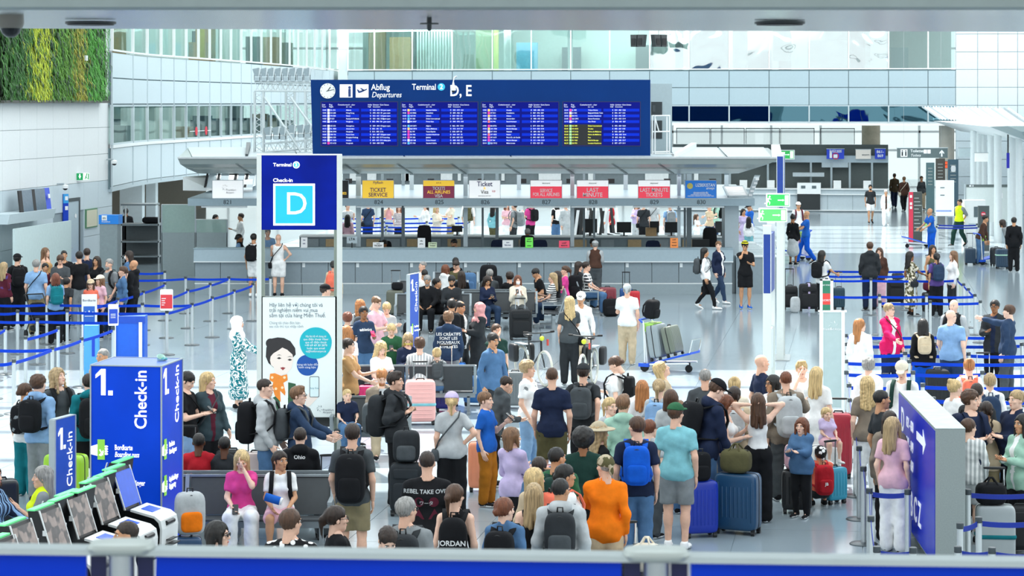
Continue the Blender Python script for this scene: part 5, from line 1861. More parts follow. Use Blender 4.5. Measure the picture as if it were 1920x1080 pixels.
flat([(508,668),(513,662),(523,656),(530,651),(539,655),(549,664),(551,674),(547,690),(538,700),(528,703),(519,698),(514,688),(509,684),(507,675)],FACE,'print_face',-.0545)
flat([(514,688),(528,703),(534,706),(528,716),(518,708)],FACE,'print_neck',-.0538)
for cx_,cy_ in((524,671),(544,674)):
 flat([(cx_-4.5,cy_),(cx_,cy_-2.2),(cx_+4.5,cy_),(cx_,cy_+1.8)],HRD,'print_eye',-.056)
 flat([(cx_-5,cy_-5),(cx_,cy_-7),(cx_+5,cy_-5.2),(cx_,cy_-5.9)],HRD,'print_brow',-.056)
flat([(526,689),(531,687.5),(536,689),(531,693.5)],mat('print lips','9c3a3c',.6,var=0),'print_lips',-.056)
flat([(507,700),(516,699),(528,704),(539,701),(540,712),(532,717),(536,735),(535,741),(526,732),(527,753),(516,741),(511,725),(513,716),(506,712)],SCF,'print_scarf',-.0555)
for cx_,cy_ in((511,707),(534,707),(518,728),(530,726)):
 blob(cx_,cy_,2.6,mat('print scarf pale','fbdcae',.6,var=0),10,'print_spot',-.0568)
flat([(574,745),(588,725),(600,728),(599,742),(582,760),(574,764)],FACE,'print_hand',-.0525)
MB().rrect(ox(599)-ox(581),oz(705)-oz(744),-.002,.002,.02,4,(ox(590),-.054,oz(724.5))).build('print_phone',mat('print phone','3c4a52',.5,var=0),po)
MB().rrect(ox(598)-ox(582),oz(706)-oz(743),-.001,.001,.015,4,(ox(590),-.0572,oz(724.5))).build('print_phone_screen',mat('print phone screen','dff0f0',.5,var=0),po)
lettering('duty free',.04,mat('print teal','2a8ca0',.5,var=0),po,(ox(590),-.059,oz(727)),align='CENTER',ext=0)
for i in range(6):
 a = math.radians(40+i*55)
 c = Vector((ox(600),-.053,oz(765)))
 MB().bar(c+Vector((math.cos(a),0,math.sin(a)))*.028,c+Vector((math.cos(a+.4),0,math.sin(a+.4)))*.05,.008,.002).build('print_logo',PT,po)
lettering('Frankfurt',.045,PT,po,(ox(606),-.053,oz(768)),ext=0)
lettering('Airport',.045,PT,po,(ox(606),-.053,oz(772.5)),ext=0)
MB().box(ox(480),ox(494),-.15,.15,0,.02).box(ox(630),ox(644),-.15,.15,0,.02).build('base_plate',STEEL,tot)
# ================================================================ furniture of the hall
# ---------------------------------------------------------------- belt posts
POSTM = mat('stanchion aluminium','cfd6d6',.32,metal=.55,var=.03)
BELT = mat('belt blue','063cbc',.6,spec=.15,var=.06,scale=3)
BELTD = mat('belt deep blue','062a94',.6,var=.06,scale=3)
PH = .97
_pm = MB().tube([(0,0,.02),(0,0,PH-.03)],.034,12).mesh('post',POSTM,True)
_pc = MB().lathe([(.037,-.035),(.040,-.03),(.040,.025),(.034,.03),(0,.03)],14).mesh('belt_head',mat('belt head grey','4a5154',.4,metal=.3,var=.03),True)
_pb = MB().lathe([(.175,0),(.175,.008),(.16,.018),(.03,.026),(0,.026)],24).mesh('base',mat('post base','596063',.35,metal=.5,var=.03),True)
def stanchion(p,label,group):
 t = thing('belt_post',label,'barrier post',(p[0],p[1],0),0,group)
 for n,me,z in(('post',_pm,0),('belt_head',_pc,PH-.03),('base',_pb,0)):
  o = bpy.data.objects.new(n,me)
  COL.objects.link(o)
  o.parent = t
  o.location = (0,0,z)
 return t
def top_px(px,py):
 d = gd(py,PH)
 return Vector(((px-HX)/F*d,d,0))
def belt(owner,a,b,m=BELT,sag=.0,z=PH-.075,tw=False):
 """a belt pulled from the owner post"""
 u = (b-a).normalized()
 n = Vector((-u.y,u.x,0))*.003
 vs,fs = [],[]
 N = 6
 for i in range(N+1):
  f = i/N
  p = a+u*.04+(b-a-u*.08)*f
  zz = z-sag*4*f*(1-f)
  w = .029
  for s1,s2 in((-1,-1),(1,-1),(1,1),(-1,1)):
   q = p+n*s1
   vs.append((q.x-a.x,q.y-a.y,zz+w*s2))
 for i in range(N):
  for k in range(4):
   c,e = i*4+k,i*4+(k+1)%4
   fs.append((c,e,e+4,c+4))
 fs += [(3,2,1,0),tuple(range(4*N,4*N+4))]
 return MB().add(vs,fs).build('belt',m,owner)
def run(pts,label,group,m=BELT,sag=.015):
 """pts: (px, py, post?)"""
 ps = [(top_px(q[0],q[1]),len(q)<3)for q in pts]
 own = {}
 for i,(p,real)in enumerate(ps):
  for(k,t)in PLACED:
   if(k-p).length < .12:
    own[i] = t
    ps[i] = (k,real)
  if i not in own:
   CH_N[label] = CH_N.get(label,-1)+1
   own[i] = stanchion(p,ORD[CH_N[label]]+' post from the left, '+label,group)
   PLACED.append((p,own[i]))
 for i in range(len(ps)-1):
  belt(own[i],ps[i][0],ps[i+1][0],m,sag)
PLACED = []
CH_N = {}
LG = 'belt posts of the left queue'
for c,LL in zip(([(256,508),(309,507)],[(252,521),(348,518),(429,518),(507,518)],[(312,556),(352,541),(394,530),(429,518)],[(313,582),(360,567),(398,555),(439,542),(474,530)],[(176,572),(221,558),(269,544),(309,529)],[(-12,567),(88,566),(267,567),(360,567)],[(-12,582),(33,581),(126,580),(313,582)],[(-12,597),(70,597),(262,599)],[(48,630),(109,612)],[(-12,650),(98,649),(153,632),(212,613)],[(-12,676),(26,673),(98,649)],[(-12,622),(10,612)]),('in the rearmost short belt of the left queue','in the rear belt line before the ticket counter','in the second belt line before the counter','in the belt line from the red notice to the totem','in the slanted belt by the black hoodie','in the straight belt behind the white queue sign','in the straight belt ending at the red notice','in the straight belt ending at the blue gauge','in the short slanted belt at the left','in the front belt line ending at the tilted notice','in the foremost belt of the left queue','in the stub belt at the left edge')):
 run(c,LL,LG)
RG = 'belt posts of the far right queue'
for c,RL in zip(([(1547,504),(1745,504)],[(1547,513),(1627,513),(1700,513)],[(1550,521),(1633,521),(1715,522),(1795,521),(1807,531),(1816,540),(1828,551)],[(1560,551),(1649,551),(1737,551),(1828,551)],[(1650,563),(1744,563),(1838,563)]),('in the rearmost belt of the far right queue','in the second belt of the far right queue','in the belt bending round the far right queue','in the fourth belt of the far right queue','in the front belt of the far right queue')):
 run(c,RL,RG,BELT)
RG = 'belt posts of the near right queue'
for c,RL in zip(([(1586,626),(1780,626),(1932,626)],[(1586,642),(1752,642),(1916,642),(1990,642)],[(1586,659),(1697,659),(1816,660),(1932,661)],[(1586,674),(1705,674),(1932,676)],[(1587,695),(1712,695),(1842,695),(1935,697)],[(1592,719),(1730,718),(1935,720)],[(1750,744),(1940,746)]),('in the rearmost belt of the near right queue','in the second belt of the near right queue','in the third belt of the near right queue','in the fourth belt of the near right queue','in the fifth belt of the near right queue','in the sixth belt of the near right queue','in the foremost belt of the near right queue')):
 run(c,RL,RG,BELT)
RL,RG = 'in the receding row beside the open floor','belt posts along the open floor'
run([(1587,695),(1592,719),(1594,746),(1604,800),(1611,836),(1619,874),(1630,915),(1633,967),(1644,1024)],RL,RG,BELTD,.10)
RL,RG = 'in the belts round the blue information board','belt posts beside the blue board'
run([(1630,915),(1702,917)],RL,RG,BELTD)
run([(1644,1024),(1712,1026)],RL,RG,BELTD)
run([(1815,917),(1940,918)],RL,RG,BELTD)
run([(1800,980),(1835,969),(1945,970)],RL,RG,BELTD)
run([(1796,1024),(1860,1026),(1950,1030)],RL,RG,BELTD)
FG = 'belt posts beyond the counter'
for d_,a,b in((84.0,655,860),(86.5,652,872),(89.5,640,880),(93.0,640,860)):
 ys = HY+F*(EYE-PH)/d_
 run([(a,ys),((2*a+b)/3,ys),((a+2*b)/3,ys),(b,ys)],'in the %s belt seen through the counter opening'%{84.0:'nearest',86.5:'second',89.5:'third',93.0:'farthest'}[d_],FG)
 # ---------------------------------------------------------------- luggage
def lug(c,r=.35):return mat('shell '+c,CLOTH.get(c,c),r,var=.04,scale=6,spec=.5)
def suitcase(px,label,col,w=.46,h=.66,dp=.27,d=None,base=None,rz=0.0,handle=0.0,ribs=8,soft=False,strap=None,hm=None,z0=0.0,cat='suitcase',tilt=0.0,rib_h=False):
 if d is None:
  d = gd(base)
 t = thing('suitcase',label,cat,((px-HX)/F*d,d,z0),math.radians(rz))
 if tilt:
  t.rotation_euler = (math.radians(tilt),0,math.radians(rz))
 m = lug(col,.8 if soft else.32)
 b = .055
 hh = h-b
 MB().ball((0,0,b+hh/2),(w/2,dp/2,hh/2),.22 if not soft else.3,28,16).build('shell',m,t,2)
 if ribs and not soft:
  rb = []
  if rib_h:
   for i in range(ribs):
    z = b+hh*(.10+.80*i/(ribs-1))
    rb.append(MB().ball((0,0,z),(w/2*.96,dp/2+.007,.014),.3,20,5))
  else:
   for i in range(ribs):
    x = w*(-.40+.80*i/(ribs-1))
    rb.append(MB().ball((x,0,b+hh/2),(w/ribs*.26,dp/2+.006,hh/2*.90),.3,8,8))
  for r in rb:
   r.build('rib',m,t,2)
 MB().ball((0,0,b+hh/2),(w/2+.004,.012,hh/2+.004),.22,28,16).build('zip_band',BLACK,t,2)
 if soft:
  MB().ball((0,-dp/2-.0,b+hh*.36),(w*.38,.03,hh*.26),.3,14,8).build('front_pocket',m,t,2)
  MB().ball((0,-dp/2-.0,b+hh*.80),(w*.38,.022,hh*.10),.3,14,8).build('top_pocket',m,t,2)
 for sx in(-1,1):
  for sy in(-1,1):
   wm = MB()
   x,y = sx*(w/2-.045),sy*(dp/2-.04)
   wm.tube([(x-.022,y,.028),(x+.022,y,.028)],.028,12)
   wm.box(x-.026,x+.026,y-.018,y+.018,.028,b+.025)
   wm.build('wheel',BLACK,t)
 MB().tube([(-.07,0,h-.005),(-.055,0,h+.026),(.055,0,h+.026),(.07,0,h-.005)],.012,6).build('carry_handle',BLACK,t,True)
 if handle:
  hw = min(.11,w*.27)
  MB().tube([(-hw,dp*.3,h-.05),(-hw,dp*.3,h+handle)],.009,6).tube([(hw,dp*.3,h-.05),(hw,dp*.3,h+handle)],.009,6).build('handle_tube',hm or CHROME,t,True)
  MB().ball((0,dp*.3,h+handle),(hw+.025,.018,.016),.5,12,6).build('handle_grip',BLACK,t,True)
 if strap:
  if strap[1] == 'v':
   MB().ball((strap[2]*w,0,b+hh/2),(.030,dp/2+.012,hh/2+.012),.2,16,16).build('strap',cloth(strap[0]),t,2)
  else:
   MB().ball((0,0,b+hh*strap[2]),(w/2+.012,dp/2+.012,.026),.2,24,6).build('strap',cloth(strap[0]),t,2)
 return t
def floor_pack(px,label,col,w=.32,h=.46,dp=.2,d=None,base=None,rz=0.0,z0=0.0,c2=None,lean=0.0,name='backpack'):
 if d is None:
  d = gd(base)
 t = thing(name,label,name.replace('_',' '),((px-HX)/F*d,d,z0),math.radians(rz))
 if lean:
  t.rotation_euler = (math.radians(lean),0,math.radians(rz))
 m,m2 = cloth(col),cloth(c2 or col)
 MB().ball((0,0,h/2),(w/2,dp/2,h/2),.45,20,14).build('pack',m,t,2)
 MB().ball((0,-dp*.45,h*.32),(w*.36,dp*.22,h*.24),.45,14,9).build('front_pocket',m2,t,2)
 MB().tube([(-w*.4,-dp*.2,h*.74),(-w*.28,-dp*.34,h*.89),(0,-dp*.4,h*.94),(w*.28,-dp*.34,h*.89),(w*.4,-dp*.2,h*.74)],.006,5).build('zip',BLACK,t)
 MB().tube([(-.035,0,h-.02),(-.03,0,h+.04),(.03,0,h+.04),(.035,0,h-.02)],.009,6).build('grab_handle',BLACK,t,True)
 for s in(-1,1):
  MB().tube([(s*w*.25,dp*.42,h*.88),(s*w*.30,dp*.62,h*.62),(s*w*.34,dp*.60,h*.32),(s*w*.36,dp*.42,h*.1)],.018,6).build('shoulder_strap',m2,t,True)
 return t
def soft_bag(px,label,col,w=.45,h=.25,dp=.25,d=None,base=None,rz=0.0,z0=0.0,handles=True,name='travel_bag',hc=None):
 if d is None:
  d = gd(base)
 t = thing(name,label,'bag',((px-HX)/F*d,d,z0),math.radians(rz))
 m = cloth(col)
 MB().ball((0,0,h/2),(w/2,dp/2,h/2),.55,20,12).build('body',m,t,2)
 MB().tube([(-w*.42,0,h*.96),(w*.42,0,h*.96)],.008,5).build('zip',BLACK,t)
 if handles:
  for s in(-1,1):
   MB().tube([(-w*.22,s*dp*.36,h*.5),(-w*.18,s*dp*.34,h*.95),(-w*.06,s*dp*.1,h*1.22),(w*.06,s*dp*.1,h*1.22),(w*.18,s*dp*.34,h*.95),(w*.22,s*dp*.36,h*.5)],.012,6).build('handle',cloth(hc or col),t,True)
 return t
 # ---------------------------------------------------------------- waiting benches
BF,BS = mat('bench frame grey','9aa3a7',.35,metal=.5,var=.03),mat('bench seat grey black','3b4043',.55,var=.06)
def bench(x,y,rz,n,label,pitch=.60):
 t = thing('waiting_bench',label,'bench',(x,y,0),math.radians(rz))
 W = n*pitch
 MB().box(-W/2,W/2,.02,.10,.28,.36).build('beam',BF,t)
 for s in([-1,1]if n<4 else[-1,0,1]):
  xl_ = s*(W/2-.12)
  MB().hexa([(xl_-.03,-.26,0),(xl_+.03,-.26,0),(xl_+.03,.34,0),(xl_-.03,.34,0),(xl_-.03,-.26,.035),(xl_+.03,-.26,.035),(xl_+.03,.34,.035),(xl_-.03,.34,.035)]).box(xl_-.025,xl_+.025,.02,.10,.03,.3).build('leg',BF,t)
 for i in range(n):
  xc = -W/2+pitch*(i+.5)
  w = pitch*.43
  MB().hexa([(xc-w,-.24,.405),(xc+w,-.24,.405),(xc+w,.20,.375),(xc-w,.20,.375),(xc-w,-.24,.43),(xc+w,-.24,.43),(xc+w,.20,.40),(xc-w,.20,.40)]).build('seat',BS,t)
  MB().hexa([(xc-w,.20,.42),(xc+w,.20,.42),(xc+w,.225,.42),(xc-w,.225,.42),(xc-w,.36,.86),(xc+w,.36,.86),(xc+w,.385,.86),(xc-w,.385,.86)]).build('backrest',BS,t)
 for i in range(n+1):
  xc = -W/2+pitch*i
  MB().bar((xc,-.22,.62),(xc,.26,.62),.055,.03).bar((xc,-.20,.40),(xc,-.20,.62),.05,.03).build('armrest',BF,t)
  MB().bar((xc,.17,.36),(xc,.35,.88),.05,.035).build('back_upright',BF,t)
 MB().bar((-W/2,.355,.875),(W/2,.355,.875),.03).build('top_rail',BF,t)
 return t
 # ---------------------------------------------------------------- luggage trolley
HB = mat('trolley blue','1450c8',.4,var=.04)
_trolley0 = []
def trolley(x,y,rz,label,group=None):
 if _trolley0:
  t = copy_tree(_trolley0[0])
  t.location = (x,y,0)
  t.rotation_euler = (0,0,math.radians(rz))
  t['label'] = label
  if group:
   t['group'] = group
  elif 'group' in t:
   del t['group']
  return t
 t = thing('luggage_trolley',label,'trolley',(x,y,0),math.radians(rz),group)
 fr = MB()
 for s in(-1,1):
  fr.tube([(s*.26,.40,.12),(s*.24,.44,.95),(s*.22,.47,1.02)],.018,8)
  fr.tube([(s*.26,.42,.14),(s*.22,-.55,.20)],.02,8)
 fr.build('frame',mat('trolley frame white','e2e6e6',.35,metal=.3,var=.02),t,True)
 MB().hexa([(-.24,-.60,.39),(.24,-.60,.39),(.25,.36,.13),(-.25,.36,.13),(-.24,-.60,.435),(.24,-.60,.435),(.25,.36,.165),(-.25,.36,.165)]).build('deck',HB,t)
 MB().tube([(-.24,-.58,.42),(-.24,-.64,.68),(.24,-.64,.68),(.24,-.58,.42)],.015,6).build('front_hoop',CHROME,t,True)
 MB().hexa([(-.23,.36,.16),(.23,.36,.16),(.23,.38,.16),(-.23,.38,.16),(-.20,.43,.86),(.20,.43,.86),(.20,.45,.86),(-.20,.45,.86)]).build('advert_panel',PANEL,t)
 MB().tube([(-.27,.46,1.0),(-.25,.53,1.05),(.25,.53,1.05),(.27,.46,1.0)],.022,8).build('push_handle',HB,t,True)
 MB().hexa([(-.2,.30,.80),(.2,.30,.80),(.2,.45,.80),(-.2,.45,.80),(-.22,.24,.98),(.22,.24,.98),(.22,.46,.98),(-.22,.46,.98)]).build('basket',mat('basket lime','9ccb5a',.5,var=.05),t)
 for s in(-1,1):
  MB().tube([(s*.28-.02,.40,.09),(s*.28+.02,.40,.09)],.09,16).build('wheel',RUBBER,t,True)
  MB().box(s*.28-.045,s*.28+.045,.30,.52,.10,.17).build('mudguard',HB,t)
 MB().tube([(-.02,-.46,.075),(.02,-.46,.075)],.075,16).box(-.012,.012,-.49,-.43,.08,.2).build('wheel',RUBBER,t,True)
 _trolley0.append(t)
 return t
TRX = ground(1262,696)
TRO = trolley(TRX.x-.1,TRX.y,62,'white and blue luggage trolley loaded with suitcases in the open floor')
def on_trolley(lx_,ly_,z):
 a = math.radians(62)
 return Vector((TRO.location.x+lx_*math.cos(a)-ly_*math.sin(a),TRO.location.y+lx_*math.sin(a)+ly_*math.cos(a),z))
for(ly_,lab,col,w,h,dp,ti)in((.17,'grey film-wrapped suitcase tilted on the luggage trolley','8d979b',.50,.74,.27,-9),(-.17,'olive grey suitcase leaning second on the luggage trolley','6d7468',.46,.62,.24,-14)):
 p = on_trolley(0,ly_,.22 if ly_>0 else.325)
 t = suitcase(0,lab,col,w,h,dp,d=10,ribs=6,rz=62)
 t.location = p
 t.rotation_euler = (math.radians(ti),0,math.radians(62))
p = on_trolley(0,.40,1.06)
t = floor_pack(0,'black backpack perched on the handle of the luggage trolley','black',.34,.40,.24,d=10)
t.location = p
t.rotation_euler = (math.radians(10),0,math.radians(62))
suitcase(1384,'large dark blue ribbed suitcase with olive bag on top','20496b',.56,.78,.31,base=1000,rz=-24,ribs=9)
soft_bag(1380,'olive canvas bag resting on the large dark blue suitcase','olive',.40,.30,.26,d=29.9,z0=.785,rz=-24)
suitcase(1311,'glossy royal blue suitcase beside the person in aqua shirt','1533a4',.44,.72,.28,base=1006,rz=14,handle=.28)
floor_pack(1313,'black bag hung on the glossy royal blue suitcase','black',.26,.36,.16,d=29.66,z0=.72,rz=14)
suitcase(1494,'black suitcase with lime green strap','1c1e20',.40,.58,.24,base=962,rz=-8,ribs=6,strap=('hivis','v',-.05),handle=.0)
floor_pack(1493,'speckled pink rucksack resting on the lime strapped suitcase','lpink+blotch+grey',.32,.34,.2,d=31.43,z0=.585,rz=-8)
suitcase(1563,'small turquoise suitcase beyond the crouching child','2a93b0',.34,.50,.22,base=944,rz=35,handle=.35,ribs=6)
suitcase(1546,'white suitcase used as a seat by the small child in lilac','e4e4e0',.42,.62,.28,d=33.4,rz=15,ribs=6)
suitcase(1572,'dark red suitcase with black handle behind the seated small child','9c2233',.40,.95,.24,d=34.4,rz=-10,ribs=6,handle=.2)
suitcase(1176,'black suitcase with white extended handle pulled by person in orange','15171a',.42,.62,.26,d=25.2,rz=10,handle=.36,soft=True,hm=PANEL)
soft_bag(1212,'cream canvas duffel bag on a black cabin case by the orange shirt','cream',.34,.30,.28,d=25.0,rz=-15,z0=.50)
suitcase(1212,'black cabin case under the cream canvas duffel bag','141517',.34,.52,.24,d=25.0,rz=-15,soft=True)
suitcase(788,'large pale pink ribbed suitcase with light blue strap','f0b3ac',.52,.76,.30,d=40.1,rz=4,ribs=9,rib_h=True,strap=('aqua','h',.42),handle=.30)
suitcase(889,'mid blue suitcase standing behind the bench','2f6ca6',.36,.54,.24,d=42.6,rz=-10,ribs=0,handle=.06)
suitcase(841,'hot pink suitcase beside the large pale pink one','e83a92',.34,.56,.24,d=42.5,rz=18,ribs=7,handle=.0)
suitcase(855,'glossy blue suitcase with tall handle behind the hot pink one','1c6fc4',.36,.56,.24,d=44.6,rz=-8,ribs=6,handle=.5)
suitcase(976,'big black soft suitcase before the person in white cardigan','15181b',.52,.70,.30,base=637,rz=6,soft=True,handle=.25)
suitcase(480,'pale pink suitcase with small round badge behind the front bench','ecd6cf',.50,.76,.28,d=31.8,rz=2,ribs=0,handle=.42,hm=BLACK)
suitcase(741,'olive grey ribbed suitcase with tall handle by the counter','5f6255',.44,.66,.28,base=592,rz=-6,ribs=8,handle=.5)
soft_bag(745,'black bag on the olive grey suitcase by the counter','black',.3,.2,.2,d=60.5,z0=.665,handles=False)
suitcase(1139,'dark red suitcase beside the person in plaid shirt','7c2a35',.44,.70,.30,base=589,rz=5,ribs=3)
floor_pack(1146,'black rucksack leaning on the dark red suitcase','black',.42,.46,.2,d=60.3,rz=10,lean=-6)
suitcase(1174,'blue patterned suitcase with black handle by the counter','24508c',.34,.56,.24,d=62.4,rz=0,handle=.42,hm=BLACK,ribs=5)
suitcase(1189,'bright red cabin suitcase partly behind the person in white shirt','c2232f',.30,.52,.22,d=62.0,rz=0,ribs=5)
suitcase(124,'lime green suitcase with pale side behind the narrow check-in sign','9acb2e',.56,.80,.30,d=31.4,rz=-18,ribs=0)
suitcase(2,'black suitcase with large wheels at the far left','1d2022',.42,.76,.28,d=29.5,rz=20,ribs=0)
suitcase(348,'navy blue suitcase next to the blue check-in cube','2c4a6c',.36,.62,.26,d=26.4,rz=10,ribs=7)
floor_pack(356,'white sailcloth rucksack with orange trim on the navy suitcase','lgrey',.34,.48,.2,d=26.4,z0=.64,c2='orange',rz=20)
suitcase(389,'silver grey suitcase behind the front bench','a9afb0',.40,.70,.26,d=31.0,rz=0,ribs=6)
suitcase(352,'burgundy suitcase in the gap behind the bench','6e1f30',.36,.60,.24,d=32.2,rz=0,ribs=5,handle=.45)
suitcase(764,'dark soft suitcase with round stickers behind the heavy black shirt','20262b',.46,.70,.28,base=966,rz=-6,soft=True,handle=.30)
floor_pack(762,'dark grey rucksack with lime edge on the dark soft suitcase','char',.36,.42,.24,d=31.27,z0=.71,c2='dgrey')
floor_pack(701,'dark grey rucksack on the bench beside the person in beige trousers','dgrey',.36,.48,.24,d=35.9,z0=.43)
suitcase(620,'tall dark grey suitcase with black handle at the bench end','3a4043',.40,.68,.26,d=29.6,rz=12,ribs=6,handle=.36,hm=BLACK)
suitcase(436,'black round-topped case behind the front bench','17191b',.46,.70,.3,d=32.4,rz=0,soft=True)
suitcase(1481,'black trolley case with tall handle left of two by the glass stand','1a1c1e',.40,.62,.27,base=580,rz=5,handle=.45,soft=True,hm=BLACK)
soft_bag(1491,'pale grey shopping bag leaning between the black trolley cases','lgrey',.26,.42,.16,d=61.4,handles=False)
suitcase(1516,'large black suitcase with pink ribbon strap','1b1d20',.50,.72,.30,base=583,rz=0,soft=True,strap=('lilac','v',0))
suitcase(1573,'dark teal cabin case behind the glass stand','1f3f4c',.30,.58,.22,base=580,rz=0,handle=.4,ribs=5)
suitcase(1679,'black suitcase with grey bag on top in the far right queue','16181a',.46,.66,.28,base=570,rz=0,soft=True)
soft_bag(1683,'blue grey handbag on the black suitcase in the far right queue','dgrey',.32,.18,.2,d=64.02,z0=.67)
suitcase(1744,'black case under the raspberry red bag','191b1d',.42,.50,.28,d=61.8,rz=0,soft=True)
soft_bag(1747,'raspberry red holdall in the far right queue','maroon',.46,.26,.26,d=61.8,z0=.53)
suitcase(1819,'navy suitcase with tall handle beside the person in brown top','243a4e',.36,.56,.26,d=79.5,handle=.5,ribs=6)
suitcase(1868,'dark upright suitcase between the bending travellers','202428',.38,.62,.26,d=79.0,ribs=6,rz=20)
suitcase(1879,'navy suitcase with green strap beside the dark suit','2a4257',.42,.66,.28,d=77.6,ribs=6,strap=('mint','h',.66))
suitcase(1491,'pink suitcase on the airport trolley pushed by person in blue','eab3c4',.30,.62,.24,d=81.75,z0=.20,ribs=3)
suitcase(1660,'silver ribbed suitcase in the near right queue','b5babb',.40,.64,.26,d=41.8,ribs=9)
suitcase(1845,'pale silver suitcase by the suited pair','c3c8c8',.44,.62,.26,d=41.9,ribs=6,handle=.4)
suitcase(1758,'black ribbed suitcase beside the person in light blue polo','1a1c1e',.40,.80,.28,d=41.3,ribs=6)
suitcase(1866,'light grey suitcase with teal strap by the blue board','aab2b3',.46,.72,.28,d=27.9,rz=-6,ribs=0,strap=('teal','h',.45),handle=.42)
soft_bag(1858,'black bag resting on the light grey suitcase with teal strap','black',.36,.26,.26,d=27.9,z0=.72)
suitcase(1912,'black cabin suitcase right of the light grey one','17191b',.36,.58,.24,d=28.6,soft=True)
suitcase(966,'dark grey case behind the person in green top','6b7173',.34,.66,.24,d=42.2,ribs=6)
suitcase(802,'black hard case with pale rim before the pole of the blue sign','1f2224',.44,.62,.28,d=43.8,rz=12,ribs=0,strap=('white','h',.9))
suitcase(712,'black upright case with chrome handle before the person in navy top','202326',.38,.60,.26,d=42.6,handle=.42,ribs=5)
suitcase(836,'indigo glossy case with tall chrome handle before the printed hoodie','2d2f86',.38,.62,.26,d=41.8,handle=.55,ribs=5)
suitcase(690,'raspberry pink case behind the curly hair','e0316e',.34,.56,.24,d=41.0,ribs=5)
soft_bag(672,'black holdall on the bench behind the tan shirt','black',.60,.30,.3,d=37.4,z0=.44)
suitcase(1014,'salmon pink suitcase beside the olive shorts','e0a8a0',.38,.62,.26,d=31.6,ribs=4)
suitcase(972,'orange red suitcase behind the person in lilac top','d2502c',.36,.64,.26,d=29.9,ribs=4)
suitcase(903,'coral orange case behind the boy in blue','ee9670',.38,.70,.26,d=33.2,ribs=4)
floor_pack(916,'large black trekking pack standing on luggage by the counter','black',.46,.66,.34,d=61.6,z0=.58,c2='char')
suitcase(916,'black case under the large trekking pack','181a1c',.5,.56,.36,d=61.6,soft=True)
soft_bag(930,'round black bag resting beside the large trekking pack','black',.36,.42,.22,d=61.5,z0=.54,handles=False)
floor_pack(879,'blue rucksack on luggage left of the trekking pack','denim',.40,.50,.26,d=61.2,z0=.56)
suitcase(879,'black case with pink bundle under the blue rucksack','1b1d1f',.42,.54,.3,d=61.2,soft=True,handle=.0)
floor_pack(772,'black rucksack on the floor by the bearded sitter','black',.4,.4,.3,d=54.5)
floor_pack(1104-26,'black rucksack worn over the bench back by plaid shirt','black',.36,.62,.24,d=60.6,z0=.42)
suitcase(765,'black case serving as a seat for the navy sweatshirt','17191b',.44,.40,.34,d=42.75,soft=True)
for x_,y_,rz,n,lab in((-3.42,28.75,0,4,'grey black waiting bench with two sitters facing the camera'),(-3.45,29.75,180,4,'grey black waiting bench back to back behind the front one'),(-2.5,36.55,0,3,'sunlit waiting bench with child in navy facing the camera'),(-1.85,41.6,180,4,'sunlit waiting bench facing away behind the large pink suitcase'),(-2.05,60.6,0,3,'waiting bench with sitters near the counter middle'),(-1.53,63.6,0,2,'short waiting bench against the ticket counter front'),(-.75,58.3,180,4,'waiting bench back to back with the white cardigan bench'),(-1.9,56.35,0,3,'waiting bench with bearded sitter behind the blue pole sign'),(-.30,57.0,0,3,'waiting bench with sitter in white cardigan'),(.95,57.4,-90,3,'waiting bench seen from the side with sitter in striped shirt'),(2.02,61.4,90,3,'waiting bench with sitter in plaid shirt facing right')):
 bench(x_,y_,rz,n,lab)
 # ---------------------------------------------------------------- blue check-in cube
CB = mat('cube blue light box','0742c8',.35,var=.12,scale=1.5,emit=.16,spec=.15)
CBW = mat('cube white print','ffffff',.5,var=0,emit=.5)
fl_ = pt(170,684.6,26.8)
CW_ = .835
cube = thing('checkin_cube','large glowing blue advertising cube reading 1. check-in','sign',(fl_.x,fl_.y,0),-TH)
CH = fl_.z
MB().box(.004,CW_-.004,.004,CW_-.004,.06,CH-.012).build('light_box',CB,cube)
MB().box(.03,CW_-.03,.03,CW_-.03,0,.06).build('plinth',DARK,cube)
MB().box(0,CW_,0,CW_,CH-.012,CH).build('lid',mat('cube lid blue','5b78c8',.35,var=.05),cube)
fr = MB()
for x_,y_ in((0,0),(CW_,0),(CW_,CW_),(0,CW_)):
 fr.box(x_-.008,x_+.008,y_-.008,y_+.008,.02,CH+.002)
for a,b in(((0,0),(CW_,0)),((CW_,0),(CW_,CW_)),((0,CW_),(CW_,CW_)),((0,0),(0,CW_))):
 fr.bar((*a,CH),(*b,CH),.014)
fr.build('edge_frame',ALU,cube)
GRN = mat('ticket green','8ed24a',.5,var=0,emit=.3)
def one(parent,x,z,h,M):
 m = MB().prism([(x,z+h*.78),(x+h*.22,z+h),(x+h*.40,z+h),(x+h*.40,z),(x+h*.22,z),(x+h*.22,z+h*.80),(x,z+h*.64)][::-1],-.010,-.004)
 m.box(x+h*.50,x+h*.68,-.010,-.004,z,z+h*.18)
 o = m.build('numeral',CBW,parent)
 o.matrix_local = M
 return o
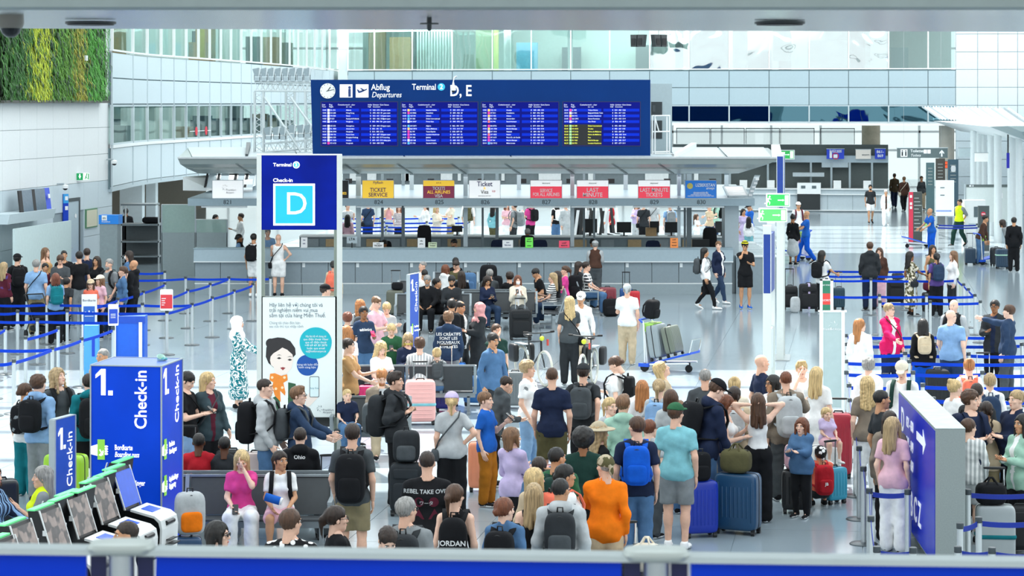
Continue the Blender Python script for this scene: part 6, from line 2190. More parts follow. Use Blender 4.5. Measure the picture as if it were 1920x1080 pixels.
def cube_face(R,T):
 """print on one face; face coordinates: x to the right from 0 to CW_, z up"""
 M = Matrix.Translation(T)@R
 def put(o):
  o.matrix_local = M@o.matrix_local
 def L(s_,size,x,z,rot=0.0,**k):
  o = lettering(s_,size,CBW,cube,(x,-.006,z),**k)
  o.matrix_local = M@Matrix.Translation((x,-.006,z))@Matrix.Rotation(math.pi/2,4,'X')@Matrix.Rotation(rot,4,'Z')
 one(cube,.06,CH-.06-.28,.30,M)
 L('Check-in',.20,.60,CH-.72,math.pi/2,width=.66,bold=.015)
 def icon(z0,two):
  m = MB()
  m.prism([(.004,z0+.02),(.10,z0+.05),(.12,z0+.01),(.12,z0-.06),(.09,z0-.09),(.004,z0-.07)][::-1],-.010,-.006)
  for i in range(4):
   m.ball((.185,-.008,z0+.02-i*.028),(.026,.004,.013),nu=10,nv=5)
  o = m.build('hand_icon',CBW,cube)
  o.matrix_local = M
  m2 = MB().box(.085,.17,-.012,-.006,z0-.13,z0+.10)
  o = m2.build('ticket_icon',GRN,cube)
  o.matrix_local = M
  m3 = MB().prism([(.10,z0-.08),(.155,z0-.02),(.16,z0-.05),(.13,z0-.09)],-.014,-.012).prism([(.105,z0-.02),(.15,z0-.085),(.155,z0-.07),(.115,z0-.01)],-.014,-.012)
  o = m3.build('plane_icon',CBW,cube)
  o.matrix_local = M
 icon(CH-.945,0)
 L('Bordkarte',.085,.285,CH-.935,width=.21,bold=.02)
 L('Boarding pass',.085,.285,CH-1.015,width=.29,bold=.015,shear=.25)
 icon(CH-1.36,1)
 L('Gepäckanhänger',.085,.285,CH-1.335,width=.36,bold=.02)
 L('Baggage tag',.085,.285,CH-1.415,width=.26,bold=.015,shear=.25)
cube_face(Matrix.Identity(4),Vector((0,0,0)))
cube_face(Matrix.Rotation(math.pi/2,4,'Z'),Vector((CW_,0,0)))
q = pt(299,672,27.2)
t = thing('crumpled_cup','crumpled pale green paper cup lying on the cube lid','litter',(q.x,27.25,CH+.002))
MB().lathe([(0,0),(.035,.0),(.045,.03),(.052,.06),(.046,.055),(.03,.012),(0,.01)],12).build('cup',mat('cup mint','bfe0d2',.6,var=.1),t,True,rot=(.5,.3,0))
MB().ball((.05,0,.02),(.04,.03,.02),nu=8,nv=6).build('napkin',mat('napkin teal','5fa7a8',.8,var=.2),t)
def slim_sign(px,py,h,label,face,w=.44):
 d = gd(py,h)
 t = thing('slim_sign',label,'sign',((px-HX)/F*d,d,0),math.radians(face))
 MB().box(-w/2,w/2,-.03,.03,.05,h).build('panel',mat('slim sign blue','2450b4',.4,var=.05,emit=.06),t)
 MB().box(-w/2-.03,-w/2,-.036,.036,0,h+.006).box(w/2,w/2+.02,-.036,.036,0,h+.006).box(-w/2,w/2,-.036,.036,h,h+.012).build('edge_frame',ALU,t)
 MB().box(-w/2-.05,w/2+.05,-.2,.2,0,.012).build('foot_plate',STEEL,t)
 one(t,-w*.38,h-.34,.24,Matrix.Translation((0,-.028,0)))
 o = lettering('Check-in',.17,CBW,t,(w*.24,-.034,h-.68))
 o.matrix_local = Matrix.Translation((w*.22,-.034,h-.78))@Matrix.Rotation(math.pi/2,4,'X')@Matrix.Rotation(math.pi/2,4,'Z')
 for z in(h-1.10,h-1.42):
  MB().box(-w*.42,-w*.14,-.037,-.03,z-.12,z+.05).ball((-w*.28,-.035,z-.06),(.05,.004,.05),nu=10,nv=5).build('hand_icon',CBW,t)
  MB().box(-w*.30,-w*.18,-.040,-.037,z-.10,z+.10).build('ticket_icon',GRN,t)
  lettering('Bordkarte',.06,CBW,t,(.0,-.034,z+.03),bold=.02)
  lettering('Boarding pass',.055,CBW,t,(.0,-.034,z-.05),shear=.2)
 return t
slim_sign(118,783,2.0,'narrow upright blue check-in sign in front of the lime suitcase',72)
slim_sign(774,514,2.0,'narrow upright blue check-in sign among the seated travellers',70,.46)
# ---------------------------------------------------------------- self check-in kiosks
KW_,KB_ = mat('kiosk white','e8ebe9',.3,var=.01),mat('kiosk black','121416',.3,var=.03)
KG = mat('kiosk green light','6fe596',.4,var=0,emit=.25)
PHOTO = mat('kiosk photo screen','8d7f78',.2,pat='camo',c2='4d4a49',pscale=.35,var=.25,emit=.12)
KBLUE = mat('kiosk blue screen','1c50c0',.2,var=.1,emit=.3)
def kiosk(x,y,face,label,scr):
 t = thing('checkin_kiosk',label,'kiosk',(x,y,0),math.radians(face))
 w = .22
 prof = [(-.36,0),(-.405,1.04),(-.39,1.12),(-.33,1.165),(-.06,1.225),(.02,1.22),(.155,1.63),(.26,1.63),(.17,.90),(.10,0)]
 MB().prism_x(prof,-w+.012,w-.012).build('body',KB_,t)
 front = [(-.37,0),(-.417,1.04),(-.40,1.13),(-.332,1.178),(-.06,1.238),(-.06,1.215),(-.325,1.153),(-.375,1.108),(-.393,1.04),(-.345,0)]
 MB().prism_x(front,-w,w).build('front_shell',KW_,t)
 for s in(-1,1):
  MB().prism_x([(-.005,1.225),(.008,1.225),(.143,1.635),(.130,1.635)],s*w-.012*(s>0),s*w+.012*(s<0)).build('screen_edge',KW_,t)
 MB().hexa([(-w+.02,.006,1.25),(w-.02,.006,1.25),(w-.02,.04,1.25),(-w+.02,.04,1.25),(-w+.02,.116,1.60),(w-.02,.116,1.60),(w-.02,.15,1.60),(-w+.02,.15,1.60)]).build('screen',scr,t)
 MB().box(-w,w,.185,.262,1.63,1.645).build('status_light',KG,t)
 MB().obox((.02,-.19,1.209),(.22,0,0),(0,.13,.029),(0,-.001,.012)).build('reader_display',KBLUE,t)
 MB().tube([(-.10,-.412,1.09),(.10,-.412,1.09)],.026,10).build('printer_slot',KB_,t,True)
 MB().box(-.12,.12,-.48,-.40,.86,.875).box(-.10,.10,-.46,-.40,.91,.92).build('ticket_tray',KB_,t)
 MB().box(w-.002,w+.004,.06,.10,1.40,1.45).build('logo_tile',KW_,t)
 MB().box(-w-.004,-w+.002,.06,.10,1.40,1.45).build('logo_tile',KW_,t)
 return t
nm = ['nearest the cube','second from the cube','third from the cube','fourth from the cube','fifth from the cube','sixth from the cube']
for i,(px,py)in enumerate(((250,877),(209,901),(165,925),(117,951),(64,979),(34,1010))):
 d = gd(py,1.64)
 kiosk((px-HX)/F*d+.0,d,76,'white and black self check-in kiosk, '+nm[i],KBLUE if i==0 else PHOTO)
for i,(px,py)in enumerate(((203,866),(168,893),(127,922),(84,938))):
 d = gd(py,1.62)+.1
 kiosk((px-HX)/F*d-.05,d,-104,'kiosk turned away with green light, '+nm[i]+' in the rear row',KBLUE)
 # ---------------------------------------------------------------- tilted blue board at the right
nz = 5.5-613*27.0/F
p1,p2 = pt(1754,806,27.0),pt(1810,803,27.0)
p4,p3 = pt(1685.5,734,30.55),pt(1735,733,30.55)
bb = thing('blue_info_board','thick grey framed blue information board turned edge-on at right','sign',(p1.x,p1.y,0))
o_ = Vector((p1.x,p1.y,0))
lo = [Vector((q.x,q.y,.14))-o_ for q in(p1,p2,p3,p4)]
hi_ = [Vector((q.x,q.y,nz))-o_ for q in(p1,p2,p3,p4)]
MB().hexa(lo+hi_).build('case',mat('board case grey','8d9694',.5,var=.06,scale=60),bb)
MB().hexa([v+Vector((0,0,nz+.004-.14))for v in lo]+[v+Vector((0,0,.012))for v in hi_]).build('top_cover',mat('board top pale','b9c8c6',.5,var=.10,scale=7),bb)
u = (p4-p1)
u.z = 0
Lb = u.length
u.normalize()
nrm = Vector((-u.y,u.x,0))
nrm = nrm if nrm.x < 0 else-nrm
fc = mat('board face blue','0024b0',.3,spec=.2,var=.12,scale=1.2,emit=.12)
MB().hexa([lo[0]+nrm*.006+u*.02+Vector((0,0,.02)),lo[0]+u*.02+Vector((0,0,.02)),lo[3]+u*-.02+Vector((0,0,.02)),lo[3]+nrm*.006-u*.02+Vector((0,0,.02)),hi_[0]+nrm*.006+u*.02-Vector((0,0,.02)),hi_[0]+u*.02-Vector((0,0,.02)),hi_[3]-u*.02-Vector((0,0,.02)),hi_[3]+nrm*.006-u*.02-Vector((0,0,.02))]).build('face',fc,bb)
Mf = Matrix(((-u.x,0,nrm.x,0),(-u.y,0,nrm.y,0),(0,1,0,0),(0,0,0,1)))
BW = mat('board face print','e9eef8',.5,var=0,emit=.25)
def on_face(s_,size,along,z,**k):
 """along: metres from the far end"""
 o = lettering(s_,size,BW,bb,(0,0,0),**k)
 o.matrix_local = Matrix.Translation(lo[3]-u*along+nrm*.012+Vector((0,0,z)))@Mf
on_face('D',.42,.35,1.28,bold=.02)
on_face('821 - 830',.18,.9,1.33,bold=.02)
on_face('840 - 849',.18,.9,1.08,bold=.02)
on_face('E',.42,.35,.80,bold=.02)
on_face('861 - 869',.18,.9,.84,bold=.02)
on_face('A B C Z',.42,.9,.36,bold=.02)
o = MB().box(.32,.62,0,.004,.22,.46).build('pictogram_tile',BW,bb)
o.matrix_local = Matrix.Translation(lo[3]-u*.0+nrm*.008+Vector((0,0,0)))@Matrix(((-u.x,nrm.x,0,0),(-u.y,nrm.y,0,0),(0,0,1,0),(0,0,0,1)))
o = MB().prism([(1.9,1.25),(2.5,1.25),(2.5,1.15),(2.75,1.3),(2.5,1.45),(2.5,1.35),(1.9,1.35)],0,.004).build('arrow',BW,bb)
o.matrix_local = Matrix.Translation(lo[3]+nrm*.008)@Matrix(((-u.x,nrm.x,0,0),(-u.y,nrm.y,0,0),(0,0,1,0),(0,0,0,1)))
q = pt(1692,1012,29.6)
MB().lathe([(.27,0),(.27,.10),(.25,.13),(0,.13)],28).build('base_drum',mat('drum grey','9aa5a4',.4,var=.04),bb,True,loc=Vector((q.x+.05,29.2,0))-o_)
MB().tube([(0,0,.1),(0,0,.3)],.14,20).build('base_neck',STEEL,bb,True,loc=Vector((q.x+.14,29.3,0))-o_)
# ---------------------------------------------------------------- edge-on totems and exit signs
def edge_totem(px,d,h,label,z0,z1,face=78,w=1.1):
 t = thing('terminal_totem',label,'sign',((px-HX)/F*d,d,0),math.radians(face))
 for s in(-1,1):
  MB().rrect(.075,h,-.075,.075,.02,3,(s*w/2,0,h/2)).build('post',mat('totem post','dfe4de',.35,metal=.3,var=.02),t)
 MB().box(-w/2+.04,w/2-.04,-.07,.07,z0,z1).build('light_box',mat('edge totem blue','143a8c',.4,var=.06,emit=.05),t)
 for s in(-1,1):
  MB().box(s*(w/2+.03)-.012,s*(w/2+.03)+.012,-.062,.062,z0,z1).build('edge_strip',mat('edge totem blue','143a8c',.4),t)
 MB().box(-w/2+.04,w/2-.04,-.05,.05,.55,z0-.7).build('poster_box',mat('poster back','ced8d6',.5,var=.02),t)
 MB().box(-w/2-.06,w/2+.06,-.2,.2,0,.02).build('base_plate',STEEL,t)
 return t
edge_totem(1442,43.6,3.25,'slim steel totem seen edge-on with dark blue panel edge',2.0,3.08,80)
edge_totem(1464,50.5,4.42,'taller steel totem seen edge-on behind the slim one',3.0,4.35,82)
GRE,GRE2 = mat('exit green','36c65c',.5,var=0,emit=.1),mat('exit green bright','62d670',.5,var=0,emit=.15)
XW = mat('exit white','f4fff2',.5,var=0,emit=.5)
def exit_sign(px0,px1,py0,py1,d,label,gm,left=False):
 c = pt((px0+px1)/2,(py0+py1)/2,d)
 t = thing('exit_sign',label,'sign',c)
 w,h = (px1-px0)*d/F,(py1-py0)*d/F
 MB().rrect(w,h,-.03,.03,.02,3).build('case',PANEL,t)
 MB().box(-w/2+.05*w,w/2-.05*w,-.036,-.03,-h/2+.09*h,h/2-.09*h).build('light_panel',gm,t)
 k = h
 m = MB()
 def stick(a,b,r):
  m.tube([(a[0]*k,-.040,a[1]*k),(b[0]*k,-.040,b[1]*k)],r*k,6)
 X = -.52*w/h
 m.ball((X*1*k+.10*k,-.040,.26*k),(.075*k,.01,.075*k),nu=10,nv=6)
 stick((X+.05,.16),(X-.02,-.06),.055)
 stick((X+.05,.14),(X+.22,.06),.03)
 stick((X+.05,.14),(X-.12,.08),.03)
 stick((X-.02,-.06),(X+.12,-.16),.04)
 stick((X+.12,-.16),(X+.08,-.33),.035)
 stick((X-.02,-.06),(X-.10,-.22),.04)
 stick((X-.10,-.22),(X-.28,-.24),.035)
 o = m.build('running_figure',XW,t)
 o.location.x = .10*w
 MB().box(-.02*w,.20*w,-.042,-.036,-.035*h,.035*h).prism([(.19*w,-.09*h),(.26*w,0),(.19*w,.09*h)][::-1],-.042,-.036).build('arrow',XW,t)
 MB().box(.28*w,.43*w,-.042,-.036,-.36*h,.36*h).build('door_pictogram',XW,t)
 return t
exit_sign(1436.5,1481,362.5,388,49.7,'green exit sign with running figure, upper of the pair on the totem',GRE)
exit_sign(1422.5,1476,390,416.5,49.6,'green exit sign with running figure, lower and larger of the pair',GRE2)
t = exit_sign(1450,1490,281,299,118.6,'small green exit sign beyond the canopy tip',GRE)
br = tag(MB().bar(pt(1459,363,49.73),pt(1459,415,49.73),.03).bar(pt(1459,390,49.73),pt(1461,390,50.4),.03).build('sign_bracket',ALU),'grey bracket holding the pair of green exit signs','bracket')
d = 40.4
gs = thing('glass_stand','tall glass advertising stand with green and red poster on top','stand',((1560-HX)/F*d,d,0))
gx = lambda px:(px-1560)/F*d
gz = lambda py:EYE-(py-HY)/F*d
for a,b in((1537,1543),(1577,1583.5)):
 MB().box(gx(a),gx(b),-.04,.04,0,gz(582)).build('post',PANEL,gs)
MB().box(gx(1543),gx(1577),-.03,.03,.25,gz(584)).build('glass_panel',mat('etched glass panel','b3c5c3',.25,var=.03),gs)
MB().box(gx(1535),gx(1587),-.05,.05,gz(585),gz(582)).build('top_bar',PANEL,gs)
for a,b in((1537.5,1542),(1556.5,1562)):
 MB().box(gx(a),gx(b),-.03,.03,gz(582),gz(524)).build('poster_frame',PANEL,gs)
MB().box(gx(1537.5),gx(1562),-.03,.03,gz(526),gz(524)).build('poster_frame',PANEL,gs)
for y0,y1,m in((526,550,mat('stand green','2f7d5f',.5,var=.03)),(550,571,mat('stand red','e8473e',.5,var=.03)),(571,581.5,mat('stand green','2f7d5f',.5))):
 MB().box(gx(1542),gx(1556.5),-.02,.02,gz(y1),gz(y0)).build('poster_field',m,gs)
lettering('PRIORITY',.05,PAPER,gs,(gx(1549),-.025,gz(563)),align='CENTER')
lettering('fast track',.045,PAPER,gs,(gx(1549),-.025,gz(534)),align='CENTER')
for i in range(6):
 a = math.radians(i*55)
 MB().bar((gx(1562)+.05*math.cos(a),-.034,gz(610)+.05*math.sin(a)),(gx(1562)+.08*math.cos(a+.4),-.034,gz(610)+.08*math.sin(a+.4)),.012,.003).build('etched_logo',PAPER,gs)
lettering('Frankfurt Airport',.05,PAPER,gs,(gx(1562),-.034,gz(617)),align='CENTER')
MB().box(gx(1534),gx(1588),-.25,.25,0,.03).build('base_plate',STEEL,gs)
# ---------------------------------------------------------------- left: queue signs, desk, pillar, recess fittings
d = gd(655)
t = thing('queue_sign','white stand with blue pictogram print beside the left queue','sign',((167.5-HX)/F*d,d,0),.08)
k = d/F
MB().box(-14*k,14*k,-.04,.04,.06,103*k).build('board',PAPER,t)
MB().box(-10.5*k,10.5*k,-.046,-.04,3*k+.05,81*k).build('print',mat('info blue','2a67c4',.5,var=.03),t)
lettering('Bordkarte',.07,GREYT,t,(0,-.044,92*k),align='CENTER')
for z,n in((70,3),(46,4),(22,3)):
 for i in range(n):
  MB().box((-7+i*14/(n-1)-1.2)*k,(-7+i*14/(n-1)+1.2)*k,-.05,-.046,(z-3)*k,(z+(3 if i%2 else 1))*k).build('pictogram',PAPER,t)
 MB().box(-8*k,8*k,-.05,-.046,(z-8)*k,(z-7)*k).build('text_line',PAPER,t)
MB().box(-.2,.2,-.2,.2,0,.06).build('foot',STEEL,t)
p = top_px(212,613)
t = thing('post_sign','tilted blue and white notice on a queue post','sign',(p.x,p.y,PH+.0),.25)
k = p.y/F
MB().rrect(19*k,40*k,-.012,.012,.02,3,(0,-.06,23*k)).build('plate',PAPER,t)
MB().box(-8*k,8*k,-.076,-.072,7*k,34*k).build('print',mat('notice blue','1f48b8',.5,var=.03),t)
for i in range(3):
 MB().box(-5*k,4*k,-.079,-.076,(24-i*3.2)*k,(25-i*3.2)*k).build('text_line',PAPER,t)
MB().box(-.03,.03,-.06,.03,-.02,.05).build('clamp',DARK,t)
p = top_px(313,582)
t = thing('post_sign','red notice in white frame on a queue post of the left queue','sign',(p.x,p.y,PH))
k = p.y/F
MB().rrect(24*k,40*k,-.012,.012,.03,4,(0,-.06,20*k)).build('plate',PAPER,t)
MB().box(-11*k,11*k,-.076,-.072,4*k,30*k).build('print',mat('notice red','e43d44',.5,var=.03),t)
for i,w in enumerate((8,6,7,5)):
 MB().box(-9*k,(-9+w)*k,-.079,-.076,(22-i*4)*k,(23.4-i*4)*k).build('text_line',PAPER,t)
MB().box(-.03,.03,-.06,.03,-.02,.05).build('clamp',DARK,t)
d = 48.6
t = thing('bag_gauge','blue box-shaped baggage gauge with white posts beside the left queue','stand',((241-HX)/F*d,d,0))
k = d/F
BG = mat('gauge blue','1d62d6',.4,var=.05)
MB().hexa([(-30*k,0,.05),(30*k,0,.05),(30*k,.4,.05),(-30*k,.4,.05),(-30*k,0,94*k),(30*k,0,97*k),(30*k,.4,97*k),(-30*k,.4,94*k)]).build('body',BG,t)
MB().box(-31*k,31*k,-.02,.03,84*k,97*k).build('header',mat('gauge blue deep','1549b6',.4,var=.05),t)
for x_ in(-26,23):
 MB().box((x_-3)*k,(x_+3)*k,-.06,-.02,0,86*k).build('upright',PANEL,t)
d = 47.2
t = thing('sanitiser_box','small light blue box stand behind the blue cube','stand',((172-HX)/F*d,d,0))
MB().box(-.14,.14,-.1,.1,0,1.02).build('box',mat('stand light blue','4fa3e0',.4,var=.04),t)
MB().box(.02,.08,-.105,-.1,.4,.8).build('print',BLUE,t)
d = 70
t = thing('info_pillar','grey info pillar with bright blue header at the hall corner','pillar',((207-HX)/F*d,d,0),-.12)
MB().box(-.27,.27,-.2,.2,0,1.88).build('shaft',mat('pillar grey','8d999c',.45,var=.05),t)
MB().box(-.29,.31,-.22,.22,1.88,2.15).build('header',mat('header blue','2180d8',.4,var=.03,emit=.1),t)
MB().box(-.20,-.04,-.225,-.22,1.99,2.14).build('logo_tile',PAPER,t)
lettering('m',.12,INK,t,(-.12,-.23,2.06),align='CENTER')
lettering('Frankfurt',.07,PAPER,t,(-.20,-.23,1.95))
d = 79.5
t = thing('inspection_table','grey steel inspection table in the recess behind the pillar','table',((262-HX)/F*d,d,0))
k = d/F
for z0,z1,w in((.25,.30,36),(.75,.80,36),(1.32,1.38,36),(2.0,2.06,30)):
 MB().box(-36*k,w*k,0,.9,z0,z1).build('shelf',mat('table steel','7c8689',.4,metal=.4,var=.05),t)
for x_ in(-36,34):
 for y_ in(0,.86):
  MB().box(x_*k,x_*k+.05,y_,y_+.05,0,2.0).build('leg',STEEL,t)
MB().box(-36*k,36*k,.86,.9,0,1.3).build('back_sheet',mat('table back','5f696c',.5,var=.05),t)
soft_bag(284,'dark suitcase lying on the steel inspection table','black',.62,.22,.4,d=79.9,z0=1.38,handles=False)
for px0,px1,y0,d,lab in((303,366,384,74.5,'greenish glass partition above a grey panel left of the counter'),(367,426,412,71.5,'second greenish glass screen at the counter end')):
 t = thing('glass_partition',lab,'partition',((px0+px1)/2*d/F-HX*d/F,d,0))
 k = d/F
 w = (px1-px0)/2*k
 MB().box(-w,w,0,.05,0,EYE-(436-HY)*k).build('lower_panel',mat('partition grey','a3b1b3',.45,var=.03),t)
 MB().box(-w,w,.01,.04,EYE-(436-HY)*k,EYE-(y0-HY)*k).build('glass_pane',mat('partition glass','b4d0c8',.15,var=.04,alpha=.75),t)
 MB().box(-w,w,.0,.05,EYE-(y0-HY)*k,EYE-(y0-HY)*k+.02).build('top_edge',PANEL,t)
 for s in(-1,1):
  MB().box(s*w-.02,s*w+.02,0,.05,0,EYE-(y0-HY)*k).build('post',ALU,t)
def on_wall(px,py,out=.0):
 p = wl(px,py)
 return p+WN*out
t = thing('exit_sign','green and white emergency exit sign on the left wall','sign',on_wall(147,331,.12),-TH+math.pi/2)
wx = .62
t.rotation_euler = (0,0,math.radians(35))
MB().box(-.24,.24,-.05,.05,-.13,.13).build('case',PANEL,t)
MB().box(-.21,.0,-.056,-.05,-.105,.105).build('light_panel',mat('exit dark green','0f9b57',.5,var=0,emit=.25),t)
MB().prism([(-.15,.02),(-.105,-.07),(-.06,.02),(-.085,.02),(-.085,.08),(-.125,.08),(-.125,.02)],-.062,-.056).build('arrow',XW,t)
MB().box(.01,.21,-.056,-.05,-.105,.105).build('figure_panel',XW,t)
MB().tube([(.07,-.058,-.08),(.10,-.058,.0),(.13,-.058,.06)],.014,5).tube([(.10,-.058,.0),(.15,-.058,-.07)],.012,5).ball((.13,-.058,.08),.02,nu=8,nv=5).box(.17,.20,-.060,-.056,-.09,.09).build('running_figure',mat('exit dark green','0f9b57',.5),t)
MB().bar((0,.05,0),(-.1,.3,0),.06).build('wall_arm',DARK,t)
for px,py,lab in((198,302,'small grey security camera high on the left wall corner'),(105,348,'white dome security camera on the left wall by the screens')):
 t = thing('security_camera',lab,'camera',on_wall(px,py,.03),-TH)
 MB().tube([(0,0,.05),(.22,0,.06),(.26,0,.0)],.025,8).build('arm',ALU,t,True)
 MB().lathe([(.03,.04),(.10,.0),(.10,-.08),(0,-.08)],16,(.26,0,0)).build('housing',PANEL,t,True)
 MB().ball((.26,0,-.08),(.075,.075,.06),nu=12,nv=7).build('lens_dome',BLACK,t,True)
t = thing('wall_banner','narrow blue vertical banner beside the left service door','banner',on_wall(119,392,.06),math.radians(40))
MB().box(-.09,.09,-.03,.03,-.72,.46).build('banner',BLUE,t)
MB().box(-.09,.09,-.034,-.03,.46-.28,.46).build('head',mat('banner sky blue','3aa4e6',.5,var=0),t)
for z in(.32,.02,-.62):
 MB().box(-.03,.07,-.038,-.034,z-.05,z+.07).build('pictogram',PAPER,t)
t = thing('extinguisher_sign','small green plate on the left wall below the banner','sign',on_wall(119,449,.05),math.radians(40))
MB().rrect(.13,.24,-.02,.02,.03,3).build('plate',mat('plate green','1c8a4a',.5,var=.02),t)
t = thing('notice_frame','green framed pale notice on the left wall right of the door','notice',on_wall(170,409,.02),-TH+math.pi/2)
MB().box(-.55,.55,-.02,.02,-.30,.30).build('frame',mat('frame green','5f8f6a',.5,var=.03),t)
MB().box(-.49,.49,-.028,-.02,-.26,.26).build('paper',mat('notice cream','ddd9bf',.6,var=.02),t)
q0,q1 = wl(-25,400),wl(64,400)
t = thing('screen_ledge','pale ledge box with two slanted screens on the left wall','screen',Vector((q1.x+.05,q1.y,0)),-TH)
Ls = (q1-q0).length
z0 = EYE-(402-HY)/F*q1.y
MB().hexa([(.0,-Ls,z0-.10),(.55,-Ls,z0-.10),(.55,0,z0-.10),(0,0,z0-.10),(0,-Ls,z0+.18),(.62,-Ls,z0+.18),(.62,0,z0+.18),(0,0,z0+.18)]).build('ledge',mat('ledge pale blue','cbd9dd',.4,var=.02),t)
yy = -Ls*.02
for a,b,m in((-.28,-.02,BLUE),(-1.25,-.42,mat('screen slate','4f6474',.25,var=.08)),(-1.35,-1.25,BLACK),(-2.3,-1.5,mat('screen slate','4f6474',.25)),(-2.4,-2.3,BLACK)):
 MB().hexa([(.48,a-.15,z0+.18),(.54,b-.15,z0+.18),(.50,b-.15,z0+.18),(.44,a-.15,z0+.18),(.30,a+.15,z0+.78),(.36,b+.15,z0+.78),(.32,b+.15,z0+.78),(.26,a+.15,z0+.78)]).build('screen',m,t)
for a in(.25,.55):
 MB().obox((.47,-.15-.03,z0+a),(.02,0,0),(0,.12,0),(-.02,0,.12)).build('pictogram',PAPER,t)
t = thing('glass_partition','frosted pale partition standing before the left wall','partition',on_wall(50,520,.8)*1.0,-TH)
t.location.z = 0
MB().box(-.03,.03,-3.2,1.5,0,2.0).build('panel',mat('frosted partition','cfe0de',.4,var=.03),t)
for i in range(8):
 d = 70.6+i*.32
 trolley((98+i*8.5-HX)/F*d,d,80,ORD[i]+' luggage trolley from the left, nested at the left wall','trolleys nested at the left wall')
 # ---------------------------------------------------------------- living wall
lw = thing('living_wall','lush green planted wall panel mounted high on the left wall','plants',(XC,DC,0),-TH)
ya,yb = wl_s(-14),wl_s(186)
zb_ = 5.56
MB().box(.0,.10,ya,yb,zb_,9.2).build('backing',mat('planter felt','2b3326',.9,var=.2),lw)
MB().box(.0,.34,ya,yb+.05,zb_-.08,zb_).box(.0,.2,yb,yb+.06,zb_,9.2).build('planter_frame',mat('planter frame','4a4a44',.5,var=.05),lw)
g = np.random.RandomState(4)
zones = [('foliage_dark_green','2f6a1e',.0,.30),('foliage_lime','b6c52a',.18,.46),('foliage_mid_green','5a8f24',.42,.72),('foliage_olive','9c9a2c',.60,.78),('foliage_bright_green','4c9c2e',.70,1.02),('foliage_deep','1d4518',.0,1.0),('foliage_leafy','3f7f22',.0,1.0)]
for nm_,c,f0,f1 in zones:
 vs,fs = [],[]
 N = 1500 if nm_ not in('foliage_deep','foliage_leafy')else 900
 for i in range(N):
  f = g.uniform(f0,f1)if nm_ in('foliage_deep','foliage_leafy')else(f0+f1)/2+g.normal()*(f1-f0)*.22
  f = min(max(f,.0),1.0)
  y = ya+(yb-ya)*f
  z = g.uniform(zb_+.05,9.1)if i%3 else g.uniform(zb_+.02,7.6)
  L = g.uniform(.14,.42)*(1.3 if 'lime' in nm_ else 1)
  w = g.uniform(.012,.03)if nm_ != 'foliage_deep' else g.uniform(.04,.07)
  x0 = g.uniform(.05,.16)
  out = g.uniform(.08,.26)
  side = g.normal()*.12
  b = len(vs)
  for k,(t_,ww)in enumerate(((0,.6),(.4,1),(.75,.8),(1,.1))):
   cx = x0+out*math.sin(t_*2.0)
   cz = max(z+.05*math.sin(t_*3)-L*t_*t_*1.0,zb_-.05)
   cy = y+side*t_
   vs += [(cx,cy-w*ww,cz),(cx+.004,cy+w*ww,cz)]
  fs += [(b+2*k,b+2*k+1,b+2*k+3,b+2*k+2)for k in range(3)]
 o = MB().add(vs,fs).build(nm_,mat(nm_,c,.6,var=.35,scale=6),lw)
 o['kind'] = 'stuff'
t = thing('sensor_box','small white box among the plants of the green wall','sensor',on_wall(140,109,.36),-TH)
MB().rrect(.14,.16,-.04,.04,.02,3).build('case',PANEL,t,rot=(0,0,math.pi/2))
MB().bar((-.03,0,0),(-.34,0,0),.02).build('rod',DARK,t)
for px,rz,lab in((1197,-.5,'left dark twin loudspeaker hung before the rear windows'),(1236,.5,'right dark twin loudspeaker hung before the rear windows')):
 p = pt(px,76,112)
 t = thing('loudspeaker',lab,'loudspeaker',p,rz)
 for s in(-1,1):
  MB().hexa([(s*.17-.14,-.2,-.30),(s*.17+.14,-.2,-.30),(s*.17+.14,.15,-.30),(s*.17-.14,.15,-.30),(s*.19-.17,-.14,.28),(s*.19+.17,-.14,.28),(s*.19+.17,.2,.28),(s*.19-.17,.2,.28)]).build('cabinet',mat('speaker charcoal','34393b',.5,var=.05),t)
  MB().box(s*.17-.10,s*.17+.10,-.215,-.19,-.22,.10).build('grille',BLACK,t)
 MB().tube([(0,.05,.2),(0,.05,6.5)],.02,6).build('suspension_rod',STEEL,t)
 # ---------------------------------------------------------------- rear right check-in block
d = 119.5
rb = thing('rear_checkin_block','dark walled check-in block with pale counters far behind at right','counter',((1460-HX)/F*d,d,0),-TH)
k = d/F
X0,X1 = -200*k,203*k
MB().box(X0,X1,.6,.8,0,3.35).build('back_wall',mat('slate wall','5c6664',.55,var=.04),rb)
MB().box(X0,X1,-.05,.6,2.45,2.80).build('number_beam',mat('pale beam','b2c3cb',.4,var=.02),rb)
MB().box(X0,X1,-1.3,-.6,0,1.12).build('counter',mat('pale counter','b9c6cb',.4,var=.03),rb)
MB().box(X0,X1,-1.4,-.5,1.12,1.17).build('counter_top',PANEL,rb)
MB().box(X0,X1,-1.42,-1.3,.06,.10).box(X0,X1,-1.42,-1.3,.86,.90).build('kick_strip',PANEL,rb)
for px in(1310,1369,1440,1520,1558,1592,1633):
 MB().box((px-1460)*k-.05,(px-1460)*k+.05,-.1,0,1.1,2.45).build('post',POSTL,rb)
for px,w in((1395,14),(1446,14),(1569,14),(1624,14)):
 MB().box((px-1460)*k-w*k/2,(px-1460)*k+w*k/2,-.5,-.4,1.17,1.17+14*k).build('monitor',PANEL,rb)
MB().box((1540-1460)*k,(1589-1460)*k,-.06,.0,2.2,2.45).build('shutter_box',LGREY,rb)
MB().box((1496-1460)*k,(1539-1460)*k,-1.5,-.6,.9,1.45).build('baggage_machine',PANEL,rb)
MB().box((1496-1460)*k,(1538-1460)*k,-1.46,-.6,.12,.95).build('belt_mouth',mat('mouth dark','22282a',.5,var=.05),rb)
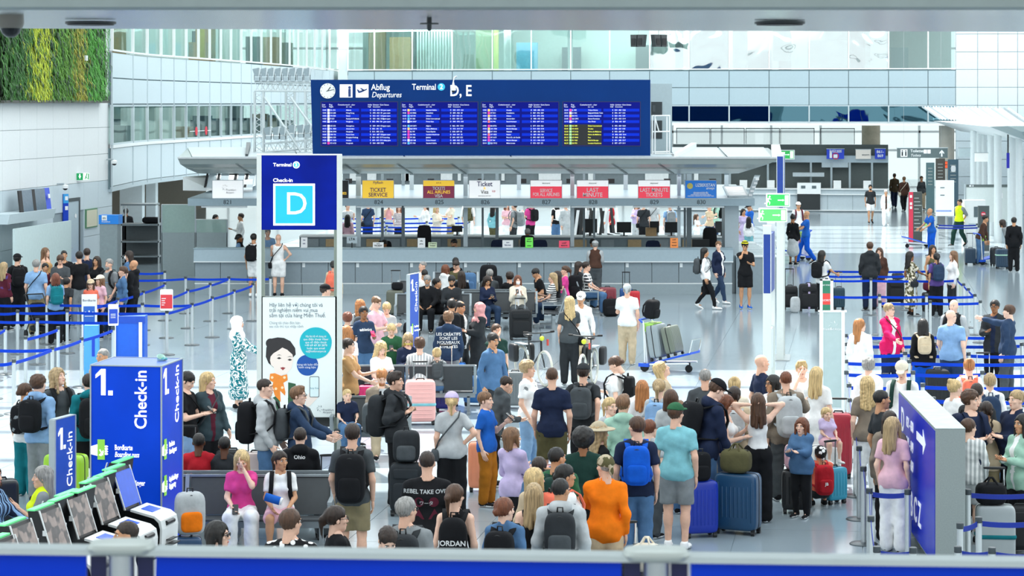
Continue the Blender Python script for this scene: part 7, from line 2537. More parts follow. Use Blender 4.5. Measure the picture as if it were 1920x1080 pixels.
for px in(1507,1527):
 MB().box((px-4-1460)*k,(px+4-1460)*k,-1.52,-1.5,1.18,1.32).build('display',OFFD,rb)
MB().box((1487-1460)*k,(1545-1460)*k,-.7,-.3,1.75,1.95).build('machine_hood',ALU,rb)
for i in range(9):
 px = 1275+i*46
 if px < 1660:
  MB().box((px-1460)*k,(px+1-1460)*k,-1.31,-1.29,.12,.86).build('panel_seam',JOINT,rb)
for i,px in enumerate((1234,1299,1365,1430,1505)):
 w = 62 if px != 1234 else 62
 p = MB().box(0,w*k,0,.03,0,.78).build('balustrade_glass',mat('balustrade glass','eef2f0',.2,var=.03,alpha=.22),rb,loc=((px+33-1460)*k,.7,3.37))
 MB().box(-.03,.0,-.02,.05,0,.82).box(w*k,w*k+.03,-.02,.05,0,.82).box(0,w*k,-.02,.05,.78,.82).build('frame',DARK,p)
def far_sign(px0,px1,py0,py1,d,label,m,rows=(),tm=None):
 t = thing('hanging_sign',label,'sign',pt((px0+px1)/2,(py0+py1)/2,d))
 w,h = (px1-px0)*d/F,(py1-py0)*d/F
 MB().box(-w/2,w/2,-.05,.05,-h/2,h/2).build('sign_panel',m,t)
 MB().box(-w/2-.02,w/2+.02,-.06,.06,h/2,h/2+.03).build('top_rail',ALU,t)
 for s_,size,x,z,ww in rows:
  lettering(s_,size,tm or PAPER,t,(x*w,-.06,z*h),align='CENTER',width=ww and ww*w,bold=.02)
 return t,w,h
SB = mat('far sign blue','1c3fc2',.5,var=.03,emit=.1)
t,w,h = far_sign(1550,1582.5,279.5,298,118.6,'blue sign with white luggage pictogram on the rear check-in block',SB,[('Use only for oversized',.12,0,.36,.7),('baggage please',.10,0,.22,.7)])
MB().box(-.30,-.18,-.06,-.05,-.20,.06).ball((-.24,-.055,.10),(.05,.008,.05),nu=8,nv=5).box(-.10,.10,-.06,-.05,-.2,-.02).build('pictogram',PAPER,t)
MB().lathe([(.13,0),(.17,0),(.17,.008),(.13,.008),(.13,0)],20,caps=False).build('red_ring',mat('sign red','d2263c',.5),t,loc=(0,-.06,-.10),rot=(math.pi/2,0,0))
far_sign(1604.5,1632.5,280.5,298,118.6,'pale cream sign with airport star logo on the rear check-in block',mat('cream sign','efe6db',.5,var=.02,emit=.1),[('airport',.12,.15,-.05,.5)],GREYT)
far_sign(1640.5,1660,279,298,118.4,'blue number sign reading 861 to 869',SB,[('861-',.20,0,.2,.7),('869',.20,0,-.2,.55)])
far_sign(1332,1362,279,288,118.6,'blue sign partly hidden by the canopy top sheet',SB)
far_sign(1398,1428,279,288,118.6,'pale sign partly hidden by the canopy top sheet',LGREY)
t,w,h = far_sign(1682,1776.5,278,296,101,'dark grey hanging sign reading Toiletten Toilets with arrow',mat('sign slate','5d6b6c',.5,var=.03),[])
lettering('Toiletten',.17,PAPER,t,(-.52,-.06,.09),bold=.01)
lettering('Toilets',.16,PAPER,t,(-.52,-.06,-.10),shear=.25)
for x_ in(-.87,-.72):
 MB().box(x_-.07,x_+.07,-.06,-.05,-.16,.16).build('pictogram_tile',PAPER,t)
 MB().box(x_-.03,x_+.03,-.065,-.06,-.12,.06).ball((x_,-.062,.10),(.03,.005,.03),nu=8,nv=5).build('pictogram',INK,t)
for x_ in(.12,.28):
 MB().box(x_-.07,x_+.07,-.06,-.05,-.02,.15).build('pictogram_tile',PAPER,t)
MB().prism([(.80,-.15),(.80,.02),(.73,-.04),(.73,.03),(.83,.14),(.93,.03),(.93,-.04),(.86,.02),(.86,-.15)][::-1],-.062,-.05).build('arrow',PAPER,t)
for x_ in(-.8,.8):
 MB().tube([(x_,0,.2),(x_,0,14.9)],.005,4).build('suspension_rod',STEEL,t)
 # ---------------------------------------------------------------- right: second island canopy with fins, poles and glass
cc = thing('side_canopy','white island canopy with raised louvre fins on the right side','canopy',(0,0,0))
e0,e1 = Vector((17.3,85,0)),Vector((20.1,112,0))
r0,r1 = e0+Vector((9,0,0)),e1+Vector((9,0,0))
up = lambda p,z:Vector((p.x,p.y,z))
MB().hexa([up(e0+Vector((1.3,0,0)),4.12),up(r0,4.12),up(r1,4.12),up(e1+Vector((1.3,0,0)),4.12),up(e0,4.62),up(r0,4.62),up(r1,4.62),up(e1,4.62)]).build('roof_hull',PANEL,cc)
MB().hexa([up(e0+Vector((.9,-1.2,0)),4.45),up(r0+Vector((0,-1.2,0)),4.35),up(r0,4.12),up(e0+Vector((1.3,0,0)),4.12),up(e0+Vector((.4,-1.2,0)),4.66),up(r0+Vector((0,-1.2,0)),4.66),up(r0,4.62),up(e0,4.62)]).build('nose',mat('nose grey','9fb0b0',.45,var=.03),cc)
for i in range(26):
 f = i/25
 p = e1.lerp(e0,f)+Vector((-.6+1.2*f,0,0))
 MB().obox(up(p+Vector((.5,0,0)),5.0),(.85,0,-.58),(0,.14,.03),(.03,0,.06)).build('louvre_fin',PANEL if i%3 else ALU,cc)
for px,d,r in((1825,100,.13),(1835,103,.12),(1845,106,.12),(1858,97,.14),(1871,92,.15),(1897,88,.16),(1911,86,.12)):
 p = pt(px,300,d)
 MB().tube([(p.x,p.y,0),(p.x,p.y,4.3)],r,14).build('pole',mat('pole white','dfe6e6',.35,metal=.2,var=.02),cc,True)
t,w,h = far_sign(1828,1852,287,303,95,'blank white sign hung among the right canopy poles',mat('blank sign','f4f4f0',.5,var=.0,emit=.15))
t,w,h = far_sign(1797.5,1819,278,294,97,'empty grey framed screen hung left of the right canopy poles',mat('screen pale','b9c8cb',.4,var=.03))
t = thing('blue_banner','narrow vertical blue sign on a dark rod under the right canopy','sign',pt(1890,300,86))
MB().box(-.05,.05,-.03,.03,-.30,.26).build('sign_panel',mat('deep blue sign','1c24b0',.4,var=.03),t)
MB().tube([(0,0,.2),(0,0,1.0)],.03,6).build('rod',DARK,t)
t = thing('white_panel_screen','wide white glazed screen wall with dark grey header at right','partition',pt(1853,415,gd(452))*1.0)
d = gd(452)
t.location.z = 0
k = d/F
MB().box(-43*k,43*k,0,.05,.75,(452-351)*k).build('panel',mat('glazed white','e3ebe8',.25,var=.02),t)
MB().box(-43*k,43*k,-.02,.06,(452-351)*k,(452-346)*k).build('header',mat('header slate','66716f',.5,var=.03),t)
MB().box(-36*k,-32*k,-.03,-.02,(452-350)*k,(452-347)*k).box(-30*k,-28*k,-.03,-.02,(452-350)*k,(452-347)*k).build('pictogram',PAPER,t)
for s in(-1,1):
 MB().box(s*43*k-.03,s*43*k+.03,-.03,.08,0,(452-345)*k).build('post',ALU,t)
MB().box(14*k,27*k,-.02,-.0,(452-372)*k,(452-362)*k).build('notice',PAPER,t)
for px0,px1,py0,py1,base,lab,m in((1704,1729,360,459,460,'dark info totem with red stripe beside the open passage',mat('totem charcoal','454b47',.5,var=.04)),(1834.5,1855,386,472,472,'dark totem with red no entry sign',mat('totem slate','4c5656',.5,var=.04)),(1737,1752,305,398,400,'teal grey banner totem left of the white poster board',mat('totem teal','5e7c80',.5,var=.04)),(1755,1772,297,400,404,'brown black banner totem behind the white poster board',mat('totem brown','57534d',.5,var=.04)),(1778,1797,299,402,406,'blue grey banner totem with white emblem',mat('totem bluegrey','4f6a78',.5,var=.04))):
 d = gd(base)
 k = d/F
 t = thing('banner_totem',lab,'sign',((px0+px1)/2*k-HX*k,d,0))
 w,h = (px1-px0)*k,(base-py0)*k
 MB().box(-w/2,w/2,0,.12,0,h).build('slab',m,t)
 MB().box(-w/2-.05,w/2+.05,-.1,.22,0,.03).build('base_plate',STEEL,t)
 if 'red stripe' in lab:
  MB().box(-w/2,-w/2+w*.32,-.012,0,.06,h).build('red_stripe',mat('stripe red','d8344e',.5,var=.03),t)
  for i in range(10):
   MB().box(-w*.1,w*(.25+.2*((i*7)%3)/2),-.01,0,h-.25-i*.14,h-.22-i*.14).build('text_line',mat('line pale','aab0ac',.5,var=0),t)
  for z in(.12,.40,.55):
   MB().box(-w*.42,-w*.26,-.018,-.012,h-z-.1,h-z).build('pictogram',PAPER,t)
 elif 'no entry' in lab:
  MB().lathe([(0,0),(.085,0),(.085,.01),(0,.01)],22).build('red_disc',mat('stripe red','d8344e',.5),t,loc=(-.02,0,h-.30),rot=(math.pi/2,0,0))
  MB().box(-.08,.04,-.015,-.01,h-.315,h-.285).box(-.07,.05,-.01,0,h-.46,h-.44).build('white_bar',PAPER,t)
 else:
  for i in range(6):
   MB().box(-w*.3,w*.25,-.01,0,h-.3-i*.16,h-.26-i*.16).build('text_line',mat('line pale','aab0ac',.5),t)
  if 'emblem' in lab:
   MB().ball((0,-.005,h-.45),(.12,.008,.16),.6,10,6).build('emblem',PAPER,t)
d = 95
k = d/F
t = thing('poster_board','tall white poster board with faint blue print at right','sign',(1772*k-HX*k,d,0))
MB().box(-17*k,17*k,0,.06,.9,EYE-(338-HY)*k).build('board',mat('poster white','f1f5f8',.4,var=.01),t)
MB().box(-17*k,12*k,-.006,0,EYE-(397-HY)*k,EYE-(394-HY)*k).build('blue_wave',mat('wave blue','8fa2e0',.5,var=.1),t)
for z in(352,366):
 MB().box(-9*k,-1*k,-.008,0,EYE-(z+1-HY)*k,EYE-(z-1-HY)*k).build('text_line',GREYT,t)
for s in(-1,1):
 MB().box(s*16*k-.03,s*16*k+.03,0,.06,0,.9).build('leg',ALU,t)
t = thing('led_sign','small orange lit letter sign between the dark totems','sign',pt(1774,309,103))
MB().box(-.06,.06,-.03,.03,-.16,.16).build('case',BLACK,t)
MB().box(-.05,.05,-.035,-.03,-.14,-.01).box(-.05,.05,-.035,-.03,.02,.14).build('lit_characters',mat('led orange','e0522c',.5,var=0,emit=.6),t)
MB().tube([(0,.0,-.16),(0,.0,-2.8)],.02,6).build('pole',ALU,t)
d = 84
t = thing('document_machine','white ticket machine cabinet at the far right','machine',((1893-HX)/F*d,90,0))
MB().box(-.45,.35,0,.6,0,1.75).build('cabinet',PANEL,t)
MB().box(-.1,.18,-.02,0,1.1,1.5).build('screen',OFFD,t)
MB().box(-.3,.3,-.06,0,.8,.86).build('shelf',LGREY,t)
for a,b,y in((1758,1832,419),(1756,1835,423.5)):
 run([(a,y),(b,y)],'in the %s belt by the person in yellow vest'%('rear' if y<420 else 'front'),'belt posts by the yellow vest',BELTD)
p = ground(1490,488)
trolley(p.x,p.y,-75,'luggage trolley with pink case pushed by the person in blue')
p = ground(1742,466)
trolley(p.x-.3,p.y+.5,-80,'luggage trolley held by the bald person in blue polo')
p = ground(1862,497)
trolley(p.x,p.y+.4,100,'luggage trolley with blue handle between the bending travellers')
# ---------------------------------------------------------------- bicycle
def bicycle(x,y,rz,label):
 t = thing('bicycle',label,'bicycle',(x,y,0),rz)
 TY,RM = RUBBER,mat('rim pale','d9dcd6',.3,metal=.5,var=0)
 for wy,n in((-.54,'front_wheel'),(.54,'rear_wheel')):
  ring = [(0,wy+.33*math.cos(a),.35+.33*math.sin(a))for a in np.linspace(0,2*math.pi,29)]
  w = MB().tube(ring,.024,7,caps=False).build(n,mat('tyre sunlit pale','d8d4c4',.7,var=.05),t,True)  # tyres coloured pale to show the sun on the wheels
  ring = [(0,wy+.30*math.cos(a),.35+.30*math.sin(a))for a in np.linspace(0,2*math.pi,29)]
  MB().tube(ring,.012,6,caps=False).build('rim',RM,w,True)
  sp = MB()
  for i in range(16):
   a = 2*math.pi*i/16
   sp.tube([(0,wy,.35),(0,wy+.29*math.cos(a),.35+.29*math.sin(a))],.002,3,caps=False)
  sp.tube([(-.05,wy,.35),(.05,wy,.35)],.02,8)
  sp.build('spokes',STEEL,w)
 fm = mat('bike frame black','23282b',.3,var=.03)
 f = MB()
 bb_,st,hd = (0,.10,.30),(0,.22,.80),(0,-.36,.86)
 for a,b,r in((bb_,st,.018),(bb_,(0,-.38,.66),.02),(st,hd,.018),((0,.54,.35),bb_,.012),((0,.54,.35),(0,.21,.74),.012),((0,-.38,.62),hd,.022),((0,-.54,.35),(0,-.38,.66),.016),(hd,(0,-.34,1.0),.016),(st,(0,.245,.90),.014)):
  f.tube([a,b],r,8)
 f.build('frame',fm,t,True)
 MB().tube([(-.30,-.26,1.03),(-.12,-.34,1.02),(.12,-.34,1.02),(.30,-.26,1.03)],.014,8).build('handlebar',fm,t,True)
 for s in(-1,1):
  MB().tube([(s*.24,-.285,1.03),(s*.33,-.245,1.03)],.02,8).build('grip',RUBBER,t,True)
  MB().ball((s*.17,.56,.56),(.06,.16,.18),.4,14,9).build('pannier',BLACK,t,2)
 MB().ball((0,.26,.93),(.075,.13,.035),.8,12,7).build('saddle',BLACK,t,True)
 MB().box(-.07,.07,.30,.78,.725,.74).build('rack',ALU,t)
 MB().tube([(0,.54+.36*math.cos(a),.35+.37*math.sin(a))for a in np.linspace(.1,2.6,12)],.022,6).build('mudguard',mat('mudguard silver','c9cecd',.3,metal=.6,var=.02),t,True)
 MB().ball((0,-.40,.92),(.05,.04,.05),nu=10,nv=7).build('lamp',mat('lamp yellow','d3dc38',.4,var=0),t,True)
 MB().box(.10,.13,-.44,-.40,.78,.90).build('bag_tag',mat('tag red','d04a3c',.5,var=0),t)
 return t
p = ground(1003,742)
bicycle(-0+(1000-HX)/F*45.9,45.9,math.radians(24),'touring bicycle with sunlit tyres and panniers left of the curly haired person')
bicycle((1103-HX)/F*45.3,45.3,math.radians(-14),'second bicycle with sunlit tyres right of the curly haired person')
p = pt(513,936,28.12)
t = thing('pouch','blue rolled pouch with white cap on the lap of the child in white t-shirt','pouch',p)
MB().tube([(-.10,0,.03),(.08,-.02,-.02)],[.05,.05],14).build('roll',cloth('blue'),t,True)
MB().tube([(.08,-.02,-.02),(.105,-.022,-.027)],.045,14).build('cap',PANEL,t,True)
def counter_card(px0,px1,py0,label,m,rows,tm=INK):
 d = DI+.22
 k = d/F
 t = thing('counter_card',label,'notice',((px0+px1)/2*k-HX*k,d,1.325))
 w,h = (px1-px0)*k,(466-py0)*k
 MB().hexa([(-w/2,0,0),(w/2,0,0),(w/2,.012,0),(-w/2,.012,0),(-w/2,.05,h),(w/2,.05,h),(w/2,.062,h),(-w/2,.062,h)]).build('card',m,t)
 MB().hexa([(-w/2,.12,0),(w/2,.12,0),(w/2,.13,0),(-w/2,.13,0),(-w/2,.062,h),(w/2,.062,h),(w/2,.07,h),(-w/2,.07,h)]).build('stand',m,t)
 for s_,size,z in rows:
  lettering(s_,size,tm,t,(0,.05*z-.006,h*z),(math.pi/2-.10,0,0),align='CENTER',bold=.02)
counter_card(699,719,456,'white card reading ticket on the ticket counter',PAPER,[('TICKET',.07,.35),('online',.04,.75)])
counter_card(783,797,448,'tall white notice on the ticket counter',PAPER,[('info',.05,.7),('price',.05,.4)])
counter_card(803,819,456,'pale green card reading ticket on the ticket counter',mat('card pale green','dcebc4',.6,var=0),[('LAST MINUTE',.035,.75),('TICKET',.05,.35)])
counter_card(942,962,452,'white and blue card on the ticket counter',PAPER,[('flight desk',.045,.35),('open',.045,.7)],NAVYT)
counter_card(985,999.5,447,'bright green last minute ticket card on the ticket counter',mat('card green','7bf05c',.6,var=0,emit=.1),[('LAST',.05,.82),('Minute',.05,.62),('ticket',.05,.2)])
counter_card(1048,1068,453,'pink card reading last minute on the ticket counter',mat('card pink','f2526e',.6,var=0,emit=.1),[('LAST',.06,.65),('MINUTE',.05,.30)])
counter_card(1257,1271.5,448,'orange last minute ticket card on the ticket counter',mat('card orange','f5934a',.6,var=0,emit=.1),[('LAST',.05,.82),('minute',.045,.55),('TICKET',.045,.22)])
counter_card(564,576,447,'white and violet leaflet stand behind the totem posts',PAPER,[('visa',.05,.75),('info',.05,.4)],NAVYT)
d = DI+.3
t = thing('counter_card','small framed plate reading LTA on the counter at the totem','notice',pt(660,466,d))
t.location.z = 1.325
MB().bar((0,0,0),(0,0,.14),.03).build('stem',BLACK,t)
MB().box(-.15,.15,-.01,.01,.12,.32).build('plate',LGREY,t)
lettering('LTA',.10,INK,t,(0,-.015,.24),align='CENTER',bold=.02)
def office_chair(px,d,z,label,col='black',e=0):
 t = thing('office_chair',label,'chair',((px-HX)/F*d,d,0))
 z -= e
 MB().lathe([(.28,0),(.28,.04),(.04,.06),(.03,.45+e),(0,.45+e)],12).build('base',BLACK,t,True)
 MB().ball((0,0,.41+e),(.25,.25,.05),.5,14,6).build('seat',cloth(col),t,True)
 MB().ball((0,.22,.52+(z-.52)/2+.1),(.22,.04,(z-.52)/2),.4,14,8).build('backrest',cloth(col),t,True,loc=(0,0,e))
 return t
office_chair(934,68.9,1.36,'navy office chair behind the counter under the white ticket sign','navy')
office_chair(1013,68.9,1.36,'navy office chair behind the counter left of the pink card','navy')
office_chair(1225,68.9,1.34,'navy office chair behind the counter under the last minute tickets sign','navy')
office_chair(795,72.2,1.62,'black high office chair before the far counter under sign 825')
office_chair(1332,71.2,1.60,'black high office chair under the blue airline sign')
office_chair(720,69.4,1.30,'black office chair of the agent in dark shirt behind the counter',e=.12)
office_chair(851,69.4,1.05,'black office chair of the agent in teal polo behind the counter',e=.12)
office_chair(1111,69.3,1.05,'black office chair of the agent in navy t-shirt',e=.12)
t = office_chair(989,72.7,1.30,'black high office chair of the person in grey shirt',e=.22)
t.rotation_euler = (0,0,math.pi)
def monitor(px,d,z,w,h,label):
 t = thing('monitor',label,'monitor',((px-HX)/F*d,d,z))
 MB().box(-w/2,w/2,-.02,.02,.10,.10+h).build('screen',mat('monitor dark','1c2124',.35,var=.03),t)
 MB().bar((0,.03,0),(0,.03,.2),.05).build('stand',BLACK,t)
 MB().box(-.12,.12,-.08,.12,0,.012).build('foot',BLACK,t)
monitor(1314,69.9+.2,.95,.52,.36,'large dark monitor on the desk under the blue airline sign')
monitor(1170,74.6,1.26,.46,.34,'dark monitor on the far counter right of the striped bench')
monitor(1259,74.6,1.26,.42,.34,'dark monitor on the far counter under sign 829')
monitor(1227,74.6,1.26,.30,.36,'narrow dark monitor on the far counter under sign 829')
monitor(1106,74.6,1.26,.46,.44,'tall dark monitor on the far counter left of the striped bench')
monitor(857,74.6,1.28,.34,.20,'dark printer-like monitor on the far counter under sign 825')
monitor(1361-8,74.6,1.26,.4,.36,'dark monitor on the far counter at the right pier')
for px,d,z,w,h,lab,c in((1221,74.5,1.26,.34,.26,'tan cardboard box on the far counter','c7a67a'),(1229,70.1,1.0,.32,.26,'brown cardboard box on the staff desk','8a6a4c')):
 t = thing('cardboard_box',lab,'box',((px-HX)/F*d,d,z))
 MB().box(-w/2,w/2,0,.24,0,h).build('carton',mat('carton '+c,c,.8,var=.08),t)
 MB().hexa([(-w/2,-.1,h-.02),(w/2,-.1,h-.02),(w/2,0,h),(-w/2,0,h),(-w/2,-.1,h-.01),(w/2,-.1,h-.01),(w/2,0,h+.01),(-w/2,0,h+.01)]).build('flap',mat('carton '+c,c,.8),t)
for px,rz,lab in((1100,60,'left black and white slatted bench beyond the counter'),(1136,110,'right black and white slatted bench beyond the counter')):
 d = 82 if px < 1110 else 84
 t = thing('slatted_bench',lab,'bench',((px-HX)/F*d,d,0),math.radians(rz-90))
 for i in range(7):
  x_ = -.6+i*.2
  MB().obox((x_,.0,.80),(.10,0,0),(0,.5,0),(0,0,.03)).build('seat_slat',PAPER if i%2==0 else BLACK,t)
  MB().obox((x_,.36,1.25),(.10,0,0),(0,.03,0),(0,.25,.9)).build('back_slat',PAPER if i%2==0 else BLACK,t)
 for s in(-1,1):
  MB().bar((s*.6,0,0),(s*.6,0,.78),.06).build('leg',STEEL,t)
p = ground(42,650)
st = thing('stroller','black folding stroller with bag among the left queue','stroller',(p.x,54.8,0),.6)
fr = MB()
for s in(-1,1):
 fr.tube([(s*.22,.35,1.0),(s*.22,-.05,.5),(s*.22,-.40,.12)],.014,6).tube([(s*.22,.3,.12),(s*.22,-.02,.52),(s*.22,-.18,.62)],.014,6)
fr.tube([(-.22,.35,1.0),(.22,.35,1.0)],.016,6).build('frame',BLACK,st,True)
MB().ball((0,.02,.42),(.20,.22,.10),.5,14,8).build('seat',cloth('black'),st,True)
MB().ball((0,.16,.62),(.20,.06,.20),.5,14,8).build('back',cloth('black'),st,True)
MB().ball((0,.10,.22),(.17,.18,.07),.5,14,8).build('basket',cloth('char'),st,True)
MB().box(-.05,.05,-.14,-.12,.40,.46).build('reflector',mat('reflector yellow','e8d820',.4,var=0),st)
for s in(-1,1):
 for y_ in(-.40,.30):
  MB().tube([(s*.22-.02,y_,.09),(s*.22+.02,y_,.09)],.09,14).build('wheel',RUBBER,st,True)
  # ================================================================ people
f,m = dict(sex='f'),{}
P = person
P(8,491,1.66,150,'person in burgundy patterned top at the edge of the left queue','long ash','long maroon+blotch+purple','trousers black',sex='f')
P(33,476,1.80,200,'person in black cap and black t-shirt in the left queue','short black','tee black','trousers black',gear='cap black',bag='backpack black',arms='dD',hy=-40)
P(68,486,1.80,180,'person in light blue t-shirt with black cross strap in the left queue','short grey','tee lblue','trousers khaki',w=1.15,bag='cross black',arms='dD')
P(86,464,1.72,70,'person in tan sleeveless top behind the left queue','longf lbrown','tank tan','trousers grey',sex='f')
P(85,493,1.55,20,'person in maroon top half hidden in the left queue','short black','tee maroon','trousers dgrey','t')
P(113,478,1.76,10,'person in grey printed polo looking down in the left queue','short brown','polo dgrey','jeans ddenim',arms='pp',hp=30)
P(120,469,1.76,15,'person in black polo with yellow mark in the left queue','buzz black','polo black','trousers black','t',text=('mark',.05,1.32,False,'yellow'))
P(148,471,1.83,-150,'person in black t-shirt and grey trousers in the left queue','short black','tee black','trousers grey')
P(163,465,1.80,190,'person in navy t-shirt seen from behind in the left queue','short dark','tee navy','trousers dgrey')
P(104,512,1.62,-160,'person in pale blue t-shirt with teal backpack in the left queue','bob red','tee lblue','trousers black',sex='f',bag='backpack teal',arms='pd')
P(125,520,1.50,160,'person in dark t-shirt bending beside the teal backpack','short black','tee char','trousers black','t',lean=20)
P(181,480,1.66,-20,'person in black cardigan deep in the left queue','longf dark','long black','trousers black','t',sex='f')
P(204,485,1.80,-25,'person in grey t-shirt with fish print in the left queue','short grey','tee grey','jeans ddenim',eye='beard',bag='sack black',arms='Dw',text=('o~',.12,1.25,False,'lblue'))
P(170,524,1.42,5,'child in beige cap and orange red top in the left queue','longf brown','tee coral','trousers char',gear='cap beige',eye='glasses',sex='f')
P(187,516,1.48,-40,'child in white cap with neck pillow in the left queue','longf lbrown','tee lpink','leggings black',gear='cap cream',sex='f')
P(230,499,1.64,-75,'person in denim shirt with tied hair in the left queue','lowbun brown','shirt denim','trousers black',sex='f')
P(241,470,1.70,-100,'person in blue dress with white face mask in the left queue','long dark','dress denim mid',sex='f',eye='mask')
P(250,487,1.75,-100,'bald person in black hoodie at the end of the left queue','bald dark','hoodie black','trousers black','t',arms='DD')
P(236,371,1.78,200,'person in long black robe standing in the recess','short black','abaya black',skin='b',d=82.5)
P(322,360,1.80,20,'person in black uniform behind the glass partition','long black','jacket black','trousers black','b',sex='f',d=78.5)
P(405,391,1.66,60,'person in black and white uniform at the far desk left of counter','lowbun black','jacket black','trousers black',sex='f',d=80.5,arms='pp')
P(451,389,1.70,-70,'person in white shirt at the far desk left of counter','short dark','long white','trousers black','t',d=80.5,arms='pd')
P(449,432,1.62,80,'agent in black vest and blue shirt behind counter 821','lowbun black','vest black lblue','trousers black','b',sex='f',d=69.2)
P(476,430,1.80,165,'person in white shirt and shorts with black backpack at counter 821','short black','tee white','shorts white','t',bag='backpack black',arms='pd',shoes='white',d=66.3)
P(522,432,1.78,180,'bald person in white sleeveless shirt and white shorts at the counter','bald brown','tank white','shorts white',arms='hg',bag='cross black',w=1.1,d=66.4)
P(502,424,1.80,20,'agent in light blue shirt behind the counter left of totem','short grey','polo lblue','trousers black',d=69.3,arms='fg',lean=15)
P(626,486,1.66,170,'person in beige top with coral bag behind the totem post','lowbun black','long beige','wide cream',sex='f',d=57,bag='sack coral')
P(611,531,1.74,95,'person in black cap behind the totem poster','short dark','tee char','jeans ddenim',gear='cap black',d=48.5)
P(720,441,1.70,-30,'agent in dark shirt seated behind counter 824','short black','tee char','trousers black','b',pose='sit',arms='ll',d=69.1,dz=.12,hp=15)
P(851,441,1.76,-40,'agent in teal polo seated behind counter 825','short black','polo teal','trousers black','t',pose='sit',arms='ll',d=69.1,dz=.12,hp=20,eye='beard')
P(989,415,1.76,180,'person in grey shirt seated at the far counter under sign 826','short grey','shirt grey','trousers black','b',pose='sit',arms='ll',d=73.0,dz=.22)
P(1111,441,1.78,0,'agent in navy t-shirt leaning on the counter under last minute sign','short black','tee navy','trousers black','t',pose='sit',arms='lg',d=69.0,dz=.12,hp=30)
P(1116,457,1.62,175,'person in brown vest and grey cap leaning at the counter','short grey','vest brown lgrey','trousers dgrey',gear='cap lgrey',d=65.9,arms='gg',lean=10,w=1.15)
for i,(x,fa,sx,hr,tp,bt,lb,bg,ar)in enumerate(((652,30,'m','short dark','tee lgrey','trousers teal','light grey t-shirt at the left edge',None,'dP'),(690,200,'m','short black','tee ddenim','jeans navy','dark blue t-shirt with bag','cross black','dD'),(729,185,'f','pony dark','tank rose','trousers lgrey','rose tank top',None,'dP'),(748,10,'f','longf red','tee maroon+stripe+white','trousers black','maroon striped top',None,'dd'),(798,-60,'f','long dark','shirt white','wide white','white blouse holding a bag',None,'gd'),(818,40,'f','bob blond','shirt cream','trousers cream','cream shirt',None,'pp'),(846,-60,'m','short brown','tee cream','trousers khaki','cream t-shirt and khaki trousers',None,'gg'),(878,170,'m','short dark','vest olive white','trousers white','olive vest and white trousers','backpack olive','dd'),(925,150,'f','long black','long aqua','trousers olive','pale aqua dress top',None,'dd'),(950,20,'f','longf auburn','tee lpink','wide white','pale pink top',None,'pp'),(964,-110,'m','short dark','tee grey','trousers char','grey t-shirt with grey backpack','bigpack grey','gd'),(995,-140,'m','short grey','tee pink','trousers black','pink t-shirt with black backpack and straw hat','backpack black','dP'),(1043,-150,'f','long black','tee black','jeans denim','black t-shirt with white backpack','backpack white','dd'),(1061,30,'m','short brown','shirt lgrey','trousers lgrey','loose pale grey shirt',None,'dd'),(1085,190,'m','short black','jacket char','trousers black','charcoal jacket',None,'dd'),(1102,170,'f','bob grey','long cream+camo+char','trousers char','cream and grey patterned top',None,'dd'),(1147,-80,'m','short dark','tee red','trousers black','dark red t-shirt by the slatted bench',None,'wD'),(1194,-30,'f','longf lbrown','long lilac','trousers lgrey','lilac top with phone',None,'pp'),(1207,170,'m','short black','tee char','trousers black','charcoal t-shirt carrying a long bag','cross black','dd'),(1225,180,'m','short dark','tee lgrey','trousers dgrey','grey t-shirt with black strap','cross black','dd'),(1256,190,'m','short brown','tee lblue','trousers grey','pale blue t-shirt with grey backpack','backpack grey','dd'),(1330,40,'f','lowbun auburn','tee beige','jeans ddenim','beige top under the blue sign',None,'gd'),(1342,-60,'m','short dark','tee mint','jeans ddenim','pale green t-shirt with black backpack','backpack black','fg'),(1306,60,'f','longf brown','tee white','trousers white','white t-shirt standing low',None,'gg'))):
 H = (1.78 if sx=='m' else 1.66)*(.8 if x==1306 else 1)
 P(x,384,H,fa,'person in '+lb+' beyond the counter',hr,tp,bt,sex=sx,arms=ar,bag=bg,d=87+(i*37%5)*.9,gear='hat sand' if 'straw' in lb else None)
P(652,402,1.66,175,'person in pale pink shirt with long black hair beyond the counter','long black','long lpink','trousers black',sex='f',d=80.5)
S = dict(pose='sit')
P(792,494,1.78,-60,'bald person in white shirt slouching on the bench by the counter','buzz grey','tee white','jeans ldenim',pose='slouch',arms='ll',d=61.2,lean=-10)
P(796,513,1.45,20,'child in white t-shirt bending over a phone','short black','tee white','trousers dgrey','t',pose='sit',arms='pp',d=60.5,hp=35,lean=15)
P(801,534,1.76,-5,'person in black with long grey beard on the bench','short grey','jacket black','trousers black','t',pose='sit',arms='ll',eye='beard',hp=20,d=56.2)
P(820,531,1.60,75,'person in black top seen in profile on the bench','short black','long black','trousers black','t',pose='sit',arms='pl',d=56.4)
P(836,507,1.66,140,'person in white hoodie with auburn hair on the bench by the counter','bob auburn','hoodie white','jeans ddenim',sex='f',pose='sit',arms='ll',d=60.6)
P(855,506,1.74,-30,'person in olive t-shirt looking down by the counter','short dark','tee olive','jeans ddenim',pose='sit',arms='pp',hp=30,d=61.6)
P(854,494,1.66,190,'person in black top with tied hair seated against the counter','lowbun black','tee black','trousers black','t',sex='f',pose='sit',arms='ll',d=63.4)
P(847,538,1.78,5,'person in charcoal top looking down with dark beard','short black','long char','trousers black','t',pose='sit',arms='pp',eye='beard',hp=30,d=56.0)
P(865,533,1.66,190,'person with long dark hair in black top on the rear bench','long dark','tee black','trousers black',sex='f',pose='sit',arms='ll',d=58.35)
P(918,527,1.74,190,'grey-haired person in grey top seated with back turned','short grey','tee dgrey','trousers dgrey',pose='sit',arms='ll',d=58.4)
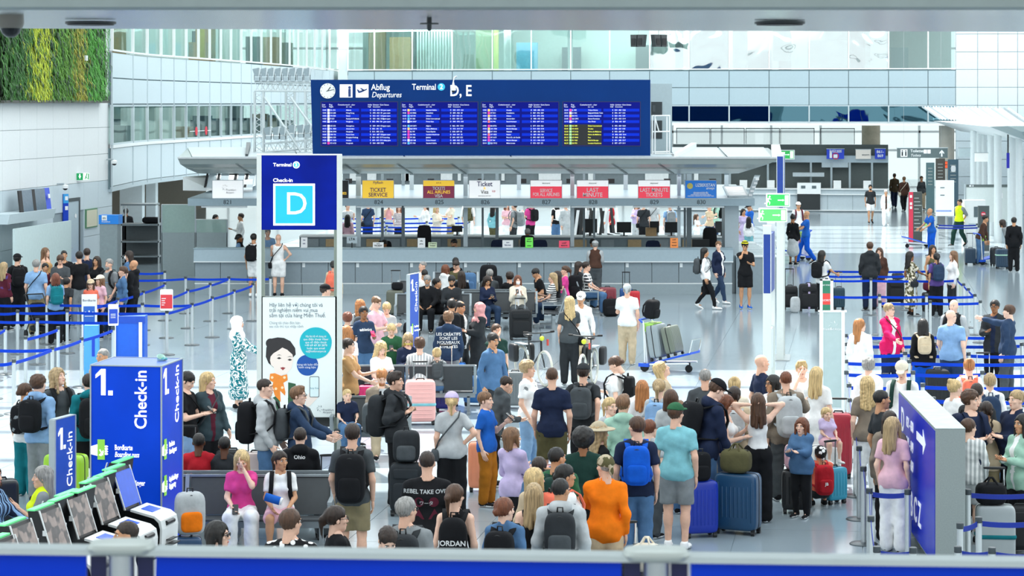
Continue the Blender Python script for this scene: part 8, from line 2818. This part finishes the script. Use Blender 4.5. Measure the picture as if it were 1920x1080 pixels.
P(914,543,1.64,20,'person in navy cardigan looking down at a phone on the bench','longf dark','long navy','jeans ddenim','t',sex='f',pose='sit',arms='pp',hp=30,phone='r',d=56.85)
P(955,538,1.60,-150,'person with dark curls behind the white cardigan','curly dark','tee black','trousers black',pose='sit',arms='ll',d=58.35)
P(971,535,1.66,5,'person in white cardigan holding a phone to the face','bob auburn','jacket cream white','trousers dgrey',sex='f',pose='sit',arms='PP',phone='r',d=56.85,eye='mask')
P(1004,510,1.70,-70,'person in black t-shirt bent over a phone on the side bench','short black','tee black','trousers khaki','t',pose='sit',arms='pp',lean=25,hp=25,phone='r',d=59.6)
P(1036,505,1.68,-85,'person in striped white shirt and jeans on the side bench','long ash','tee white+stripe+dgrey','jeans ddenim',sex='f',pose='sit',arms='pl',d=57.6,shoes='white')
P(1044,502,1.64,-90,'person with long dark hair behind the striped shirt','long dark','long black','jeans ddenim',sex='f',pose='sit',arms='ll',d=58.5)
P(1059,494,1.66,-80,'person in pink t-shirt with ponytail on the side bench','pony brown','tee pink','jeans ddenim',sex='f',pose='sit',arms='ll',d=60.2)
P(1100,499,1.78,80,'person in checked shirt and jeans seated facing right','short dark','tee char+check+white','jeans denim',pose='sit',arms='ll',eye='glasses',d=60.8,shoes='grey')
P(1086,502,1.64,100,'person with long dark hair beside the checked shirt','long dark','tee char','jeans denim',sex='f',pose='sit',arms='ll',d=62.0)
P(1176,532,1.70,172,'person in loose white shirt and beige trousers in the open floor','short grey','tee white','trousers beige',gear='bandana lgrey',arms='dp',w=1.1,shoes='beige')
P(1089,548,1.72,10,'person in white cap and pale blue shirt behind the bicycle','short grey','shirt white','trousers beige','t',gear='cap white',arms='dw',hp=18,hy=-20,text=('NY',.05,1.64,False,'black'))
P(1068,556,1.72,182,'person with blond curls in grey t-shirt between two bicycles','wavy blond','tee dgrey','trousers char',sex='f',arms='fD',bag='crossr black')
P(682,574,1.68,20,'person in navy sports t-shirt holding out a phone','short black','tee ddenim','jeans denim','b',sex='f',arms='dg',phone='l',phoney='hotpink',text=('athletics',.07,1.25,False,'white'))
P(706,555,1.80,60,'person in pale pink t-shirt looking down in the sunlit group','thin lbrown','tee lpink','trousers beige','p',arms='gg',hp=25)
P(675,562,1.68,190,'person with ginger hair and grey green backpack','wavy ginger','tee lgrey','jeans denim','p',sex='f',bag='backpack dgrey')
P(725,567,1.62,10,'person in pale grey t-shirt looking down in the sunlit group','pony blond','tee lgrey','jeans ldenim','p',sex='f',arms='pp',hp=35)
P(734,607,1.45,5,'child in green t-shirt playing on a phone','short blond','tee green','trousers char','p',arms='pp',hp=30,phone='r')
P(765,592,1.68,5,'person in navy sweatshirt reading a pink phone on the bench','longf ash','long navy','jeans denim','p',sex='f',pose='sit',arms='pp',hp=35,phone='r',phoney='pink',d=42.6,text=('COAST',.05,1.12,False,'yellow'))
P(847,560,1.76,185,'person in black t-shirt with black rucksack in the middle crowd','short black','tee black','trousers black','t',bag='backpack black',arms='nd',lean=12)
P(864,564,1.66,60,'balding person in dark suit in the middle crowd','thin black','jacket char white','trousers char','t',hp=15)
P(841,584,1.70,180,'person in navy hoodie with white french words on the back','curly lbrown','hoodie ddenim','trousers grey',arms='DD',text=('LES CRÉATIFS\nSONT LES\nNOUVEAUX\nATHLÈTES',.075,1.18,True,'white'))
P(898,567,1.66,-60,'person in mauve headscarf and long black robe','none black','abaya char',sex='f',gear='hijab rose',arms='pp')
P(925,624,1.74,40,'person in denim blue shirt with dark moustache','short black','shirt denim','trousers char','t',eye='moustache',hp=12,arms='dD')
P(931,607,1.66,20,'person in dark green dress with hand at the face','lowbun brown','dress dgreen',sex='f',arms='cd')
P(652,586,1.50,170,'person with ginger curls in striped navy top by the totem','curly red','tee navy+stripe+white','jeans denim',sex='f')
P(651,624,1.62,160,'person with copper hair close to the totem post','bob ginger','tee white','jeans denim','p',sex='f',d=40.8)
P(654,634,1.74,75,'person in tan t-shirt reaching forward by the totem','short dark','tee tan','trousers black','p',arms='fg')
P(715,655,1.66,25,'person with sunlit blond curls in white top on the bench','wavy blond','tee white','jeans denim','p',sex='f',pose='sit',arms='ll',hp=25,d=41.1)
P(787,660,1.74,180,'person in white pinstripe shirt seated behind the pale pink suitcase','curly brown','tee white+vstripe+lgrey','jeans denim','p',pose='sit',arms='ll',d=41.35)
P(819,655,1.40,185,'child with blond hair and grey rucksack on the bench','bun blond','tee grey','jeans denim','p',sex='f',pose='sit',arms='ll',bag='minipack dgrey',d=41.4)
P(716,699,1.78,10,'person in grey jacket with ginger beard looking down on the bench','short ginger','jacket taupe lgrey','trousers beige','p',pose='sit',arms='pp',eye='beard',hp=35,d=36.4)
P(651,756,1.20,15,'small child in navy vest on the bench','buzz blond','tee navy','jeans denim','p',pose='sit',arms='ll',d=36.3)
P(742,697,1.82,75,'person in black jacket with big dark backpack looking right','quiff dark','hoodie char','trousers black',arms='ss',bag='bigpack char')
P(847,735,1.66,178,'person in lilac cap with blond ponytail and grey t-shirt','pony blond','tee lgrey','wide black',sex='f',gear='cap lilac',bag='cross dgrey',arms='hd',w=1.12)
P(911,734,1.56,70,'boy in bright blue t-shirt and mustard trousers','short lbrown','tee blue','trousers mustard','p',arms='dP',phone='l',shoes='black')
P(950,718,1.62,110,'person in dark grey hoodie bending forward behind the blue t-shirt','thin dark','hoodie dgrey','trousers black',lean=25,arms='gg',hp=20,d=33.7)
P(990,676,1.70,60,'person in white blouse with dark blotches and light jeans','curly ash','tee white+blotch+grey','jeans ldenim',sex='f',arms='DD',hy=15)
P(961,801,1.58,150,'person in lilac long sleeved top with brown bob','bob lbrown','long lilac','trousers black','p',sex='f',arms='pp',hy=-40)
P(1035,688,1.84,180,'person in navy t-shirt and olive shorts with shaved head','buzz brown','tee navy','shorts olive',arms='dD',w=1.05)
P(1094,682,1.76,168,'person in dark cap with hand on hip and grey backpack','short dark','tee char','trousers black',gear='cap char',arms='bh',bag='backpack dgrey',w=1.08)
P(1153,668,1.66,-110,'person in white t-shirt looking down with black backpack','lowbun brown','tee white','jeans black','p',sex='f',bag=['minipack black','cross black'],arms='pd',hp=30)
P(1145,745,1.60,15,'smiling blond person in grey top behind the pale hoodie','pony blond','long lgrey','jeans denim','p',sex='f',hy=20)
P(1169,740,1.76,175,'person in pale grey green hoodie with short brown hair','quiff lbrown','hoodie mint','trousers grey',hy=-20)
P(1125,793,1.66,110,'person in straw hat and black top with blond curls','wavy ash','tee black','trousers black','p',sex='f',gear='hat sand')
P(1093,805,1.70,180,'person with black afro in dark green t-shirt','afro black','tee dgreen','trousers black','b')
P(1045,837,1.72,172,'person in green t-shirt with dark green backpack','buzz black','tee green','trousers black','t',bag='backpack dgreen',hy=-40)
P(1010,856,1.50,195,'person in blue top holding a hand to the head','short dark','long denim','trousers black','t',arms='ud')
P(1004,877,1.62,150,'person with blond bob in beige top','bob blond','long beige','trousers beige','p',sex='f',hy=-30)
P(1001,905,1.66,178,'person with long silver blond hair in black strap top','long ash','tank black','trousers black','p',sex='f')
P(1052,895,1.76,176,'person in white hoodie with charcoal backpack near the railing','buzz black','hoodie lgrey','trousers black','t',eye='glasses',bag='backpack char dgrey',hy=-30,w=1.1)
P(1134,853,1.70,172,'person in orange shirt and camouflage cap pulling a suitcase','thin grey','shirt orange','trousers beige',gear='bandana sand+camo+olive',arms='df',hy=40,w=1.12)
P(1061,870,1.66,110,'person with orange rucksack straps beside the orange shirt','lowbun black','tee white','leggings black','t',sex='f',bag='minipack coral char')
P(1193,780,1.80,178,'person in navy t-shirt with bright blue backpack','short brown','tee navy','jeans denim',bag='backpack royal',hy=35,w=1.1)
P(1218,786,1.50,150,'person with red brown hair behind the bright blue backpack','short auburn','tee lgrey','trousers dgrey','p')
P(1268,756,1.80,165,'person in aqua t-shirt and green cap with grey shorts','short brown','tee aqua','shorts grey',gear='cap green',arms='dD',w=1.15,belly=1,shoes='white',hy=-25)
P(1236,710,1.70,165,'person with blond ponytail and pale blue backpack','pony ash','tee lgrey','trousers lgrey','p',sex='f',bag='backpack lblue',eye='shadesup')
P(1241,676,1.72,95,'person with sunglasses in the hair looking up','long blond','long beige','trousers beige','p',sex='f',eye='shadesup',hp=-25)
P(1204,712,1.60,178,'person with long red blond hair in white top','long ginger','tee white','trousers white','p',sex='f')
P(1258,730,1.66,170,'person with brown hair behind the green cap','bob brown','tee lgrey','jeans denim','p',sex='f')
P(1274,750,1.42,160,'shorter person with tied light brown hair behind the green cap','lowbun lbrown','tee lpink','jeans denim','p',sex='f')
P(1322,690,1.78,178,'person in grey t-shirt with grey hair beyond the navy hoodie','thin grey','tee dgrey','trousers grey',arms='DD',w=1.08)
P(1345,712,1.93,105,'person in navy hoodie and black cap leaning on a suitcase','short brown','hoodie navy','jeans denim','p',gear='cap black',arms='nn',hp=25,lean=14,bag='bigpack black')
P(1362,740,1.66,70,'person with long auburn hair holding a black phone','longf auburn','tank white','jeans ddenim','p',sex='f',arms='pP',phone='l',hp=20)
P(1377,706,1.70,175,'person with blond curls tied in a bun in sunlight','bun blond','tee cream','trousers beige','p',sex='f')
P(1377,724,1.68,172,'person with dark braids in beige jacket and grey backpack','braids dark','jacket beige','trousers khaki','t',sex='f',bag='backpack lgrey')
P(1429,664,1.80,110,'bald person in navy t-shirt looking right in sunlight','bald brown','tee navy','trousers black',w=1.1)
P(1448,703,1.66,-60,'person with black hair and glasses looking left','bob black','tee white','trousers black','t',sex='f',eye='glasses')
P(1421,736,1.70,180,'person with long brown hair in white tank top','long brown','tank white','wide black','p',sex='f',arms='uu',shoes='black')
P(1473,695,1.80,185,'person in taupe jacket with large pale grey backpack','buzz auburn','jacket taupe','trousers dgrey',arms='Rd',bag='bigpack lgrey',w=1.05)
P(1503,676,1.72,0,'blond person in white t-shirt with hands near the face','quiff blond','tee white','trousers white','p',arms='cd')
P(1532,687,1.70,150,'person with straight blond hair holding the small child','long blond','tee white','trousers white','p',sex='f',arms='Dg')
P(1550,716,1.00,20,'small child in lilac t-shirt sitting on the white suitcase','pony blond','tee lilac','shorts lpink','p',sex='f',pose='sit',arms='ll',d=33.2,dz=.22,shoes='white')
P(1503,783,1.32,-30,'child in denim jacket leaning on the pink rucksack','bob auburn','jacket denim','leggings black','p',sex='f',arms='gg')
P(1538,836,1.30,190,'child in patterned headscarf crouching with red backpack','short dark','tee coral','shorts char','t',pose='cr',arms='ff',gear='bandana black+floral+white',bag='bigpack red|JB')
P(410,977,1.66,80,'person with sunglasses and dark hair by the railing','bob black','tee white','trousers black','p',sex='f',eye='shades')
P(546,953,1.80,172,'person in black shirt with white leaf print by the railing','short brown','tee black+floral+white','trousers black',eye='glasses',hy=-30,w=1.15)
P(632,948,1.68,110,'person with dark ponytail and glasses in black by the railing','pony dark','tee black','trousers black','p',sex='f',eye='glasses',w=1.1)
P(661,793,1.80,178,'person in grey blue t-shirt with black backpack and khaki shorts','short dark','tee dgrey','shorts khaki',bag='bigpack black',arms='dw')
P(727,988,1.62,20,'person with dark hair bent forward at the railing','short dark','tee char','trousers black','p',hp=35,lean=10)
P(763,931,1.78,172,'grey-haired person in grey t-shirt with dark backpack','short grey','tee grey','trousers dgrey',eye='glasses',bag='backpack char',hy=-35,w=1.1)
P(801,844,1.84,178,'person in black t-shirt with grey and red back print','buzz dark','tee black','trousers black',w=1.2,text=[('REBEL TAKE OVER',.06,1.42,True,'lgrey'),('● ●\n▲ ▲',.13,1.24,True,'maroon'),('ワータ',.05,1.30,True,'lgrey')],arms='DD')
P(854,907,1.68,175,'person in black tank top with black drawstring bag','pony brown','tank black','leggings black','p',sex='f',bag='sack black|JORDAN',hy=-25)
P(947,932,1.66,165,'person in denim jacket with leather-look black rucksack','lowbun auburn','shirt denim','jeans denim','p',sex='f',bag='backpack black char',hy=-30)
P(235,976,1.78,-70,'bald person in front of the kiosks by the railing','buzz dark','tee white','trousers black','t')
P(79,873,1.60,-75,'grey-haired person in yellow vest at the kiosks','long grey','vest hivis grey','trousers dgrey',sex='f',arms='dP')
P(-14,880,1.68,70,'person in blue and white patterned sleeves at the left edge','bob brown','long navy+vstripe+lblue','trousers navy',sex='f',arms='lf',d=24.8)
P(49,718,1.58,170,'person in white t-shirt with black speckled backpack','lowbun brown','tee white','wide teal','t',sex='f',bag='backpack black+blotch+grey',eye='glasses',hy=-50)
P(73,703,1.76,160,'person in light blue hoodie with black rucksack','curly brown','hoodie lblue','trousers grey','p',bag='backpack black',arms='dD',hy=-20)
P(109,690,1.77,35,'person with long blond curls in grey t-shirt looking up','wavy ash','tee dgrey','trousers teal','p',bag='backpack black',hy=25,hp=-15,arms='Df')
P(166,700,1.76,200,'person in teal hoodie with black rucksack behind the cube','short dark','hoodie teal','trousers black','p',bag='bigpack black')
P(192,653,1.76,-30,'bald person in tan shirt behind the blue cube','buzz grey','shirt tan','trousers beige','t')
P(352,697,1.76,75,'person in black t-shirt reading a phone beside the cube','short black','tee black','shorts lblue','p',arms='pp',hp=30,phone='r',bag='cross black')
P(391,697,1.72,35,'person in dark denim jacket and burgundy top','long blond','jacket slate maroon','trousers black','p',sex='f',arms='dw',hy=40,bag='crossr dgrey')
P(446,593,1.66,85,'person in white headscarf and blue swirl patterned dress','none black','dress teal+swirl+white long',sex='f',gear='hijab white',arms='ff')
P(498,709,1.80,80,'person in white and black jacket with black rucksack','buzz dark','hoodie lgrey','jeans denim','p',bag='bigpack black',arms='DD')
P(560,724,1.70,80,'person in dark hoodie and glasses with grey rucksack','quiff lbrown','hoodie ddenim','trousers char','p',eye='glasses',bag='backpack dgrey',arms='ff')
P(563,822,1.74,180,'person in black hoodie seated with back turned on the rear bench','buzz dark','hoodie black','trousers black','p',pose='sit',arms='ll',d=30.0,text=('Ohio',.07,.98,True,'white'))
P(453,858,1.60,5,'child in pink t-shirt resting the head on one hand','longf blond','tee pink','wide white','p',sex='f',pose='sit',arms='lc',hp=25,d=28.5,phone='r',lean=5,shoes='white')
P(526,847,1.58,5,'child in white t-shirt and shorts on the front bench','pony dark','tee white','shorts lpink','t',sex='f',pose='sit',arms='ll',d=28.5,bag='minipack black',hy=35)
P(373,843,1.60,180,'child in red top with back turned on the rear bench','buzz black','tee red','trousers black','k',pose='sit',arms='ll',d=30.0)
P(421,857,1.52,180,'child with cropped black hair low on the rear bench','buzz black','tee char','trousers black','k',pose='sit',arms='ll',d=30.0)
P(1613,597,1.66,160,'person in white coat with long red blond hair','long ginger','jacket white','trousers white','p',sex='f',hy=-50)
P(1668,568,1.72,25,'person in bright pink jacket with short fair hair and glasses','short ash','jacket hotpink white','jeans navy','p',sex='f',eye='glasses',arms='fD',hy=25,bag='cross brown')
P(1730,597,1.66,180,'person with long black hair, beige backpack and blue trousers','long black','long black','wide royal','t',sex='f',bag='minipack beige')
P(1788,561,1.80,-30,'bald person in dark vest in the right queue','bald grey','vest char lgrey','trousers black','p',bag='backpack black')
P(1784,580,1.76,150,'bald person in light blue polo shirt in the right queue','bald grey','polo lblue','jeans ddenim','p',arms='dw',w=1.2,eye='glasses',hy=-30)
P(1865,562,1.78,-25,'person in dark suit with glasses listening in the right queue','short black','jacket char navy','trousers black','b',eye='glasses',arms='pD')
P(1891,571,1.78,-120,'person in grey suit pointing to the left','short brown','jacket ddenim white','trousers dgrey','p',arms='Fd')
P(1629,671,1.66,160,'grey-curled person in white jacket behind the queue posts','curly grey','jacket white','trousers lgrey','p',sex='f')
P(1691,678,1.74,-20,'person in cream cap and white polo looking down','short lbrown','polo white','trousers beige','p',gear='cap cream',hp=25,bag='backpack dgreen')
P(1626,706,1.70,175,'person with long wavy blond hair at the posts','wavy blond','tee taupe','trousers white','p',sex='f')
P(1654,730,1.84,105,'person in black t-shirt beside the blue board looking right','buzz black','tee char','trousers black','t',w=1.05)
P(1817,672,1.66,175,'person with copper hair and coral pink rucksack','bun ginger','tee white','jeans denim','p',sex='f',bag='minipack coral lpink')
P(1791,711,1.66,120,'person with ginger blond bun in white top','bun blond','tee white','trousers white','p',sex='f')
P(1832,717,1.80,160,'person with shaved dark hair behind the curly head','buzz dark','tee char','trousers black','p')
P(1856,699,1.70,172,'person with long blond braid in white shirt','braid ash','shirt white','jeans denim','p',sex='f',bag='sack ddenim')
P(1821,732,1.80,20,'curly-haired person with navy backpack looking right','curly brown','tee navy','trousers black','p',bag='backpack navy',hy=35,arms='pp')
P(1849,752,1.62,175,'person with two dark braids in beige jacket','braids dark','jacket beige','trousers khaki','t',sex='f')
P(1905,731,1.78,-60,'heavy person in navy shirt at the right edge','short ash','shirt navy','trousers black','p',w=1.25,belly=1,arms='pp')
P(1817,784,1.56,165,'person in white striped shirt reaching for the black bag','short brown','long white+vstripe+lgrey','shorts lgrey','p',arms='df',hy=-40)
P(1916,776,1.66,-60,'person in pale green denim jacket at the right edge','longf black','jacket mint white','jeans black','t',sex='f',arms='pp')
P(1675,781,1.66,150,'person with long blond hair in pale pink t-shirt','longf ash','tee lpink','wide white','p',sex='f',hy=-20)
P(1668,770,1.65,170,'person in brown coat half hidden behind the pale pink t-shirt','bob dark','jacket taupe','trousers black','t',sex='f',d=29.3)
P(1632,346,1.76,0,'person in black t-shirt and white shorts walking from the passage','short black','tee char','shorts white','t',pose='wk',eye='beard')
P(1661,356,1.60,-5,'person in white with brown scarf walking from the passage','short white','jacket white brown','wide white','t',sex='f',pose='wk',shoes='white')
P(1677,325,1.80,180,'person in checked shirt walking away down the passage','short brown','shirt olive+check+brown','jeans navy','t',pose='wk')
P(1695,331,1.76,185,'person in brown shirt with cream bag walking away','short lbrown','shirt brown','trousers black','t',bag='cross cream',pose='wk')
P(1728,330,1.72,10,'person in grey top and beige trousers in the passage','lowbun brown','long dgrey','trousers beige','t',sex='f')
P(1512,395,1.80,-85,'bald worker in blue uniform pushing a luggage trolley','bald brown','tee blue','trousers royal','t',pose='wk',arms='ff')
P(1497,379,1.78,5,'person in white cap and white t-shirt with dark red straps','short brown','tee white','jeans denim','t',gear='cap white',bag='sack maroon')
P(1487,402,1.72,150,'person in black top and pale skirt by the trolley','bun black','long black','skirt lgrey long','b',sex='f',arms='DD',hp=15)
P(1542,469,1.66,130,'person with black hair and black leather rucksack','long black','tee white','jeans black','t',sex='f',bag='backpack black',arms='fD')
P(1631,453,1.82,178,'person in dark hooded jacket in the far right queue','short brown','hoodie char','trousers navy',arms='DD')
P(1649,464,1.61,-20,'person in brown cardigan and pink trousers in the far right queue','longf brown','jacket brown','wide lpink',sex='f')
P(1707,471,1.66,110,'person in pale floral dress in the far right queue','long black','dress cream+camo+olive','t',sex='f',arms='fd',skin='b',bag='crossr char')
P(1749,459,1.66,10,'person in olive top with dark hair facing the camera','longf dark','tank olive','trousers black','t',sex='f')
P(1756,474,1.64,185,'person in purple top with navy backpack','pony black','tee purple','trousers black','t',sex='f',bag='backpack ddenim',arms='fd')
P(1787,470,1.66,-80,'person in white blouse with light brown hair in the far queue','longf lbrown','shirt white','trousers char','p',sex='f')
P(1743,390,1.74,-70,'bald person in blue polo leaning on a trolley','bald grey','polo blue','trousers royal','t',arms='ff',lean=10)
P(1799,373,1.80,-50,'person in yellow safety vest with hands behind the back','short black','vest hivis grey','trousers dgreen','t',arms='kk',pose='wk')
P(1848,415,1.72,60,'person in brown top bending to luggage','short black','long brown','jeans denim','t',arms='nn',lean=22,d=79.5)
P(1879,424,1.74,-120,'person in pale grey bending over luggage','bob dark','long grey','trousers lgrey','t',arms='nn',lean=45,d=78.4)
P(1901,407,1.78,175,'person in black suit by the navy suitcase','short black','jacket black','trousers black','t')
P(1404,381,1.78,-60,'person in blue jacket and black cap at the counter end','short black','jacket blue','jeans navy','t',gear='cap black',hp=30,arms='pp')
P(1394,391,1.62,20,'person with black hair and pale dress at the counter end','long black','dress lilac',sex='f',skin='t')
P(1404,406,1.40,170,'child in white top and pale shorts at the counter end','long black','long white','shorts aqua','t',sex='f')
P(1322,464,1.64,80,'person with grey backpack and handbag walking right','long black','long white','leggings black','t',sex='f',bag=['backpack dgrey','tote black'],pose='wk',shoes='white')
P(1347,452,1.70,50,'person in navy blazer and jeans walking by the counter','pony lbrown','jacket navy white','tight ddenim','p',sex='f',pose='wk',shoes='white',hy=-60)
P(1397,452,1.80,5,'person in black shorts and yellow topped cap on the phone','short black','tee black','shorts black','t',gear='cap black+stripe+yellow',arms='cp',phone='r',shoes='blue')
